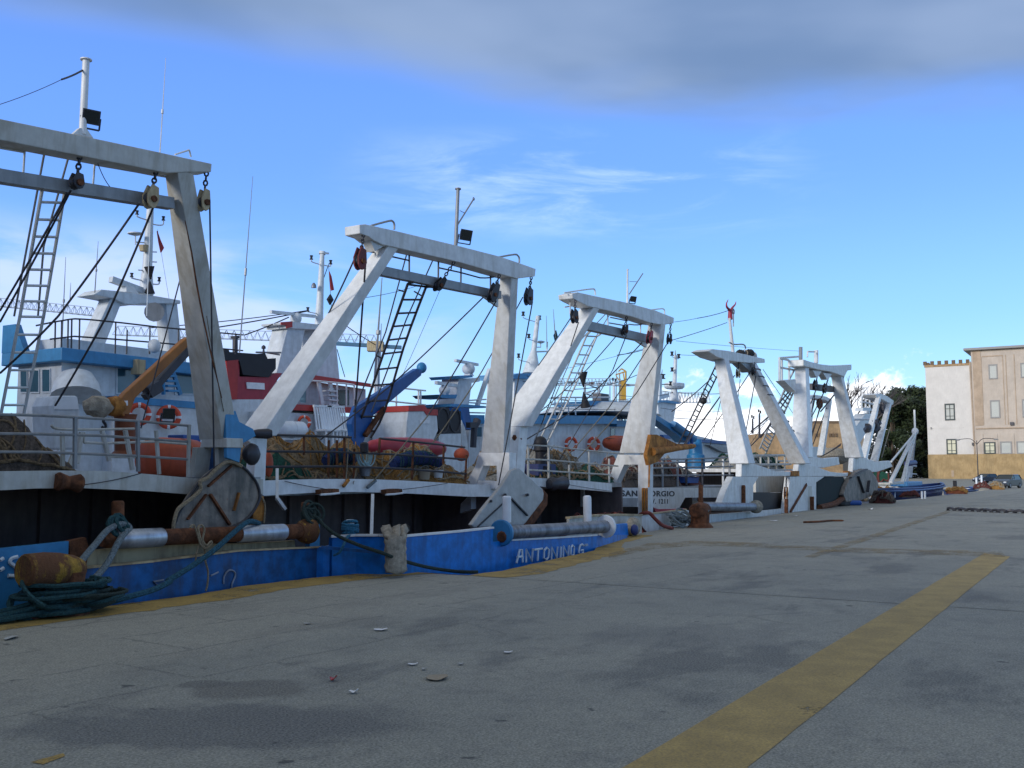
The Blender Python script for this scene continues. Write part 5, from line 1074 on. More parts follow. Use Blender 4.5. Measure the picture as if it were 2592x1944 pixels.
for i in range(4):
    x = 640 + i * 62; c = K(17, x, 330, n - .5)
    lab = ['leftmost', 'second from the left', 'third from the left', 'rightmost'][i] + ' white plastic chair of the row under the red trim'
    if proto is None:
        t = thing('plastic_chair', lab, 'chair', c, 'white plastic chairs by the wall')
        b = Vector(c); mb = MB()
        for k in range(5): mb.bar(b + Vector((-.25 + .125 * k, .12, .02)), b + Vector((-.22 + .11 * k, .28, .75)), .06, .03)
        mb.bar(b + Vector((-.25, .28, .76)), b + Vector((.25, .28, .76)), .06, .06); obj('backrest', mb, plastic_white, t)
        obj('seat', MB().box(b + Vector((-.28, -.3, -.04)), b + Vector((.28, .2, .03))), plastic_white, t, bevel=.02)
        for sx in (-.25, .25):
            for sy in (-.26, .18): obj('leg', MB().bar(b + Vector((sx, sy, -.62)), b + Vector((sx * .95, sy * .95, -.04)), .05, .05), plastic_white, t)
        proto = t
    else:
        t = proto.copy(); COL.objects.link(t); t.location = W(c); t['label'] = lab
        for ch in proto.children:
            d = ch.copy(); COL.objects.link(d); d.parent = t

# ------------------------------------------------------------------ fourth trawler: white, name and number on the transom
B4 = thing('fishing_trawler', 'fourth trawler, white transom with its black name and number, wide A gantry', 'fishing boat', (32, 8, -1.35), "trawlers moored stern to the quay")
hull(B4, 25.0, 37.5, 1.4, 26, .1, white)
n = .95
tp = [K(19, 412, 1130, n), K(19, 700, 1100, n), K(19, 1030, 1056, n), K(19, 1390, 1118, n), K(19, 2010, 1075, n)]
tp.append(Vector((38.0, n, tp[-1].z)))
obj('stern_bulwark', ribbon(MB(), tp, -1.0, .1), white, B4); obj('bulwark_cap', cap_rail(MB(), tp[:3], .14, .04), beige, B4)
n = 3.4
zt = K(19, 600, 745, n).z
poly = [(-400, 745), (560, 745), (1640, 745), (1900, 745), (1900, 890), (1510, 882), (1020, 882), (930, 1042), (640, 1042), (560, 1012), (-400, 1012)]
TR = obj('transom', plate(MB(), 19, poly, n, .12), white, B4)
obj('inner_deck', MB().box((25.2, n + .13, -.1), (37.4, n + 9, -.02)), inner_dark, B4); obj('bulkhead', MB().box((25.2, n + 2.5, -.02), (37.4, n + 2.6, zt - .1)), inner_dark, B4)
obj('upper_deck', MB().box((25.0, n + .13, zt - .12), (37.5, n + 10, zt - .01)), grey_steel, B4)
obj('deck_edge', plate(MB(), 19, [(575, 1020), (640, 1045), (930, 1045), (1035, 1035), (1035, 1058), (620, 1100)], 2.2, .3), red_case, B4)
obj('recess_panel', plate(MB(), 19, [(20, 888), (360, 888), (350, 1010), (20, 1010)], n - .02, .015), grey_steel, TR)
def text(parent, body, k, x0, x1, ybase, ytop, n, mat, bold=.012):
    cu = bpy.data.curves.new('lettering', 'FONT'); cu.body = body; cu.extrude = .004; cu.offset = bold; cu.space_character = 1.12
    tmp = bpy.data.objects.new('lettering_tmp', cu); COL.objects.link(tmp); bpy.context.view_layer.update()
    me = bpy.data.meshes.new_from_object(tmp.evaluated_get(bpy.context.evaluated_depsgraph_get())); bpy.data.objects.remove(tmp)
    xs = [v.co.x for v in me.vertices]; ys = [v.co.y for v in me.vertices]; a, b = min(xs), max(xs); c, d = min(ys), max(ys)
    p0 = K(k, x0, ybase, n); p1 = K(k, x1, ybase, n); h = K(k, (x0 + x1) / 2, ytop, n).z - K(k, (x0 + x1) / 2, ybase, n).z
    mb = MB(); mb.v = [Vector((p0.x + (v.co.x - a) / (b - a) * (p1.x - p0.x), n + v.co.z, p0.z + (p1.z - p0.z) * (v.co.x - a) / (b - a) + (v.co.y - c) / (d - c) * h)) for v in me.vertices]; mb.f = [list(p.vertices) for p in me.polygons]
    return obj('name_lettering', mb, mat, parent)
text(TR, 'SAN GIORGIO', 19, 122, 872, 866, 785, n - .007, black_letters, .03)
text(TR, 'MV. 1211', 19, 492, 778, 968, 900, n - .007, black_letters, .014)
# A gantry with long consoles
nf, nt = .9, 2.0
G = obj('gantry', plate(MB(), 7, [(255, 522), (290, 507), (400, 520), (520, 545), (652, 576), (654, 603), (600, 606), (520, 603), (400, 588), (318, 562)], nt - .2, .7), white, B4, bevel=.02)
lt, lb = K(7, 350, 580, nt), K(7, 495, 1310, nf); rt, rb = K(7, 545, 600, nt), K(7, 900, 1310, nf)
obj('leg', MB().frus(lb, (.8, .75), lt, (.55, .42)), white, G, bevel=.03); obj('leg', MB().frus(rb, (.9, .75), rt, (.55, .42)), white, G, bevel=.03)
obj('gusset', plate(MB(), 7, [(470, 590), (560, 605), (555, 670)], nt - .1, .4), grey_steel, G)
for cpt, pts, ft in ((lb, [(492, 1312), (555, 1306), (560, 1307), (640, 1330), (735, 1366), (860, 1362), (893, 1368), (885, 1394), (740, 1397), (490, 1400)], [(430, 1400), (610, 1400), (572, 1460), (568, 1640), (330, 1640), (385, 1490)]),
                     (rb, [(890, 1314), (960, 1310), (1110, 1366), (1215, 1380), (1262, 1362), (1272, 1385), (1220, 1398), (1090, 1398), (880, 1400)], [(830, 1400), (1070, 1400), (1012, 1440), (1012, 1660), (800, 1660)])):
    s_ = cpt.x - .55
    cn = obj('console', MB().prism(P(7, pts, nf - .12), (0, .24, 0)), white, G, bevel=.02)
    pts = pts if pts[0][0] > 600 else pts[1:]; x0 = pts[4][0]; obj('console_end', MB().prism(P(7, [(x0 - 20, pts[4][1] - 2), (pts[5][0], pts[5][1] - 8), (pts[5][0] + 2, pts[6][1] + 2), (x0 - 25, pts[6][1] + 2)], nf - .15), (0, .30, 0)), rust_orange, cn)
    obj('leg_foot', MB().prism(P(7, ft, nf - .12), (0, .24, 0)), white, G)
obj('diagonal_brace', MB().bar(K(7, 945, 1455, nf - .15), K(7, 830, 1650, nf - .15), .05, .12).bar(K(7, 972, 1540, nf - .15), K(7, 972, 1640, nf - .15), .1, .3), rust, G)
obj('shade_plate', plate(MB(), 7, [(572, 1512), (850, 1512), (860, 1640), (560, 1640)], nf + .3, .1), black, G)  # black plate standing in for the shade under the consoles
obj('sloping_plate', MB().bar(K(7, 870, 1395, nf + .5), K(7, 740, 1640, nf + .5), .5, .12), dark_steel, G)
obj('cross_panel', plate(MB(), 7, [(590, 1400), (830, 1395), (850, 1510), (590, 1510)], nf + .9, .2), white_old, G)
mb = MB()
for x, y in ((615, 648), (640, 700), (670, 765), (703, 828), (738, 886), (785, 950), (815, 1010), (850, 1075), (880, 1135), (915, 1202)): mb.tube(smoothpath(P(7, [(x - 30, y - 2), (x, y), (x + 8, y + 8)], 1.4), 2), .03, 5)
obj('step_pegs', mb, dark_steel, G)
m_ = obj('mast', MB().lathe(K(7, 430, 540, nt), K(7, 405, 290, nt), [(0, .075), (1, .055)], 12), white, G, smooth=True)
hm = MB().lathe(K(7, 410, 300, nt), K(7, 410, 236, nt), [(0, .10), (1, .08)], 10)
for pts in ([(408, 236), (388, 215), (384, 190), (396, 162)], [(414, 236), (428, 215), (445, 195), (450, 176)]): hm.tube(smoothpath(P(7, pts, nt), 4), [.06 - .004 * i for i in range(13)], 7)
obj('horn_finial', hm, paint('red finial paint', (.35, .03, .05), .5), m_, smooth=True); obj('mast_ring', MB().ring(K(7, 432, 245, nt), .1, .03, n=10, seg=5).tube([K(7, 432, 250, nt), K(7, 432, 350, nt)], .025, 5), grey_steel, m_)
obj('handrail', MB().tube(smoothpath(P(7, [(400, 460), (440, 475), (490, 474), (512, 482), (518, 505)], nt), 3), .03, 6), grey_steel, G, smooth=True)
sk = thing('sack', 'two lumpy dark bags lying on top of the wide A gantry', 'bag', K(7, 520, 560, nt))
obj('body', MB().ell(K(7, 482, 538, nt + .1), (.24, .2, .16), 12, 8, .12).ell(K(7, 545, 538, nt + .1), (.32, .2, .18), 12, 8, .12), rubber, sk, smooth=True); obj('tie', MB().ring(K(7, 512, 535, nt + .1), .13, .02, (0, 1, 0), (0, 0, 1), 12, 5), rope_tan, sk)
obj('float_ball', MB().ell(K(7, 578, 560, nt + .1), (.13, .13, .2), 12, 8), white_old, G, smooth=True)
ladder(B4, [K(7, 318, 605, nt + .3), K(7, 180, 900, nt + 1.3), K(7, 50, 1170, nt + 2.2)], [K(7, 345, 640, nt + .3), K(7, 210, 920, nt + 1.3), K(7, 90, 1175, nt + 2.2)], 15, dark_steel, .03)
bc = K(7, 222, 870, nt + 1); t = thing('day_shape', 'black day ball hanging by the ladder of the wide A gantry', 'day signal', bc); obj('ball', MB().ell(bc, (.14, .14, .14), 14, 10), black, t, smooth=True); obj('cord', MB().tube([bc, K(7, 225, 780, nt + 1)], .012, 5), wire_m, t)
wires(B4, [(K(7, 285, 705, nt), K(7, 0, 945, nt + 1.3), .05, .03), (K(7, 345, 830, nt), K(7, 85, 1175, nt + 1.5), .03, .028), (K(7, 348, 845, nt), K(7, 265, 1195, nt + .9), .02, .02), (K(7, 442, 690, nt - .2), K(7, 95, 1180, nt + 1.8), .04, .03), (K(7, 555, 660, nt - .2), K(7, 225, 1145, nt + 1.5), .04, .03), (K(7, 590, 690, nt - .2), K(7, 512, 1125, nt - .5), .02, .03),
           (K(7, 480, 720, nt), K(7, 455, 930, nt), 0, .02), (K(7, 400, 237, nt), K(7, 180, 292, 1.5), .03, .02), (K(7, 180, 292, 1.5), K(7, 20, 318, 1.0), .01, .012), (K(7, 388, 322, nt), K(5, 1500, 640, .8), .02, .018), (K(7, 30, 450, 2), K(7, 900, 522, 2), .03, .010), (K(7, 640, 650, 2), K(7, 880, 1000, 6), .02, .02), (K(7, 810, 780, 2.2), K(7, 540, 1190, 5), .03, .02), (K(7, 690, 990, 2.2), K(7, 520, 1120, 4), .03, .02)])
block(K(7, 470, 602, nt - .1), K(7, 465, 678, nt - .15), .42, .24, beige, 'tan pulley block in the middle of the wide A gantry')
block(K(7, 582, 602, nt - .25), K(7, 574, 664, nt - .3), .42, .26, black, 'rusty black pulley block in front of the wide A gantry right leg')
nb = nf - .35
block(K(7, 803, 1400, nb), K(7, 800, 1515, nb), .5, .26, rust_orange, 'orange pulley block on a chain under the long console of the wide A gantry')
obj('hanging_bar', MB().bar(K(7, 803, 1555, nf - .35), K(7, 803, 1655, nf - .35), .16, .12), rust, B4)
n = 4.0
rail(B4, [P(19, [(560, 350), (1000, 345), (1660, 320)], n), P(19, [(560, 400), (1660, 375)], n), P(19, [(560, 470), (1690, 445)], n), P(19, [(560, 575), (1690, 565)], n)], [(K(19, x, 345, n), K(19, x, 740, n), m) for x, m in ((700, None), (910, None), (1035, dark_steel), (1550, white_clean), (1640, None), (1260, dark_steel))], grey_steel, .035, .05)
rail(B4, [P(7, [(545, 1265), (830, 1250)], 4.5), P(7, [(545, 1295), (830, 1290)], 4.5)], [(K(7, x, 1258, 4.5), K(7, x, 1390, 4.5), None) for x in (560, 640, 720, 790)], white_old, .05, .05)
heap('net_pile', 'dull red net layers folded along the fourth trawler rail', 'fishing net', ((26.5, 4.6), (35.5, 6.6)), zt, 1.15, net_red, net_grey, 90, 31, r=.03, res=.2)
heap('net_pile', 'dark brown net curtain low behind the black boat name', 'fishing net', ((25.6, 4.0), (31.5, 4.6)), zt, .9, net_brown, net_brown, 40, 32, r=.03, res=.2)
c = K(19, 1145, 640, 4.3); t = thing('deck_box', 'bright blue crate behind the rail above the dark stern port', 'crate', c)
obj('body', plate(MB(), 19, [(1070, 598), (1215, 598), (1205, 680), (1075, 680)], 4.25, .6), plastic_blue, t, bevel=.02); obj('lid', plate(MB(), 19, [(1066, 590), (1219, 590), (1219, 600), (1066, 600)], 4.22, .66), plastic_navy, t)
p, q = K(19, 1290, 1008, .66), K(19, 2000, 1012, .66)
ro = obj('stern_roller', MB().lathe(p, q, [(0, .12), (.02, .145), (1, .145)], 18), roller_grey, B4, smooth=True)
obj('end_flange', MB().lathe(q - Vector((.25, 0, 0)), q + Vector((.35, 0, 0)), [(0, .16), (.35, .24), (.7, .25), (1, .2)], 20), canvas, ro, smooth=True)
for x, y0, y1, w in ((1238, 705, 960, .078), (1835, 708, 960, .078)): obj('stern_post', MB().lathe(K(19, x, y1, .72), K(19, x, y0, .72), [(0, w), (.93, w), (1, w * .7)], 12), rust, B4, smooth=True)
st_ = thing('gantry_bracket', 'orange rusted steel bracket pointing right from the third gantry leg', 'steel bracket', K(19, 560, 230, 1.6))
obj('plate', plate(MB(), 19, [(545, 0), (620, 0), (760, 60), (905, 130), (1140, 135), (1150, 190), (900, 215), (730, 270), (640, 380), (515, 430), (485, 290)], 1.25, .12), rust_orange, st_)
obj('arm', MB().lathe(K(19, 560, 240, 1.2), K(19, 1150, 160, 1.2), [(0, .13), (.6, .085), (.95, .085), (1, .06)], 10), rust_orange, st_, smooth=True)
# superstructure of the fourth trawler
n = 9.5
sL = K(5, 380, 1300, n).x; zr = Z(5, 700, 1210, n); zm = Z(5, 700, 1270, n)
WH = obj('wheelhouse', plate(MB(), 5, [(380, 1272), (930, 1272), (1000, 1540), (1000, 1720), (380, 1720)], n, 6), house_white, B4)
obj('roof', MB().hexa([K(5, 390, 1275, n - .3), K(5, 1090, 1275, n - .3), K(5, 1090, 1275, n + 6), K(5, 390, 1275, n + 6)], [K(5, 390, 1208, n - .3), K(5, 1090, 1215, n - .3), K(5, 1090, 1215, n + 6), K(5, 390, 1208, n + 6)]), blue_trim, WH)
obj('side_cabin', plate(MB(), 5, [(930, 1275), (1260, 1275), (1260, 1720), (1000, 1720)], n + .8, 5), house_white, WH); obj('roof', plate(MB(), 5, [(1090, 1248), (1330, 1250), (1330, 1300), (1090, 1295)], n + .4, 5), blue_trim, WH)
window(WH, [K(5, x, y, n + .79) for x, y in ((1040, 1380), (1075, 1380), (1075, 1310), (1040, 1310))], glass)
obj('top_dome', MB().lathe(K(5, 950, 1212, n + 2), K(5, 950, 1130, n + 2), [(0, 3.2), (.6, 2.6), (1, 2.0)], 20), house_white, WH, smooth=True)
obj('top_visor', plate(MB(), 5, [(880, 1102), (1080, 1100), (1160, 1118), (1160, 1135), (900, 1135)], n + 1, 2), blue_trim, WH)
obj('vent', MB().box(K(5, 970, 1100, n + 2), K(5, 1030, 1050, n + 2) + Vector((0, .5, 0))), dark_steel, WH)
fn = obj('mast_tower', plate(MB(), 5, [(310, 915), (440, 915), (470, 1060), (500, 1160), (470, 1210), (300, 1210)], n + 1.5, 1.4), house_white, WH)
obj('visor', plate(MB(), 5, [(300, 905), (330, 890), (430, 888), (470, 912), (430, 930), (300, 930)], n + 1.3, 1.9), blue_trim, fn)
nm = n + 2
m_ = obj('mast', MB().lathe(K(5, 435, 900, nm), K(5, 455, 720, nm), [(0, .42), (.5, .3), (1, .14)], 12).lathe(K(5, 455, 720, nm), K(5, 487, 455, nm), [(0, .13), (1, .10)], 12), house_white, WH, smooth=True)
for x0, y0, x1, y1 in ((465, 495, 375, 450), (470, 480, 500, 480), (440, 810, 340, 770), (455, 640, 418, 620)): mast_lamp(m_, K(5, x0, y0, nm), K(5, x1, y1, nm), None, .24)
obj('antenna_dome', MB().lathe(K(5, 508, 660, nm), K(5, 508, 640, nm), [(0, .1), (.4, .2), (.7, .2), (1, .05)], 14).tube([K(5, 478, 690, nm), K(5, 508, 690, nm), K(5, 508, 650, nm)], .025, 5), house_white, m_, smooth=True)
obj('aerial_arm', MB().tube([K(5, 470, 725, nm), K(5, 555, 722, nm), K(5, 560, 650, nm)], .04, 5), house_white, m_)
obj('pennant', MB().prism(P(5, [(628, 560), (640, 610), (620, 640), (610, 600)], nm), (0, .04, 0)), rope_teal, WH)
whip(WH, K(5, 560, 900, nm), K(5, 552, 450, nm), .03, None, False); whip(WH, K(5, 620, 620, nm), K(5, 605, 400, nm), .03, None, False)
for i, x in enumerate((718, 890)): life_ring(K(5, x, 1430, n - .15), 19 * mpp(K(5, x, 1430, n)), ('left' if i == 0 else 'right') + ' one of the two matching life rings on the white wall by the orange boat')
lb_ = thing('rescue_boat', 'small orange rescue boat beside the pair of life rings', 'rescue boat', K(5, 1080, 1480, n - 1))
p, q = K(5, 995, 1420, n - .8), K(5, 1215, 1428, n - .8)
obj('hull', MB().lathe(p, q, [(0, .05), (.08, .24), (.3, .36), (.7, .36), (.92, .24), (1, .05)], 14), orange_soft, lb_, smooth=True); obj('gunwale', MB().tube([p + Vector((0, -.1, .2)), p.lerp(q, .5) + Vector((0, -.34, .18)), q + Vector((0, -.1, .2))], .03, 6), orange_dark, lb_)
# twin radar tower with blue trims, right of the black funnel box
n = 10.5
tw = obj('radar_tower', plate(MB(), 18, [(340, 600), (640, 585), (630, 640), (520, 660), (480, 960), (490, 1060), (230, 1030), (290, 900)], n, .8), house_white, B4)
obj('platform', plate(MB(), 18, [(335, 558), (520, 550), (540, 580), (370, 600)], n - .3, 1.4), blue_light, tw); obj('platform', plate(MB(), 18, [(50, 822), (320, 822), (300, 878), (100, 868)], n - .3, 1.2), blue_light, tw); obj('platform', plate(MB(), 18, [(230, 950), (480, 962), (720, 985), (720, 1010), (480, 1000), (235, 990)], n - .3, 1.5), blue_trim, tw)
obj('radar', MB().ell(K(18, 475, 465, n), (.26, .26, .24), 12, 8).bar(K(18, 290, 345, n), K(18, 600, 405, n), .12, .1).frus(K(18, 480, 560, n), (.3, .3), K(18, 475, 480, n), (.12, .12)), house_white, tw, smooth=True); obj('radar', MB().ell(K(18, 140, 760, n), (.22, .22, .2), 12, 8).bar(K(18, 20, 655, n), K(18, 305, 700, n), .13, .12).frus(K(18, 145, 830, n), (.25, .25), K(18, 140, 760, n), (.1, .1)), house_white, tw, smooth=True)
obj('funnel', plate(MB(), 18, [(360, 1000), (480, 1010), (515, 1210), (560, 1260), (560, 1320), (430, 1300), (395, 1150)], n - .8, .5), blue_crane, B4)
obj('funnel_skirt', plate(MB(), 18, [(380, 1180), (430, 1300), (470, 1540), (470, 1900), (370, 1900)], n - .9, .5), house_white, B4)
obj('deck_davit', MB().tube([K(18, 540, 1560, n - 1.5), K(18, 555, 1300, n - 1.5), K(18, 600, 1180, n - 1.5)], [.12, .12, .15], 8).bar(K(18, 470, 1250, n - 1.5), K(18, 580, 1250, n - 1.5), .2, .2), dark_steel, B4)
rb_ = obj('upper_house', plate(MB(), 18, [(490, 1105), (700, 1110), (700, 1230), (520, 1225)], n + .6, 3), blue_trim, B4); window(rb_, [K(18, x, y, n + .55) for x, y in ((570, 1420), (660, 1420), (660, 1270), (570, 1270))], glass)
obj('lower_house', plate(MB(), 18, [(480, 1230), (720, 1230), (720, 1900), (480, 1900)], n + .7, 3), house_white, B4)
obj('strut', MB().bar(K(18, 770, 470, n), K(18, 595, 985, n), .14, .14), house_white, tw)
rail(B4, [P(18, [(480, 905), (720, 890)], n), P(18, [(480, 935), (720, 950)], n), P(18, [(480, 1075), (700, 1080)], n)], [], house_white, .03)

# ------------------------------------------------------------------ fifth trawler: heavy white gantry with long consoles
B5 = thing('fishing_trawler', 'fifth trawler, heavy white gantry with curved top beam, pale blue deck crane', 'fishing boat', (44, 8, -1.35), "trawlers moored stern to the quay")
hull(B5, 38.3, 50.0, 2.0, 26, .3, white)
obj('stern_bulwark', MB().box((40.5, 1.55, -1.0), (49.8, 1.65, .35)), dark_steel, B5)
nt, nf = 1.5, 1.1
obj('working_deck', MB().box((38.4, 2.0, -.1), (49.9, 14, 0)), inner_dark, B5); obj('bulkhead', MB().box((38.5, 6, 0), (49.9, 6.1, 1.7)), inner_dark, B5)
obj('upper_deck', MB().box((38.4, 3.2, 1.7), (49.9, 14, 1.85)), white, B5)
pf = lambda pts, n: P(21, pts, n)
G = obj('gantry', MB().prism(pf([(530, 117), (600, 140), (700, 166), (800, 177), (900, 175), (1010, 168), (1010, 222), (970, 230), (940, 292), (880, 268), (790, 238), (700, 226), (580, 196), (530, 182)], nt - .35), (0, .75, 0)), white, B5, bevel=.03)
lt, lb, rt, rb = K(21, 515, 200, nt), K(21, 512, 1100, nf), K(21, 862, 270, nt), K(21, 1040, 1100, nf)
obj('leg', MB().frus(lb, (.75, .85), lt, (.65, .48)), white_clean, G, bevel=.03); obj('leg', MB().frus(rb, (.8, .85), rt, (.65, .5)), white, G, bevel=.03)
for pts, lx in (([(510, 1102), (570, 1090), (600, 1088), (740, 1108), (880, 1094), (892, 1170), (730, 1202), (510, 1190)], lb), ([(1030, 1104), (1090, 1096), (1130, 1096), (1250, 1140), (1395, 1130), (1422, 1190), (1270, 1242), (1020, 1250)], rb)):
    obj('console', MB().prism(pf(pts, nf - .13), (0, .26, 0)), white, G, bevel=.03)
obj('leg_foot', MB().frus(lb - Vector((0, 0, 2.6)), (.8, .7), lb - Vector((0, 0, .4)), (.7, .6)), white_old, G)
obj('gusset', MB().prism(pf([(335, 330), (452, 320), (452, 445)], nt), (0, .4, 0)), white, G)
for x in (665, 770): obj('hanger', MB().prism(pf([(x - 45, 225 + (x - 665) * .25), (x + 45, 235 + (x - 665) * .25), (x + 5, 300 + (x - 665) * .2), (x - 5, 300 + (x - 665) * .2)], nt - .2), (0, .3, 0)), white, G)
obj('cross_bar', MB().bar(K(21, 585, 388, nt + .3), K(21, 830, 418, nt + .3), .3, .3), dark_steel, G)
rail(G, [pf([(500, 88), (285, 104), (285, 104), (380, 125)], nt + .4), pf([(288, 196), (440, 225)], nt + .4), pf([(285, 335), (450, 325)], nt + .3)], [(K(21, x, y, nt + .4), K(21, x, y2, nt + .4), None) for x, y, y2 in ((288, 104, 335), (312, 110, 330), (385, 130, 325))] + [(K(21, 440, 215, nt + .4), K(21, 385, 320, nt + .4), None)], white, .05, .05, name='cage_rail')
obj('mast', MB().tube([K(21, 500, 118, nt), K(21, 500, -5, nt)], .09, 8), grey_steel, G); obj('mast', MB().tube([K(21, 655, 155, nt), K(21, 655, 28, nt)], .11, 8).tube([K(21, 640, 42, nt), K(21, 570, 40, nt), K(21, 567, 95, nt)], .04, 5), white, G)
block(K(21, 665, 300, nt - .1), K(21, 645, 372, nt - .1), .62, .42, black, 'left one of the two black pulley blocks under the curved gantry beam')
block(K(21, 775, 318, nt - .1), K(21, 742, 405, nt - .1), .72, .42, black, 'right one of the two black pulley blocks under the curved gantry beam')
block(K(21, 932, 292, nt - .2), K(21, 912, 368, nt - .2), .55, .3, dark_steel, 'dark pulley block at the right end of the curved gantry beam')
wires(B5, [(K(21, 905, 380, nt), K(21, 700, 640, nt + 1.5), .02, .06), (K(21, 660, 400, nt), K(21, 600, 560, 2.5), .02, .04), (K(21, 740, 430, nt), K(21, 610, 690, 2.7), .02, .04), (K(21, 700, 560, 2.2), K(21, 610, 900, 3), .02, .04), (K(21, 640, 480, 2.2), K(21, 610, 640, 3), .02, .035), (K(21, 0, 840, 3), K(21, 190, 680, 2.2), .02, .05), (K(21, 0, 985, 3), K(21, 230, 740, 2.2), .02, .04), (K(21, 280, 560, 2), K(21, 420, 390, 1.8), .02, .05), (K(21, 100, 900, 4), K(21, 420, 420, 1.8), .02, .05)])
ladder(B5, [K(21, 360, 370, nt + .3), K(21, 90, 1010, 5)], [K(21, 430, 440, nt + .3), K(21, 150, 1060, 5)], 16, white, .05)
rail(B5, [pf([(0, 1080), (380, 1075)], 4), pf([(0, 1170), (400, 1165)], 4)], [(K(21, x, 1080, 4), K(21, x, 1230, 4), None) for x in (20, 100, 180, 260, 340)], white_old, .06, .05)
heap('net_pile', 'pale grey netting behind the white rail of the fifth trawler', 'fishing net', ((39.5, 4.3), (47, 6)), 1.85, .9, net_grey, net_green, 40, 41, r=.03, res=.25)
# pale blue deck crane and superstructure
n = 6.5
cr = obj('deck_crane', plate(MB(), 22, [(1120, 1105), (1165, 1098), (1400, 1240), (1560, 1370), (1700, 1440), (1690, 1500), (1560, 1490), (1480, 1400), (1300, 1270), (1125, 1150)], n, .5), blue_light, B5, bevel=.03)
obj('hydraulic_ram', MB().lathe(K(22, 1400, 1235, n - .1), K(22, 1690, 1440, n - .1), [(0, .15), (.1, .19), (1, .19)], 12), blue_light, cr, smooth=True)
obj('column', MB().lathe(K(22, 1720, 1900, n + .3), K(22, 1720, 1450, n + .3), [(0, .5), (.5, .45), (.55, .36), (1, .3)], 14), blue_light, cr, smooth=True)
obj('winch_drum', MB().ring(K(22, 1640, 1480, n - .2), .26, .08, (1, 0, 0), (0, 0, 1), 16, 8), blue_crane, cr, smooth=True)
wn = 11.0
WH = obj('wheelhouse', plate(MB(), 22, [(1100, 1290), (1260, 1290), (2180, 1500), (2180, 1760), (1100, 1760)], wn, 5), house_white, B5)
obj('trim', plate(MB(), 22, [(1260, 1385), (1480, 1385), (1720, 1440), (2190, 1478), (2190, 1525), (1700, 1480), (1450, 1440), (1290, 1440)], wn - .2, 5), blue_crane, WH)
obj('fore_part', plate(MB(), 22, [(1900, 1525), (2190, 1560), (2190, 1640), (2080, 1620)], wn - .3, 3), grey_steel, WH)
tw = obj('mast_tower', plate(MB(), 22, [(1190, 925), (1450, 945), (1400, 1250), (1260, 1250), (1200, 1100)], wn + 1, 1.6), house_white, WH)
obj('visor', plate(MB(), 22, [(1200, 905), (1320, 898), (1520, 935), (1500, 955), (1380, 945), (1320, 930), (1200, 935)], wn + .8, 2.2), blue_trim, tw)
nm = wn + 1.8
m_ = obj('mast', MB().lathe(K(22, 1412, 920, nm), K(22, 1420, 720, nm), [(0, .36), (.5, .25), (1, .16)], 10).lathe(K(22, 1420, 720, nm), K(22, 1438, 275, nm), [(0, .14), (1, .11)], 10), house_white, WH, smooth=True)
for x0, y0, x1, y1 in ((1435, 310, 1388, 278), (1438, 315, 1482, 312), (1420, 720, 1370, 695), (1420, 725, 1470, 715), (1430, 490, 1390, 500)): mast_lamp(m_, K(22, x0, y0, nm), K(22, x1, y1, nm), None, .3)
obj('crow_basket', MB().lathe(K(22, 1420, 740, nm), K(22, 1420, 670, nm), [(0, .55), (.3, .65), (1, .65)], 12), house_white, m_)
obj('mast', MB().bar(K(22, 1185, 1140, nm), K(22, 1205, 545, nm), .35, .3), house_white, WH); obj('mast_lamp', MB().lathe(K(22, 1245, 600, nm), K(22, 1245, 540, nm), [(0, .25), (.2, .16), (.8, .16), (1, .25)], 10), dark_steel, WH)
whip(WH, K(22, 1245, 540, nm), K(22, 1252, 470, nm), .04, None, False); whip(WH, K(22, 1435, 275, nm), K(22, 1436, 200, nm), .04, None, False)
obj('radar_bar', MB().bar(K(22, 1210, 860, nm), K(22, 1320, 830, nm), .3, .25), house_white, tw)
wires(WH, [(K(22, 1480, 265, nm), K(22, 2200, 240, nm), .1, .02), (K(22, 620, 270, 9), K(22, 1250, 95, 9), .1, .03), (K(22, 1220, 680, nm), K(22, 1370, 680, nm), 0, .04), (K(22, 1220, 1130, nm), K(22, 2100, 1160, nm), .1, .03), (K(22, 1220, 770, nm), K(22, 2060, 810, nm), .1, .03), (K(22, 0, 750, 9), K(22, 1000, 500, 9), .2, .025)])
nr = 10.8
wires(WH, [(K(22, x0, y0, 9.5), K(22, x1, y1, 9.5), d, .018) for x0, y0, x1, y1, d in ((-700, 640, 620, 600, .15), (-700, 820, 900, 870, .2), (-500, 990, 860, 1010, .1), (560, 700, 1180, 640, .1), (640, 830, 1400, 800, .15), (1230, 1010, 2060, 1060, .1), (-650, 560, 560, 660, .15))])
for x, y0, y1 in ((350, 850, 690), (520, 900, 560), (610, 1100, 470), (650, 1180, 520), (760, 1180, 880), (1500, 930, 760)): whip(WH, K(22, x, y0, 10.5), K(22, x, y1, 10.5), .03, None, False)
rail(WH, [P(22, [(-300, 865), (520, 860)], 10.5), P(22, [(-300, 960), (200, 965)], 10.5)], [(K(22, x, 862, 10.5), K(22, x, 1110, 10.5), None) for x in (-250, -160, -60, 40)], house_white, .04, .03)
rail(B5, [P(22, [(640, 915), (860, 920)], nr), P(22, [(620, 1075), (850, 1085)], nr)], [(K(22, x, 900, nr), K(22, x, 1190, nr), None) for x in (690, 730, 770)], house_white, .05, .04)
od = thing('trawl_door', 'big round grey trawl door leaning on the fifth trawler stern', 'trawl door', KG(21, 1100, 1545), "trawl doors leaning on the sterns")
n = .55
pts = [(1000, 1300), (1060, 1240), (1130, 1210), (1200, 1222), (1255, 1290), (1282, 1370), (1262, 1450), (1180, 1500), (1100, 1530), (960, 1545), (930, 1470), (960, 1380)]
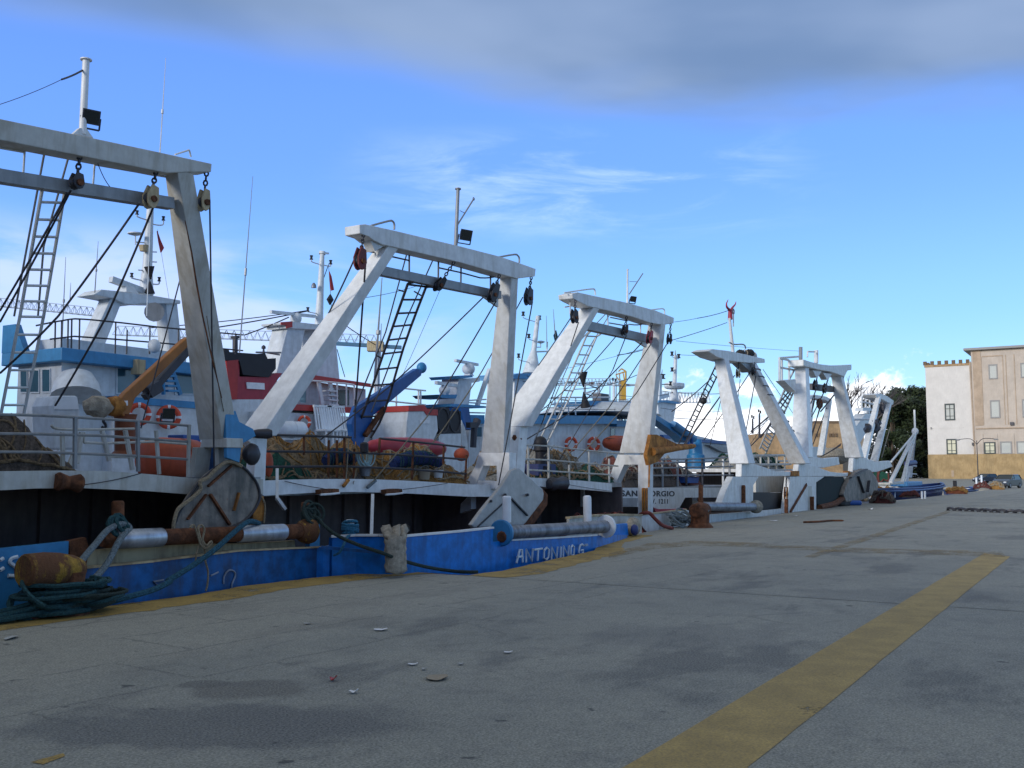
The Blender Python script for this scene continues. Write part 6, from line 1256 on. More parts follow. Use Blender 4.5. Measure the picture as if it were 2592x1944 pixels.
obj('plate', plate(MB(), 21, pts, n, .25), door_paint, od, bevel=.04); obj('rib', MB().bar(K(21, 1000, 1300, n - .05), K(21, 1160, 1215, n - .05), .14, .06).bar(K(21, 1075, 1290, n - .05), K(21, 1130, 1450, n - .05), .16, .06).bar(K(21, 1180, 1330, n - .05), K(21, 1165, 1440, n - .05), .2, .06), dark_steel, od)
od = thing('trawl_door', 'dark green and rust trawl door between the white gantry feet', 'trawl door', KG(21, 800, 1590), "trawl doors leaning on the sterns")
n = .8
obj('plate', plate(MB(), 21, [(665, 1340), (760, 1290), (930, 1290), (965, 1380), (940, 1470), (850, 1560), (700, 1610), (665, 1560)], n, .3), paint('dark green steel', (.014, .028, .03), .9, dirt=.5, rust=.35), od, bevel=.04)
obj('rim', MB().tube(smoothpath(P(21, [(690, 1600), (850, 1555), (945, 1470), (968, 1385)], n - .1), 4), .14, 8), rust, od, smooth=True)
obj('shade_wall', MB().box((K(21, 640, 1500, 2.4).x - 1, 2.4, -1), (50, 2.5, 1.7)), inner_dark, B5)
obj('quarter_post', MB().bar(K(21, 595, 1490, 1.0), K(21, 598, 1615, .9), .3, .3), rust, B5)
obj('quarter_plate', MB().prism(P(21, [(540, 1290), (720, 1290), (660, 1350), (655, 1600), (545, 1610)], 1.0), (0, .25, 0)), white, B5)

# ------------------------------------------------------------------ boats farther along the quay
B6 = thing('fishing_trawler', 'farther trawler seen between the legs of the heavy white gantry, thin tapered gantry', 'fishing boat', (62, 9, -1.35), "trawlers moored stern to the quay")
hull(B6, 56, 64, 4.0, 20, .6, white, .8); n = 4.5
G = obj('gantry', MB().prism(P(21, [(590, 490), (640, 470), (760, 490), (812, 520), (812, 555), (740, 520), (640, 505), (590, 540)], n), (0, .6, 0)), white, B6)
obj('leg', MB().frus(K(21, 700, 1075, n), (.5, .34), K(21, 785, 540, n), (.4, .26)), white, G); obj('leg', MB().frus(K(21, 560, 1075, n), (.5, .34), K(21, 600, 520, n), (.4, .26)), white, G)
obj('block_gear', MB().ell(K(21, 690, 560, n), (.22, .2, .35), 10, 7, .1), rust, G, smooth=True)
obj('wheelhouse', MB().box(K(21, 620, 1120, n + 5), K(21, 760, 1000, n + 5) + Vector((0, 1, 0))), house_white, B6); obj('deck_cover', MB().ell(K(21, 840, 1085, n + 1), (2.4, 1, .6), 12, 6, .05), canvas, B6, smooth=True)
wires(B6, [(K(21, 770, 600, n), K(21, 720, 1060, n + .3), .02, .05), (K(21, 760, 600, n), K(21, 610, 1000, n + 3), .02, .05), (K(21, 690, 620, n), K(21, 610, 860, n + 2), .02, .05), (K(21, 640, 520, n), K(21, 610, 660, n + 2), .02, .05), (K(21, 905, 960, 3), K(21, 760, 1060, 4), .02, .05), (K(21, 900, 975, 3), K(21, 700, 1090, 4), .02, .05)])
B7 = thing('fishing_trawler', 'farthest big trawler, gantry leaning right before the dark trees', 'fishing boat', (72, 9, -1.35), "trawlers moored stern to the quay")
hull(B7, 66, 74, 3.0, 20, .7, white, .8); n = 3.0
G = obj('gantry', MB().prism(P(21, [(1250, 468), (1300, 458), (1370, 485), (1432, 530), (1425, 575), (1395, 560), (1310, 515), (1262, 500)], n), (0, .9, 0)), white, B7, bevel=.04)
obj('leg', MB().frus(K(21, 1235, 1135, n - .8), (.7, .42), K(21, 1385, 560, n), (.6, .3)), white, G, bevel=.04); obj('leg', MB().frus(K(21, 1120, 1135, n - .8), (.7, .42), K(21, 1280, 490, n), (.6, .3)), white_clean, G, bevel=.04)
obj('block_gear', MB().ell(K(21, 1235, 790, n - .4), (.5, .35, .42), 12, 8, .35).ell(K(21, 1312, 600, n - .4), (.22, .2, .4), 8, 6, .35).ell(K(21, 1170, 810, n - .4), (.4, .25, .32), 8, 6, .35).ell(K(21, 1270, 760, n - .4), (.3, .25, .36), 8, 6, .35), dark_steel, G)
WH = obj('wheelhouse', plate(MB(), 21, [(1050, 790), (1150, 660), (1230, 660), (1230, 720), (1150, 860), (1090, 960), (1050, 930)], n + 3, .8), house_white, B7); obj('roof', plate(MB(), 21, [(1125, 600), (1205, 600), (1215, 630), (1120, 632)], n + 3, .6), house_white, WH); obj('shaft', MB().bar(K(21, 1165, 660, n + 3.5), K(21, 1165, 600, n + 3.5), .4, .4), house_white, WH)
rail(B7, [P(21, [(1110, 490), (1240, 520)], n + 3), P(21, [(1110, 540), (1240, 570)], n + 3), P(21, [(1020, 720), (1230, 715)], n + 2)], [(K(21, x, 490, n + 3), K(21, x, 600, n + 3), None) for x in (1110, 1150, 1190, 1230)], white, .08, .07)
wires(B7, [(K(21, 1200, 860, n), K(21, 1100, 1090, n), .02, .06), (K(21, 1260, 850, n - .6), K(21, 1180, 1110, n - .6), .02, .06), (K(21, 1395, 800, n), K(21, 1310, 1100, n - 1), .02, .05, wire_tan)])
# tripod mast boat and the low blue boats
def small_boat(label, k, pts_top, zlow, n, mat, cap, group="small wooden boats at the far quay", w=2.6):
    a, b = K(k, *pts_top[0], n), K(k, *pts_top[-1], n); t = thing('small_boat', label, 'boat', ((a.x + b.x) / 2, n + w / 2, -1.2), group)
    N = 12; rows = []
    for i in range(N + 1):
        u = i / N; s = a.x + (b.x - a.x) * u; hw = w / 2 * (1 - abs(2 * u - 1) ** 3) + .05; zt = K(k, pts_top[0][0] + (pts_top[-1][0] - pts_top[0][0]) * u, pts_top[0][1] + (pts_top[-1][1] - pts_top[0][1]) * u, n).z - .10 * math.sin(math.pi * u)
        c = n + w / 2; rows.append([(s, c - hw * .6, zlow - .7), (s, c - hw, zt), (s, c - hw + .12, zt), (s, c - hw + .15, zt - .5), (s, c + hw - .15, zt - .5), (s, c + hw - .12, zt), (s, c + hw, zt), (s, c + hw * .6, zlow - .7)])
    mb = MB(); mb.add([p for r in rows for p in r], [(i * 8 + q, i * 8 + (q + 1) % 8, i * 8 + 8 + (q + 1) % 8, i * 8 + 8 + q) for i in range(N) for q in range(8)] + [tuple(range(8)), tuple(range(N * 8 + 7, N * 8 - 1, -1))])
    obj('hull', mb, mat, t); obj('rubbing_strake', MB().tube([(r[1][0], r[1][1] - .05, r[1][2] - .12) for r in rows], .07, 6), cap, t); obj('gunwale', MB().tube([(r[1][0], r[1][1] + .05, r[1][2] + .03) for r in rows], .06, 6), cap, t)
    return t
navy = paint('navy hull paint', (.012, .03, .14), .45, var=.2, dirt=.3, dirtcol=(.01, .015, .05)); pale_blue = paint('pale blue strake', (.10, .16, .32), .5)
sb = small_boat('long navy blue boat moored where the quay meets the far trees', 15, [(1180, 1085), (1420, 1066), (1665, 1030)], 0, 1.0, navy, pale_blue)
obj('cabin', MB().box(K(15, 1270, 1060, 2.2), K(15, 1390, 1018, 2.2) + Vector((0, 1.2, 0))), blue_trim, sb, bevel=.05); obj('stem_post', MB().bar(K(15, 1655, 1080, 1.9), K(15, 1652, 1012, 1.9), .35, .3), black, sb)
sb2 = small_boat('shorter blue boat with white posts beyond the orange nets', 15, [(1735, 1085), (1880, 1065)], 0, 1.0, navy, pale_blue)
obj('cabin', MB().box(K(15, 1770, 1085, 2.0), K(15, 1830, 1068, 2.0) + Vector((0, 1, 0))), house_white, sb2)
TB = thing('tripod_mast', 'white tripod mast with net roller standing on the boat before the dark trees', 'mast', K(21, 1560, 1380, 1.3))
top = K(21, 1645, 850, 1.6)
mb = MB()
for x, y, n in ((1400, 1345, 1.0), (1515, 1350, 1.2), (1600, 1290, 3.0), (1560, 1340, 3.2)): obj('mast_leg', MB().bar(K(21, x, y, n), top, .2, .17), white, TB)
obj('mast_head', MB().ell(top + Vector((0, 0, .1)), (.25, .25, .28), 10, 7).bar(top, top + Vector((0, 0, 1.7)), .12, .12), white, TB); obj('stay', MB().tube([top, K(21, 1405, 1140, 1.0)], .07, 5), white, TB); obj('roller_gear', MB().lathe(K(21, 1560, 1160, 1.8), K(21, 1640, 1150, 1.8), [(0, .2), (1, .2)], 12), plastic_navy, TB); obj('foot_beam', MB().box(K(21, 1395, 1370, 1.0), K(21, 1530, 1345, 1.0) + Vector((0, 1, 0))), white_old, TB)
rail(TB, [P(21, [(1590, 1180), (1659, 1185)], 4), P(21, [(1590, 1260), (1659, 1265)], 4)], [], white, .05)

# ------------------------------------------------------------------ old stone building across the harbour
stone = paint('old harbour stone', (.38, .255, .14), .9, var=.25, dirt=.5, dirtcol=(.20, .14, .09), bump=.4, scale=.6); stone_dark = paint('dark roof stone', (.16, .11, .07), .9, var=.2)
so = KY(21, 760, 900, 230)
t = thing('stone_building', 'low tan stone building far behind the white gantries', 'building', (so.x, so.y, 0))
Y0 = 230
def farbox(mb, k, x0, y0, x1, y1, Y, depth=15):
    a, b = KY(k, x0, y1, Y), KY(k, x1, y0, Y); wa = W(a); wb = W(b)
    f = lambda X, YY, z: toq(Vector((X, YY, z)))
    return mb.hexa([f(wa.x, Y, wa.z), f(wb.x, Y, wa.z), f(wb.x, Y + depth, wa.z), f(wa.x, Y + depth, wa.z)], [f(wa.x, Y, wb.z), f(wb.x, Y, wb.z), f(wb.x, Y + depth, wb.z), f(wa.x, Y + depth, wb.z)])
mb = farbox(MB(), 21, 590, 760, 910, 1250, Y0); farbox(mb, 21, 60, 862, 600, 1250, Y0 + 5); obj('wall', mb, stone, t)
mb = farbox(MB(), 21, 640, 732, 900, 760, Y0 + .2, 12); farbox(mb, 21, 200, 850, 590, 868, Y0 + 5.2, 10); obj('roof', mb, stone_dark, t)
for x in (650, 690, 785, 815, 850): obj('window', farbox(MB(), 21, x, 858, x + 18, 892, Y0 - .25, .3), stone_dark, t)
pale_wall = paint('pale far wall', (.36, .29, .22), .9, var=.15)
t = thing('stone_building', 'pale wall right of the thick gantry leg below the bare tree', 'building', KY(21, 1040, 900, 236)); obj('wall', farbox(MB(), 21, 912, 790, 1130, 1250, 236), pale_wall, t); obj('coping', farbox(MB(), 21, 908, 782, 1134, 792, 235.5, 16), stone_dark, t)

# ------------------------------------------------------------------ tower cranes beyond the harbour
def lattice(mb, p, q, w, h, seg, r):
    p, q = Vector(p), Vector(q); d = (q - p); dn = d.normalized(); up = Vector((0, 0, 1)) if abs(dn.z) < .9 else Vector((1, 0, 0)); a = dn.cross(up).normalized() * (w / 2); b = Vector((0, 0, h)) if abs(dn.z) < .9 else a.cross(dn).normalized() * h
    rows = [(p + d * (i / seg) + a, p + d * (i / seg) - a, p + d * ((i + .5) / seg) + b) for i in range(seg + 1)]
    mb.bar(p + a, q + a, r, r).bar(p - a, q - a, r, r).bar(rows[0][2], rows[-2][2], r, r)
    for i in range(seg):
        for c in (rows[i][0], rows[i][1], rows[i + 1][0], rows[i + 1][1]): mb.bar(c, rows[i][2], r * .6, r * .6)
        mb.bar(rows[i][0], rows[i][1], r * .6, r * .6)
    return mb
hazed_steel = paint('hazed grey crane steel', (.30, .36, .44), .6, bump=0); crane_yellow = paint('yellow crane steel', (.45, .27, .04), .6, bump=0); crane_blue = paint('blue crane steel', (.05, .14, .24), .6, bump=0)  # crane grey is lightened to paint distance haze into its colour
CR = "tower cranes beyond the harbour"
def up_to(p, z): return Vector((p.x, p.y, z))
a, b = KY(9, -900, 880, 240), KY(9, 1340, 1105, 240); t = thing('tower_crane', 'grey lattice crane jib at the left edge, drooping towards the wheelhouse arch', 'crane', up_to(a, 0), CR)
obj('jib', lattice(MB(), a, b, 1.6, 2.0, 26, .15), hazed_steel, t); obj('tower', lattice(MB(), up_to(a, 0), a, 1.8, 1.8, 18, .3), hazed_steel, t)
a, b = KY(3, 985, 1165, 260), KY(9, 1590, 1370, 260); t = thing('tower_crane', 'blue and grey crane with square cab between the ladder and the red funnel', 'crane', up_to(a, 0), CR)
obj('jib', lattice(MB(), a, b, 1.6, 2.4, 34, .15), hazed_steel, t); obj('counter_jib', MB().bar(KY(3, 690, 1160, 259), KY(3, 1150, 1188, 259), 1.2, .9), crane_blue, t); obj('cab', farbox(MB(), 3, 908, 1142, 1020, 1210, 257, 3), beige, t); obj('tower', MB().bar(up_to(a, 0), a, .9, .9), hazed_steel, t)
obj('rail', MB().bar(KY(3, 690, 1130, 259), KY(3, 850, 1135, 259), .12, .12).bar(KY(3, 690, 1160, 259), KY(3, 690, 1130, 259), .1, .1).bar(KY(3, 770, 1160, 259), KY(3, 770, 1132, 259), .1, .1), hazed_steel, t)
a = KY(22, 712, 640, 230); t = thing('tower_crane', 'yellow tower crane between the day cones and the third gantry right leg', 'crane', up_to(a, 0), CR)
obj('tower', lattice(MB(), up_to(a, 0), KY(22, 712, 920, 230), 2.6, 2.6, 9, .4), house_white, t); obj('slewing_unit', farbox(MB(), 22, 682, 620, 745, 900, 229, 4), crane_yellow, t)
obj('head', MB().bar(KY(22, 740, 620, 230), KY(22, 740, 495, 230), .35, .35).bar(KY(22, 600, 545, 230), KY(22, 740, 500, 230), .3, .3).bar(KY(22, 680, 460, 230), KY(22, 740, 495, 230), .3, .3).bar(KY(22, 680, 460, 230), KY(22, 640, 500, 230), .3, .3).bar(KY(22, 655, 520, 230), KY(22, 655, 640, 230), .2, .2).bar(KY(22, 700, 500, 230), KY(22, 720, 620, 230), .2, .2).bar(KY(22, 600, 545, 230), KY(22, 655, 640, 230), .2, .2), crane_yellow, t)
obj('jib', lattice(MB(), KY(22, 690, 690, 230), KY(22, -500, 690, 230), 1.4, 1.5, 24, .13), hazed_steel, t); obj('counter_jib', MB().bar(KY(22, 740, 685, 230), KY(22, 940, 690, 230), .5, .4), hazed_steel, t)
a = KY(22, 265, 660, 250); t = thing('tower_crane', 'short dark lattice tower right beside the upper day cone', 'crane', up_to(a, 0), CR); obj('tower', lattice(MB(), up_to(a, 4), a, 4.0, 4.0, 8, .45), hazed_steel, t); obj('cab', farbox(MB(), 22, 232, 648, 305, 668, 248, 4), rust, t)
a, b = KY(22, 1920, 940, 250), KY(22, 900, 930, 250); t = thing('tower_crane', 'pale crane jib ending just right of the black day ball', 'crane', up_to(b, 0), CR); obj('jib', lattice(MB(), b, a, 1.5, 2.6, 22, .13), hazed_steel, t); obj('tower', MB().bar(up_to(b, 0), b, 1.2, 1.2), hazed_steel, t)

# far masts of boats moored behind
MS = "thin masts of boats moored farther out"
for i, (k, x, y0, y1, n, lab) in enumerate(((22, 575, 1100, 640, 14, 'lamp topped mast left of the yellow tower crane'), (21, 88, 900, 655, 14, 'dark mast with lamps left of the wide A gantry right leg'), (21, 20, 860, 710, 15, 'short thin mast by the horizon clouds left of the dark lamp mast'))):
    b, c = K(k, x, y0, n), K(k, x, y1, n); t = thing('boat_mast', lab, 'mast', b, MS); u = mpp(b)
    obj('pole', MB().lathe(b, c, [(0, 5 * u if k == 22 else 3 * u), (1, 3.5 * u if k == 22 else 2 * u)], 8), house_white if k == 22 else dark_steel, t)
    for dx, dy in ((-4, -2), (6, 0), (0, 16)): obj('lamp', MB().lathe(c + Vector((dx * u * 1.5, 0, -dy * u)), c + Vector((dx * u * 1.5, 0, -dy * u + 7 * u)), [(0, 3 * u), (.2, 2 * u), (.8, 2 * u), (1, 3 * u)], 8), black, t)

# ------------------------------------------------------------------ buildings at the end of the quay
s0 = KG('T', 2450, 1212).x
Bz = lambda y, x=300: KS(23, x, y, s0).z
Bn = lambda x, y=900: KS(23, x, y, s0).y
white_wall = paint('white rendered wall', (.66, .625, .58), .9, var=.06, dirt=.25, dirtcol=(.50, .46, .41), bump=.1, scale=.4); beige_wall = paint('beige rendered wall', (.51, .44, .37), .9, var=.10, dirt=.3, dirtcol=(.42, .33, .25), bump=.1, scale=.3)
ochre = paint('ochre stone plinth', (.40, .285, .145), .9, var=.18, dirt=.4, dirtcol=(.22, .13, .05), bump=.2, scale=.5); quoin = paint('brown quoin stone', (.43, .33, .24), .9, var=.15, dirt=.3, dirtcol=(.36, .25, .17), scale=.5); cornice_m = paint('grey cornice', (.30, .29, .28), .8); frame_m = paint('dark window frame', (.05, .065, .065), .6); shutter = paint('pale roller blind', (.50, .51, .47), .7, var=.05); warm_pane = paint('curtained pane', (.62, .60, .44), .5, var=.12)
def facade(mb, x0, y0, x1, y1, out0, out1):       # box on the facade plane from pixel corners, out = metres proud (towards the quay)
    na, nb = Bn(x0), Bn(x1); return mb.box((s0 - out1, min(na, nb), Bz(y1)), (s0 - out0, max(na, nb), Bz(y0)))
def fwin(t, x0, y0, x1, y1, pane, bars=True):
    f = MB(); w = (x1 - x0) * .09; h = (y1 - y0) * .06
    facade(f, x0 - 4, y0 - 4, x1 + 4, y0 + h, .004, .16); facade(f, x0 - 4, y1 - h, x1 + 4, y1 + 3, .004, .22); facade(f, x0 - 4, y0 + h, x0 + w, y1 - h, .004, .15); facade(f, x1 - w, y0 + h, x1 + 4, y1 - h, .004, .15)
    if bars: facade(f, (x0 + x1) / 2 - 3.5, y0 + h, (x0 + x1) / 2 + 3.5, y1 - h, .03, .12); facade(f, x0 + w, y0 + (y1 - y0) * .28, x1 - w, y0 + (y1 - y0) * .28 + 5, .03, .11); facade(f, x0 + w, y0 + (y1 - y0) * .74, x1 - w, y0 + (y1 - y0) * .74 + 5, .03, .11)
    o = obj('window', f, frame_m if bars else cornice_m, t); obj('pane', facade(MB(), x0 + w * .8, y0 + h * .8, x1 - w * .8, y1 - h * .8, .008, .028), pane, o)
t = thing('white_building', 'white three storey block with battlements above an ochre stone plinth', 'building', (s0, Bn(330), 0))
zb, zp, zt = 0.0, Bz(1225), Bz(345)
nl, nr = Bn(105), Bn(572)
obj('wall', MB().box((s0, nr, zb), (s0 + 26, nl, zt)), white_wall, t); obj('plinth', MB().box((s0 - .12, nr, zb), (s0 + 26.1, nl + .12, zp)), ochre, t)
obj('parapet', MB().box((s0 - .15, nr + .01, zt), (s0 + .6, nl + .2, Bz(322))).box((s0 + .6, nl - .5, zt), (s0 + 26, nl + .2, Bz(322))), stone, t)
for i in range(7):
    c = 90 + 15 + i * 71.5; obj('merlon', MB().box((s0 - .18, Bn(c + 17), Bz(323)), (s0 + .55, Bn(c - 17), Bz(286))), stone_dark, t)
for i in range(1, 7): obj('merlon', MB().box((s0 + i * 4 - .8, nl - .5, Bz(323)), (s0 + i * 4 + .8, nl + .22, Bz(286))), stone_dark, t)
fwin(t, 290, 722, 384, 882, shutter); fwin(t, 294, 1075, 390, 1222, warm_pane)
obj('string_course', facade(MB(), 150, 955, 470, 963, .002, .05), white_wall, t); obj('drain_pipe', MB().tube([(s0 - .25, Bn(560), Bz(310)), (s0 - .25, Bn(572), Bz(1225))], .22, 8), quoin, t); obj('wall_lantern', facade(MB(), 548, 1112, 566, 1140, .1, .9), dark_steel, t)
obj('fuse_box', facade(MB(), 138, 950, 152, 970, .004, .3), cornice_m, t); obj('wall_door', facade(MB(), 330, 1385, 355, 1450, .14, .24), quoin, t)
t = thing('beige_building', 'taller beige building with flat grey cornice at the right picture edge', 'building', (s0, Bn(900), 0))
nr2 = Bn(1900); zr = Bz(185, 700)
obj('wall', MB().box((s0 - .3, nr2, zb), (s0 + 30, nr - .002, zr)), beige_wall, t); obj('plinth', MB().box((s0 - .45, nr2, zb), (s0 - .302, nr - .004, zp)), ochre, t)
obj('cornice', MB().box((s0 - 1.6, nr2, Bz(182, 700)), (s0 + 31, nr + 1.6, Bz(158, 700))), cornice_m, t, bevel=.1); obj('quoin_strip', facade(MB(), 588, 205, 668, 945, .302, .45), quoin, t)
def f2(mb, *a): return facade(mb, a[0], a[1], a[2], a[3], .302 + a[4], .302 + a[5])
mb = MB(); f2(mb, 590, 968, 1800, 978, .0, .35); f2(mb, 680, 262, 885, 272, 0, .15); f2(mb, 668, 272, 676, 940, 0, .12); f2(mb, 885, 262, 893, 940, 0, .10); f2(mb, 1000, 262, 1008, 940, 0, .10); f2(mb, 915, 262, 923, 940, 0, .10); obj('moulding', mb, quoin, t)
s_keep = s0; s0 = s0 - .3
for x in (745, 1066, 1390): fwin(t, x, 352, x + 82, 490, shutter, False)
for x in (745, 1066, 1390): fwin(t, x, 702, x + 92, 872, shutter, False)
fwin(t, 668, 1112, 776, 1220, warm_pane)
for x in (828, 992, 1156, 1320): fwin(t, x, 1108, x + 112, 1222, shutter, False)
for x in (655, 800, 965, 1130): obj('pilaster', facade(MB(), x - 16, 1025, x + 4, 1222, .002, .2), beige_wall, t)
obj('wall_lamp', facade(MB(), 935, 918, 972, 946, .01, .8), dark_steel, t); s0 = s_keep
sl = thing('street_lamp', 'double armed street lamp before the joint of the two buildings', 'street lamp', KS(23, 617, 1470, s0 - 8)); b0 = BASE[sl.name]; zt_ = KS(23, 615, 1085, s0 - 8).z
obj('pole', MB().lathe(Vector((b0.x, b0.y, 0)), Vector((b0.x, b0.y, zt_)), [(0, .22), (.05, .14), (1, .09)], 10), dark_steel, sl)
for sg in (-1, 1):
    o = obj('lamp_arm', MB().tube(smoothpath([Vector((b0.x, b0.y, zt_ - 1)), Vector((b0.x, b0.y - sg * 1.4, zt_ + .4)), Vector((b0.x, b0.y - sg * 4, zt_ + .3))], 4), .08, 6), dark_steel, sl); obj('lamp_head', MB().ell(Vector((b0.x, b0.y - sg * 4.3, zt_ + .2)), (.25, .6, .18), 10, 6), grey_steel, o)

# ------------------------------------------------------------------ trees
leaf = bpy.data.materials.new('dark evergreen leaves'); leaf.use_nodes = True
_T = NT(leaf.node_tree); _b = _T.n['Principled BSDF']; _o = _T.new('ShaderNodeTexCoord').outputs['Object']
_T.link(_T.mix(_T.ramp(_T.noise(_o, .5, 4, .6), .3, .7), (.010, .020, .010), (.042, .062, .020)), _b.inputs['Base Color']); _b.inputs['Roughness'].default_value = .6
bark = paint('bark', (.10, .075, .055), .95, var=.3); twig = paint('grey twigs', (.085, .075, .072), .95, var=.2, bump=0)
def evergreen(label, base, h, rad, seed, leaves=5200, sc=.42):
    rnd = random.Random(seed); t = thing('evergreen_tree', label, 'tree', base, "dark trees at the end of the quay"); b = Vector(base)
    tr = MB().tube([b, b + Vector((.2, 0, h * .4)), b + Vector((0, .2, h * .75))], [.45, .32, .12], 8)
    cl = []
    for i in range(48):
        z = rnd.uniform(.0, 1.0); w = rad * (1.0 - .55 * max(0, z - .35) ** 1.3) * rnd.uniform(.35, 1.0); a = rnd.uniform(0, 6.28)
        cl.append((b + Vector((math.cos(a) * w, math.sin(a) * w, h * (.04 + .93 * z))), rad * rnd.uniform(.2, .42)))
    for c, r in cl[:14]: tr.tube([b + Vector((0, 0, h * .25)), (b + c) / 2 + Vector((0, 0, .3)), c], [.16, .1, .04], 5)
    obj('trunk', tr, bark, t)
    mb = MB(); vs, fs = [], []
    for i in range(leaves):
        c, r = cl[rnd.randrange(len(cl))]; d = Vector((rnd.gauss(0, 1), rnd.gauss(0, 1), rnd.gauss(0, 1))).normalized() * r * (rnd.random() ** .4) * rnd.uniform(.8, 1.2); p = c + Vector((d.x, d.y, d.z * .8)); p.z = max(p.z, .1)
        u = Vector((rnd.uniform(-1, 1), rnd.uniform(-1, 1), rnd.uniform(-1, 1))).normalized(); w = u.orthogonal().normalized(); l = sc * rnd.uniform(.5, 1.2)
        k = len(vs); vs += [p - u * l, p + w * l * .45, p + u * l, p - w * l * .45]; fs.append((k, k + 1, k + 2, k + 3))
    mb.add(vs, fs); obj('crown', mb, leaf, t); return t
def gpt(x, y): return KG('T', x, y)
g = KY(21, 1570, 1180, 290); evergreen('tallest dark evergreen against the white building', (g.x, g.y, 0), 26.5, 8.5, 3, 13000, .66)
g = KY(21, 1420, 1180, 280); evergreen('dark evergreen behind the leaning far gantry', (g.x, g.y, 0), 23.0, 8.0, 4, 12000, .64)
g = KY(21, 1740, 1180, 296); evergreen('lower dark evergreen touching the corner of the white building', (g.x, g.y, 0), 26.0, 8.0, 5, 11000, .66)
def bare_tree(label, base, h, lean, seed):
    rnd = random.Random(seed); t = thing('bare_tree', label, 'tree', base); b = Vector(base); mb = MB(); tw = MB(); cnt = [0]
    def grow(p, d, l, r, lev):
        cnt[0] += 1; q = p + d * l * .5 + Vector((rnd.uniform(-.1, .1), rnd.uniform(-.1, .1), 0)) * l; e = p + d * l + Vector((0, 0, .02)) * l
        (mb if lev < 2 else tw).tube([p, q, e], [r, r * .8, r * .62], 6 if lev < 2 else 3)
        if lev >= 5: return
        for k in range(4 if lev in (1, 2) else 3):
            nd = (d + Vector((rnd.uniform(-.75, .75), rnd.uniform(-.75, .75), rnd.uniform(-.35, .45))) + lean * .26).normalized(); f = rnd.uniform(.45, 1)
            grow(p + (e - p) * f, nd, l * rnd.uniform(.54, .76), r * .64, lev + 1)
    grow(b, Vector((.02, 0, 1)).normalized(), h * .36, .36, 0); obj('trunk', mb, bark, t); obj('twigs', tw, twig, t); return t
g = KY(21, 1010, 1180, 165); rt_ = (toq(Vector((1, 0, 0))) - toq(Vector((0, 0, 0)))); rt_.z = 0
bare_tree('leafless tree swept to the right behind the curved white gantry', (g.x, g.y, 0), 27.0, rt_.normalized() * .7 + Vector((0, 0, 1.1)), 12)

# ------------------------------------------------------------------ things standing and lying on the quay
BO = "mooring bollards along the quay edge"
b = Vector((KG(11, 560, 1440).x, -.30, 0)); u = mpp(b); zc = K(11, 570, 955, -.3).z
t = thing('mooring_bollard', 'squat yellow and rust bollard with teal ropes at the left edge', 'bollard', b, BO)
x0, x1 = K(11, 258, 950, -.3).x, K(11, 945, 950, -.3).x
obj('base', MB().lathe(b, b + Vector((0, 0, zc - .05)), [(0, .26), (.1, .24), (.5, .17), (1, .2)], 18), rust, t, smooth=True)
obj('head', MB().lathe(Vector((x0, -.3, zc + .01)), Vector((x1, -.3, zc - .03)), [(0, .17), (.03, .195), (.3, .21), (.55, .20), (.8, .165), (.95, .11), (1, .05)], 24), yellow_rust, t, smooth=True)
mb = MB(); rnd = random.Random(4)
t = thing('rope_heap', 'heap of teal and dark green mooring rope round the yellow bollard', 'rope', b + Vector((0, -.05, 0)))
for i in range(12): coil(mb, (b.x + rnd.uniform(-.22, .16), b.y + rnd.uniform(-.05, .05), -.0 + .03 * i), .40 + rnd.uniform(-.12, .10), 1.2, .028, rnd, .03, .75)
for i in range(16):
    mb.ring((b.x + rnd.uniform(-.55, .38), b.y + rnd.uniform(-.16, .10), .10 + rnd.uniform(0, .22)), rnd.uniform(.12, .30), .026, (1, rnd.uniform(-.3, .3), rnd.uniform(-.35, .35)), (0, rnd.uniform(.4, 1), rnd.uniform(-.2, .8)), 14, 6, a0=rnd.uniform(0, 2), a1=rnd.uniform(4, 7))
obj('teal_coils', mb, rope_teal, t, smooth=True)
mb = MB()
for i in range(12): coil(mb, (b.x + .05 + rnd.uniform(-.15, .2), b.y - .05 + rnd.uniform(-.06, .06), -.0 + .027 * i), .46 + rnd.uniform(-.16, .12), 1.1, .024, rnd, .02, .6)
obj('green_coils', mb, rope_green, t, smooth=True)
t = thing('mooring_rope', 'two thick teal ropes trailing left from the yellow bollard over the quay', 'rope', b + Vector((-.6, -.1, 0)))
for k, (ys, yo) in enumerate(((1180, -.28), (1330, -.40), (1260, -.34), (1420, -.45))):
    pts = [Vector((b.x + .2 - .1 * k, yo - .05, .30 - .06 * k)), Vector((b.x - .3, yo, .20 - .035 * k)), Vector((b.x - .8, yo + .03, .12 - .02 * k)), Vector((b.x - 1.6, yo + .05, .05)), Vector((b.x - 3.2, yo + .1, .03))]
    obj('strand', MB().tube(smoothpath(pts, 5), .034, 7), rope_teal, t, smooth=True)
t = thing('mooring_rope', 'blue green rope from the left trawler roller down to the yellow bollard', 'rope', K(12, 500, 1260, -.1))
pts = [K(12, 1130, 885, .42), K(12, 1090, 868, .36), K(12, 1000, 870, .25), K(12, 850, 985, .15), K(12, 620, 1190, .05), K(12, 350, 1380, .0), K(12, 120, 1520, -.05), K(11, 1900, 1095, -.08), K(11, 1700, 1190, -.12), K(11, 1400, 1275, -.15)]
pts += [KG(11, 1180, 1330, .04), KG(11, 950, 1350, .04), Vector((b.x + .35, -.35, .05))]
obj('strand', MB().tube(smoothpath(pts, 6), .040, 8), paint('blue green rope', (.025, .10, .15), .95, var=.45, bump=.8, scale=40), t, smooth=True)
t = thing('mooring_rope', 'doubled grey green rope rising from the yellow bollard over the stern roller', 'rope', K(11, 1100, 700, 0))
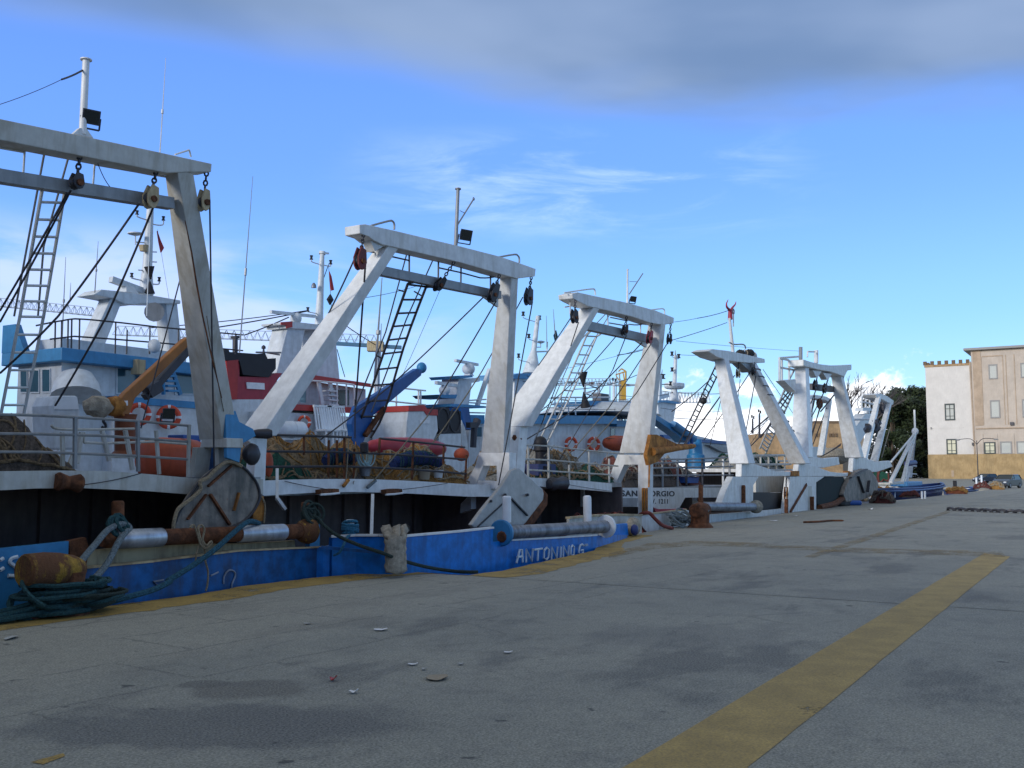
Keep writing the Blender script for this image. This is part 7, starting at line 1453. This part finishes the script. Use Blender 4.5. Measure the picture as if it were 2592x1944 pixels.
obj('strand', MB().tube(smoothpath([K(11, 900, 880, -.2), K(11, 960, 800, -.1), K(11, 1080, 660, .1), K(11, 1190, 530, .28), K(11, 1290, 470, .38), K(11, 1400, 450, .42), K(11, 1450, 500, .40), K(11, 1380, 570, .30), K(11, 1310, 680, .18), K(11, 1200, 890, .05), K(11, 1050, 1060, -.1), K(11, 900, 1130, -.2)], 5), .042, 8), rope_grey, t, smooth=True)
mb = MB(); c = K(11, 1330, 480, .42)
for i in range(7): mb.ring(c + Vector((rnd.uniform(-.05, .05), rnd.uniform(-.03, .03), rnd.uniform(-.03, .05))), .11 + rnd.uniform(-.02, .04), .028, (1, rnd.uniform(-.4, .4), rnd.uniform(-.4, .4)), (0, rnd.uniform(.2, .8), 1), 12, 6)
obj('knot', mb, rope_teal, t, smooth=True)
t = thing('rope_knot', 'cream rope knotted over the stern rail of the left trawler', 'rope', K(12, 520, 1150, .3))
obj('loop', MB().tube(smoothpath(P(12, [(360, 930), (400, 905), (440, 1000), (480, 1130), (540, 1160), (600, 1110), (590, 1085), (540, 1130), (500, 1060), (520, 960), (490, 905), (450, 930), (470, 1040), (510, 1150)], .22), 5), .016, 6), rope_tan, t, smooth=True)
obj('tail', MB().tube(smoothpath(P(12, [(520, 1150), (530, 1300), (560, 1420), (555, 1560), (535, 1640)], .24), 4), .015, 6).tube(smoothpath(P(12, [(460, 1130), (430, 1220), (420, 1300)], .26), 4), .013, 6), rope_tan, t, smooth=True)
t = thing('mooring_rope', 'dark rope sagging across the bright blue stern to the quay', 'rope', K(17, 1100, 1450, -.6))
pts = [K(12, 1720, 800, .40), K(12, 1790, 830, .3), K(17, 640, 1230, .1), K(17, 760, 1315, -.2), K(17, 950, 1400, -.6), K(17, 1160, 1470, -1.05), K(17, 1330, 1535, -1.12), K(17, 1560, 1600, -1.15), K(17, 1800, 1640, -1.3)] + [KG(17, 1980, 1652, .02), KG(17, 2060, 1650, .02)]
obj('strand', MB().tube(smoothpath(pts, 6), .030, 7), rope_green, t, smooth=True)
mb = MB(); c = K(12, 1720, 790, .42)
for i in range(8): mb.ring(c + Vector((rnd.uniform(-.08, .10), rnd.uniform(-.03, .03), rnd.uniform(-.05, .08))), .12 + rnd.uniform(-.02, .04), .026, (1, rnd.uniform(-.4, .4), rnd.uniform(-.4, .4)), (0, rnd.uniform(.2, .8), 1), 12, 6)
obj('knot', mb, rope_green, t, smooth=True)
# rubbish at the edge and papers on the ground
t = thing('rubbish_pile', 'small heap of reddish rubbish and dead leaves beside the yellow bollard', 'rubbish', KG(11, 250, 1450)); rnd = random.Random(6)
for col, nn, m in (('leaves', 60, paint('dead leaves', (.13, .045, .03), .9, var=.5)), ('scraps', 14, paint('paper scraps', (.30, .22, .19), .9, var=.3))):
    mb = MB()
    for i in range(nn):
        c = KG(11, rnd.uniform(-300, 620), rnd.uniform(1385, 1500), .01 + rnd.uniform(0, .03)); u_ = Vector((rnd.uniform(-1, 1), rnd.uniform(-1, 1), rnd.uniform(-.3, .3))).normalized(); w_ = u_.orthogonal().normalized(); l = rnd.uniform(.02, .05)
        mb.prism([c - u_ * l, c + w_ * l * .6, c + u_ * l, c - w_ * l * .6], (0, 0, .006))
    obj(col, mb, m, t)
LI = "scraps of paper on the quay"
def litter(k, x, y, w, d, label, name='paper_scrap', cat='litter', mat=None, curl=.010, ang=0.0):
    c = KG(k, x, y, .006); u_ = mpp(c); rnd = random.Random(int(x * 7 + y)); mb = MB(); L = w * u_ / 2 * (VIEWS[k][2] and 1 / VIEWS[k][2]); D = d; N = 5
    right = Vector((U.x, -U.y, 0)); right = Vector((Vector((1, 0, 0)).dot(U), Vector((1, 0, 0)).dot(V), 0)); fwd = Vector((Vector((0, 1, 0)).dot(U), Vector((0, 1, 0)).dot(V), 0))
    f = lambda i, j: c + right * (L * (i / N * 2 - 1) * (1 - .25 * abs(j / N * 2 - 1))) + fwd * (D * (j / N * 2 - 1) * (1 - .35 * (abs(i / N * 2 - 1)))) + Vector((0, 0, .004 + curl * (i / N * 2 - 1) ** 2 * (1 if i > N / 2 else .4) + rnd.uniform(0, curl * .25)))
    vs = [f(i, j) for i in range(N + 1) for j in range(N + 1)]; vs += [p + Vector((0, 0, .003)) for p in vs]; M = (N + 1) ** 2
    fs = [(i * (N + 1) + j + o, (i + 1) * (N + 1) + j + o, (i + 1) * (N + 1) + j + 1 + o, i * (N + 1) + j + 1 + o) for o in (0, M) for i in range(N) for j in range(N)]
    o = obj(name, MB().add(vs, fs), mat or paper, base=c); tag(o, label, cat, LI); return o
grey_paper = paint('dirty paper', (.42, .43, .42), .8, dirt=.4)
litter(14, 50, 245, 44, .13, 'round crumpled pale paper at the left edge of the quay', mat=grey_paper, curl=.012)
litter(14, 1645, 210, 64, .06, 'bright white oval paper scrap nearest to the bright blue stern', curl=.012)
litter(14, 1528, 480, 44, .035, 'small white torn scrap nearest to the camera', curl=.02)
litter(14, 1784, 360, 48, .03, 'thin white strip left of the flattened cardboard')
litter(14, 1992, 358, 34, .03, 'dull white scrap right above the flattened cardboard', mat=grey_paper)
litter(14, 1888, 418, 96, .12, 'flattened grey brown cardboard sheet lying on the tarmac', 'cardboard_sheet', 'cardboard', cardboard, .012)
litter(14, 2196, 308, 40, .035, 'white scrap alone in the middle of the quay')
litter(14, 1832, 380, 22, .03, 'tiny pale scrap touching the cardboard sheet', mat=grey_paper)
litter(14, 1330, 183, 36, .04, 'flat pale scrap near the slab joints', mat=grey_paper, curl=.01)
litter(14, 1440, 426, 34, .05, 'small red wrapper on the dark patch', 'wrapper', 'litter', red_trim, .03)
litter(15, 187, 1338, 64, .16, 'white scrap nearest to the rusty bollard and roller', curl=.012); litter(15, 360, 1297, 40, .14, 'white scrap behind the long dark stick', curl=.012); litter(15, 970, 1247, 40, .16, 'white scrap in front of the round grey trawl door', curl=.06)
t = tag(obj('stick', MB().tube(smoothpath([KG(15, 428, 1348, .03), KG(15, 540, 1344, .04), KG(15, 640, 1336, .03), KG(15, 752, 1335, .03)], 4), [.035] * 12 + [.02], 6), rust, base=KG(15, 590, 1340)), 'long dark stick lying on the far part of the quay', 'stick')
t = thing('iron_chain', 'heavy dark chain laid across the quay at the right edge', 'chain', KG(15, 1900, 1258)); a, c = KG(15, 1600, 1249, .03), KG(15, 2500, 1278, .03); mid = KG(15, 2000, 1266, .03)
obj('links', chain(chain(MB(), a, mid, .20, .06), mid, c, .20, .06), dark_steel, t)
# rusty bollard by the white sterns
t = thing('mooring_bollard', 'rusty orange brown bollard in front of the white sterns', 'bollard', KG(19, 1230, 1300), BO); b = KG(19, 1230, 1300); u = mpp(b); h = K(19, 1220, 960, b.y).z
obj('base', MB().lathe(b, b + Vector((0, 0, h * .62)), [(0, 33 * u), (.1, 31 * u), (.3, 23 * u), (1, 24 * u)], 16), rust, t, smooth=True); obj('head', MB().lathe(b + Vector((-36 * u, 0, h * .70)), b + Vector((38 * u, 0, h * .70)), [(0, 14 * u), (.06, 18 * u), (.5, 21 * u), (.94, 18 * u), (1, 13 * u)], 18), rust, t, smooth=True)
obj('rope_turns', MB().ring(b + Vector((6 * u, 0, h * .8)), 19 * u, 2.6 * u, (1, 0, .2), (0, 1, .4), 16, 6).ring(b + Vector((9 * u, 0, h * .86)), 17 * u, 2.4 * u, (1, 0, .35), (0, 1, .3), 16, 6), rope_grey, t, smooth=True)
t = thing('rope_heap', 'tangled grey blue rope at the foot of the rusty bollard', 'rope', KG(19, 1000, 1300)); mb = MB(); rnd = random.Random(10); c0 = KG(19, 1010, 1290)
for i in range(16): mb.ring(c0 + Vector((rnd.uniform(-.9, .7), rnd.uniform(-.12, .15), .08 + rnd.uniform(0, .3))), .16 + rnd.uniform(0, .12), .032, (1, rnd.uniform(-.5, .5), rnd.uniform(-.3, .5)), (0, 1, rnd.uniform(-.2, 1)), 12, 6, a0=0, a1=rnd.uniform(3, 6))
obj('turns', mb, rope_grey, t, smooth=True)
t = thing('water_hose', 'dull red hose curving down from the third gantry foot to the quay', 'hose', KG(19, 800, 1310)); obj('pipe', MB().tube(smoothpath([K(19, 390, 1120, .8), K(19, 450, 1098, .6), K(19, 520, 1100, .5), K(19, 600, 1180, .4), K(19, 700, 1270, .3), KG(19, 820, 1308, .05), KG(19, 850, 1312, .04)], 5), .055, 8), rope_red, t, smooth=True)
t = thing('bulwark_fender', 'grey canvas fender hanging at the right corner of the bright blue stern', 'fender', K(19, 330, 1300, .1)); c = K(19, 290, 1290, .02); u = mpp(c)
obj('pad', MB().ell(c, (30 * u, .18, 24 * u), 14, 9, .06), canvas, t, smooth=True); obj('inner', MB().ell(K(19, 310, 1335, -.2), (13 * u, .1, 14 * u), 12, 8, .04), plastic_navy, t, smooth=True)
# far quay gear: nets, posts, cars
def gheap(name, label, cat, k, x0, x1, y, h_px, m1, m2, seed, dep=1.4, grp=None):
    a, b = KG(k, x0, y), KG(k, x1, y); hh = h_px / VIEWS[k][2] * mpp(a); n0 = min(a.y, b.y); return heap(name, label, cat, ((a.x, n0), (b.x, n0 + dep)), 0.0, hh * 1.15, m1, m2, 26, seed, grp, r=.05, res=max(.3, (b.x - a.x) / 40), lump=.6)
NG = "net heaps on the far quay"
gheap('net_heap', 'dark red net heap in front of the round grey trawl door', 'fishing net', 21, 1110, 1450, 1556, 95, paint('dark red net', (.09, .025, .02), .95, var=.5, bump=1, scale=8), net_brown, 51, 1.2, NG)
gheap('net_heap', 'tan rope heap at the left of the dark red nets', 'fishing net', 21, 1020, 1180, 1540, 60, net_brown, rope_tan, 52, 1.0, NG)
gheap('net_heap', 'dark brown net heap beside the white posts', 'fishing net', 15, 1230, 1370, 1150, 40, net_brown, net_red, 53, 1.2, NG)
gheap('net_heap', 'orange net heap at the bow of the long navy boat', 'fishing net', 15, 1660, 1760, 1120, 70, paint('orange red net', (.22, .07, .03), .95, var=.5, bump=1, scale=8), net_gold, 54, 1.6, NG)
gheap('net_heap', 'golden net heap in front of the parked cars', 'fishing net', 15, 1965, 2060, 1085, 45, net_gold, rope_tan, 55, 1.5, NG)
gheap('net_heap', 'pale tan net heap left of the golden heap', 'fishing net', 15, 1850, 1945, 1085, 45, net_grey, net_red, 56, 1.5, NG)
gheap('net_heap', 'green net heap under the tripod mast', 'fishing net', 21, 1290, 1450, 1450, 220, net_green, net_red, 57, 2.2, NG)
gheap('net_heap', 'rust coloured net band before the tripod feet', 'fishing net', 21, 1280, 1420, 1500, 100, paint('rust net', (.22, .06, .025), .95, var=.5, bump=1, scale=8), net_gold, 58, 1.3, NG)
t = thing('blue_barrel', 'blue drum lying by the dark green trawl door', 'barrel', KG(21, 1030, 1560)); b = KG(21, 960, 1552, .13); c = KG(21, 1105, 1552, .13); obj('body', MB().lathe(b, c, [(0, .10), (.05, .13), (.95, .13), (1, .10)], 14), plastic_blue, t, smooth=True); obj('end', MB().lathe(b - Vector((1.6, 0, 0)), b, [(0, .1), (.2, .22), (.8, .26), (1, .12)], 12), rubber, t)
PO = "white posts at the far quay edge"
for i, (k, x, y0, y1, lab) in enumerate(((15, 1387, 1160, 1105, 'left one of two white posts close together beside the navy boat'), (15, 1412, 1158, 1103, 'right one of two white posts close together beside the navy boat'), (23, 652, 1520, 1440, 'white post in front of the parked cars'), (23, 600, 1525, 1465, 'shorter white post left of the parked cars'), (21, 1440, 1500, 1395, 'thin white post among the dark red nets'))):
    b = KG(k, x, y0); u = mpp(b); z = K(k, x, y1, b.y).z; t = thing('mooring_post', lab, 'post', b, PO); obj('shaft', MB().lathe(b, b + Vector((0, 0, z)), [(0, 2.6 * u), (1, 2.4 * u)], 10), plastic_white, t, smooth=True); obj('cap', MB().lathe(b + Vector((0, 0, z)), b + Vector((0, 0, z + 2 * u)), [(0, 3 * u), (1, 2 * u)], 10), plastic_white, t, smooth=True)
def car(label, base_px, heading, col, L=4.0, Wd=1.68, H=1.45):
    g = _ground(*base_px); o = bpy.data.objects.new('parked_car', None); COL.objects.link(o); o.location = g; o.rotation_euler = (0, 0, heading); o['label'] = label; o['category'] = 'car'; o['group'] = 'cars parked before the buildings'
    pm = paint('car paint ' + label[:8], col, .3, .2, var=.03, dirt=.15, bump=0, coat=.6)
    def add(name, mb, m, par=o, smooth=False, bev=0):
        me = bpy.data.meshes.new(name); me.from_pydata([tuple(p) for p in mb.v], [], mb.f); bm = bmesh.new(); bm.from_mesh(me); bmesh.ops.recalc_face_normals(bm, faces=bm.faces); bm.to_mesh(me); bm.free(); me.materials.append(m)
        if smooth: me.shade_smooth(); me.set_sharp_from_angle(angle=R(38))
        c = bpy.data.objects.new(name, me); COL.objects.link(c); c.parent = par
        if bev: md = c.modifiers.new('b', 'BEVEL'); md.width = bev; md.segments = 3; md.limit_method = 'ANGLE'
        return c
    h = L / 2; sec = [(-h, .35), (-h, .62), (-h + .1, .82), (-h + .25, .92), (-h * .5, .98), (h * .55, .96), (h - .35, .80), (h - .05, .62), (h, .38), (h - .1, .24), (-h + .1, .24)]
    add('body', MB().prism([(x, -Wd / 2, z) for x, z in sec], (0, Wd, 0)), pm, bev=.09)
    w2 = Wd / 2 - .12; lo = [(-h + .12, .95), (h * .48, .94)]; hi = [(-h + .55, H), (h * .08, H - .02)]
    add('cabin', MB().hexa([(lo[0][0], -Wd / 2 + .04, .9), (lo[1][0], -Wd / 2 + .04, .9), (lo[1][0], Wd / 2 - .04, .9), (lo[0][0], Wd / 2 - .04, .9)], [(hi[0][0], -w2, H - .04), (hi[1][0], -w2, H - .06), (hi[1][0], w2, H - .06), (hi[0][0], w2, H - .04)]), glass_dark, bev=.05)
    add('roof', MB().hexa([(hi[0][0] - .05, -w2 - .02, H - .05), (hi[1][0] + .03, -w2 - .02, H - .06), (hi[1][0] + .03, w2 + .02, H - .06), (hi[0][0] - .05, w2 + .02, H - .05)], [(hi[0][0] + .05, -w2 + .08, H), (hi[1][0] - .08, -w2 + .08, H), (hi[1][0] - .08, w2 - .08, H), (hi[0][0] + .05, w2 - .08, H)]), pm, bev=.02)
    for sx in (-1, 1):
        mb = MB()
        for xa, xb in ((lo[0][0], hi[0][0]), (lo[1][0], hi[1][0]), (-.1, -.05)): mb.bar((xa, sx * (Wd / 2 - .035), .92), (xb, sx * (w2 + .01), H - .04), .07, .05)
        add('pillar', mb, pm)
        for wx in (-h + .72, h - .78):
            w = add('wheel', MB().lathe((wx, sx * (Wd / 2 - .2), .3), (wx, sx * (Wd / 2 + .01), .3), [(0, .3), (.1, .31), (.9, .31), (1, .27)], 18), rubber, smooth=True); add('rim', MB().lathe((wx, sx * (Wd / 2 + .002), .3), (wx, sx * (Wd / 2 + .025), .3), [(0, .19), (1, .17)], 14), roller_grey, w)
        add('headlight', MB().ell((h - .12, sx * (Wd / 2 - .28), .62), (.12, .18, .09), 10, 6), plastic_white, smooth=True); add('tail_light', MB().box((-h - .01, sx * (Wd / 2 - .2) - .1, .66), (-h + .05, sx * (Wd / 2 - .2) + .1, .86)), red_trim); add('mirror', MB().ell((h * .38, sx * (Wd / 2 + .09), 1.0), (.07, .1, .06), 8, 6), pm)
    add('bumper', MB().box((h - .06, -Wd / 2 + .08, .26), (h + .05, Wd / 2 - .08, .46)), black, bev=.03)
    return o
car('dark blue hatchback parked behind the grey one, half hidden', px(23, 690, 1510), R(205), (.012, .018, .04))
car('dark grey hatchback parked nearest, facing the boats at the right edge', px(23, 905, 1562), R(222), (.045, .055, .065))
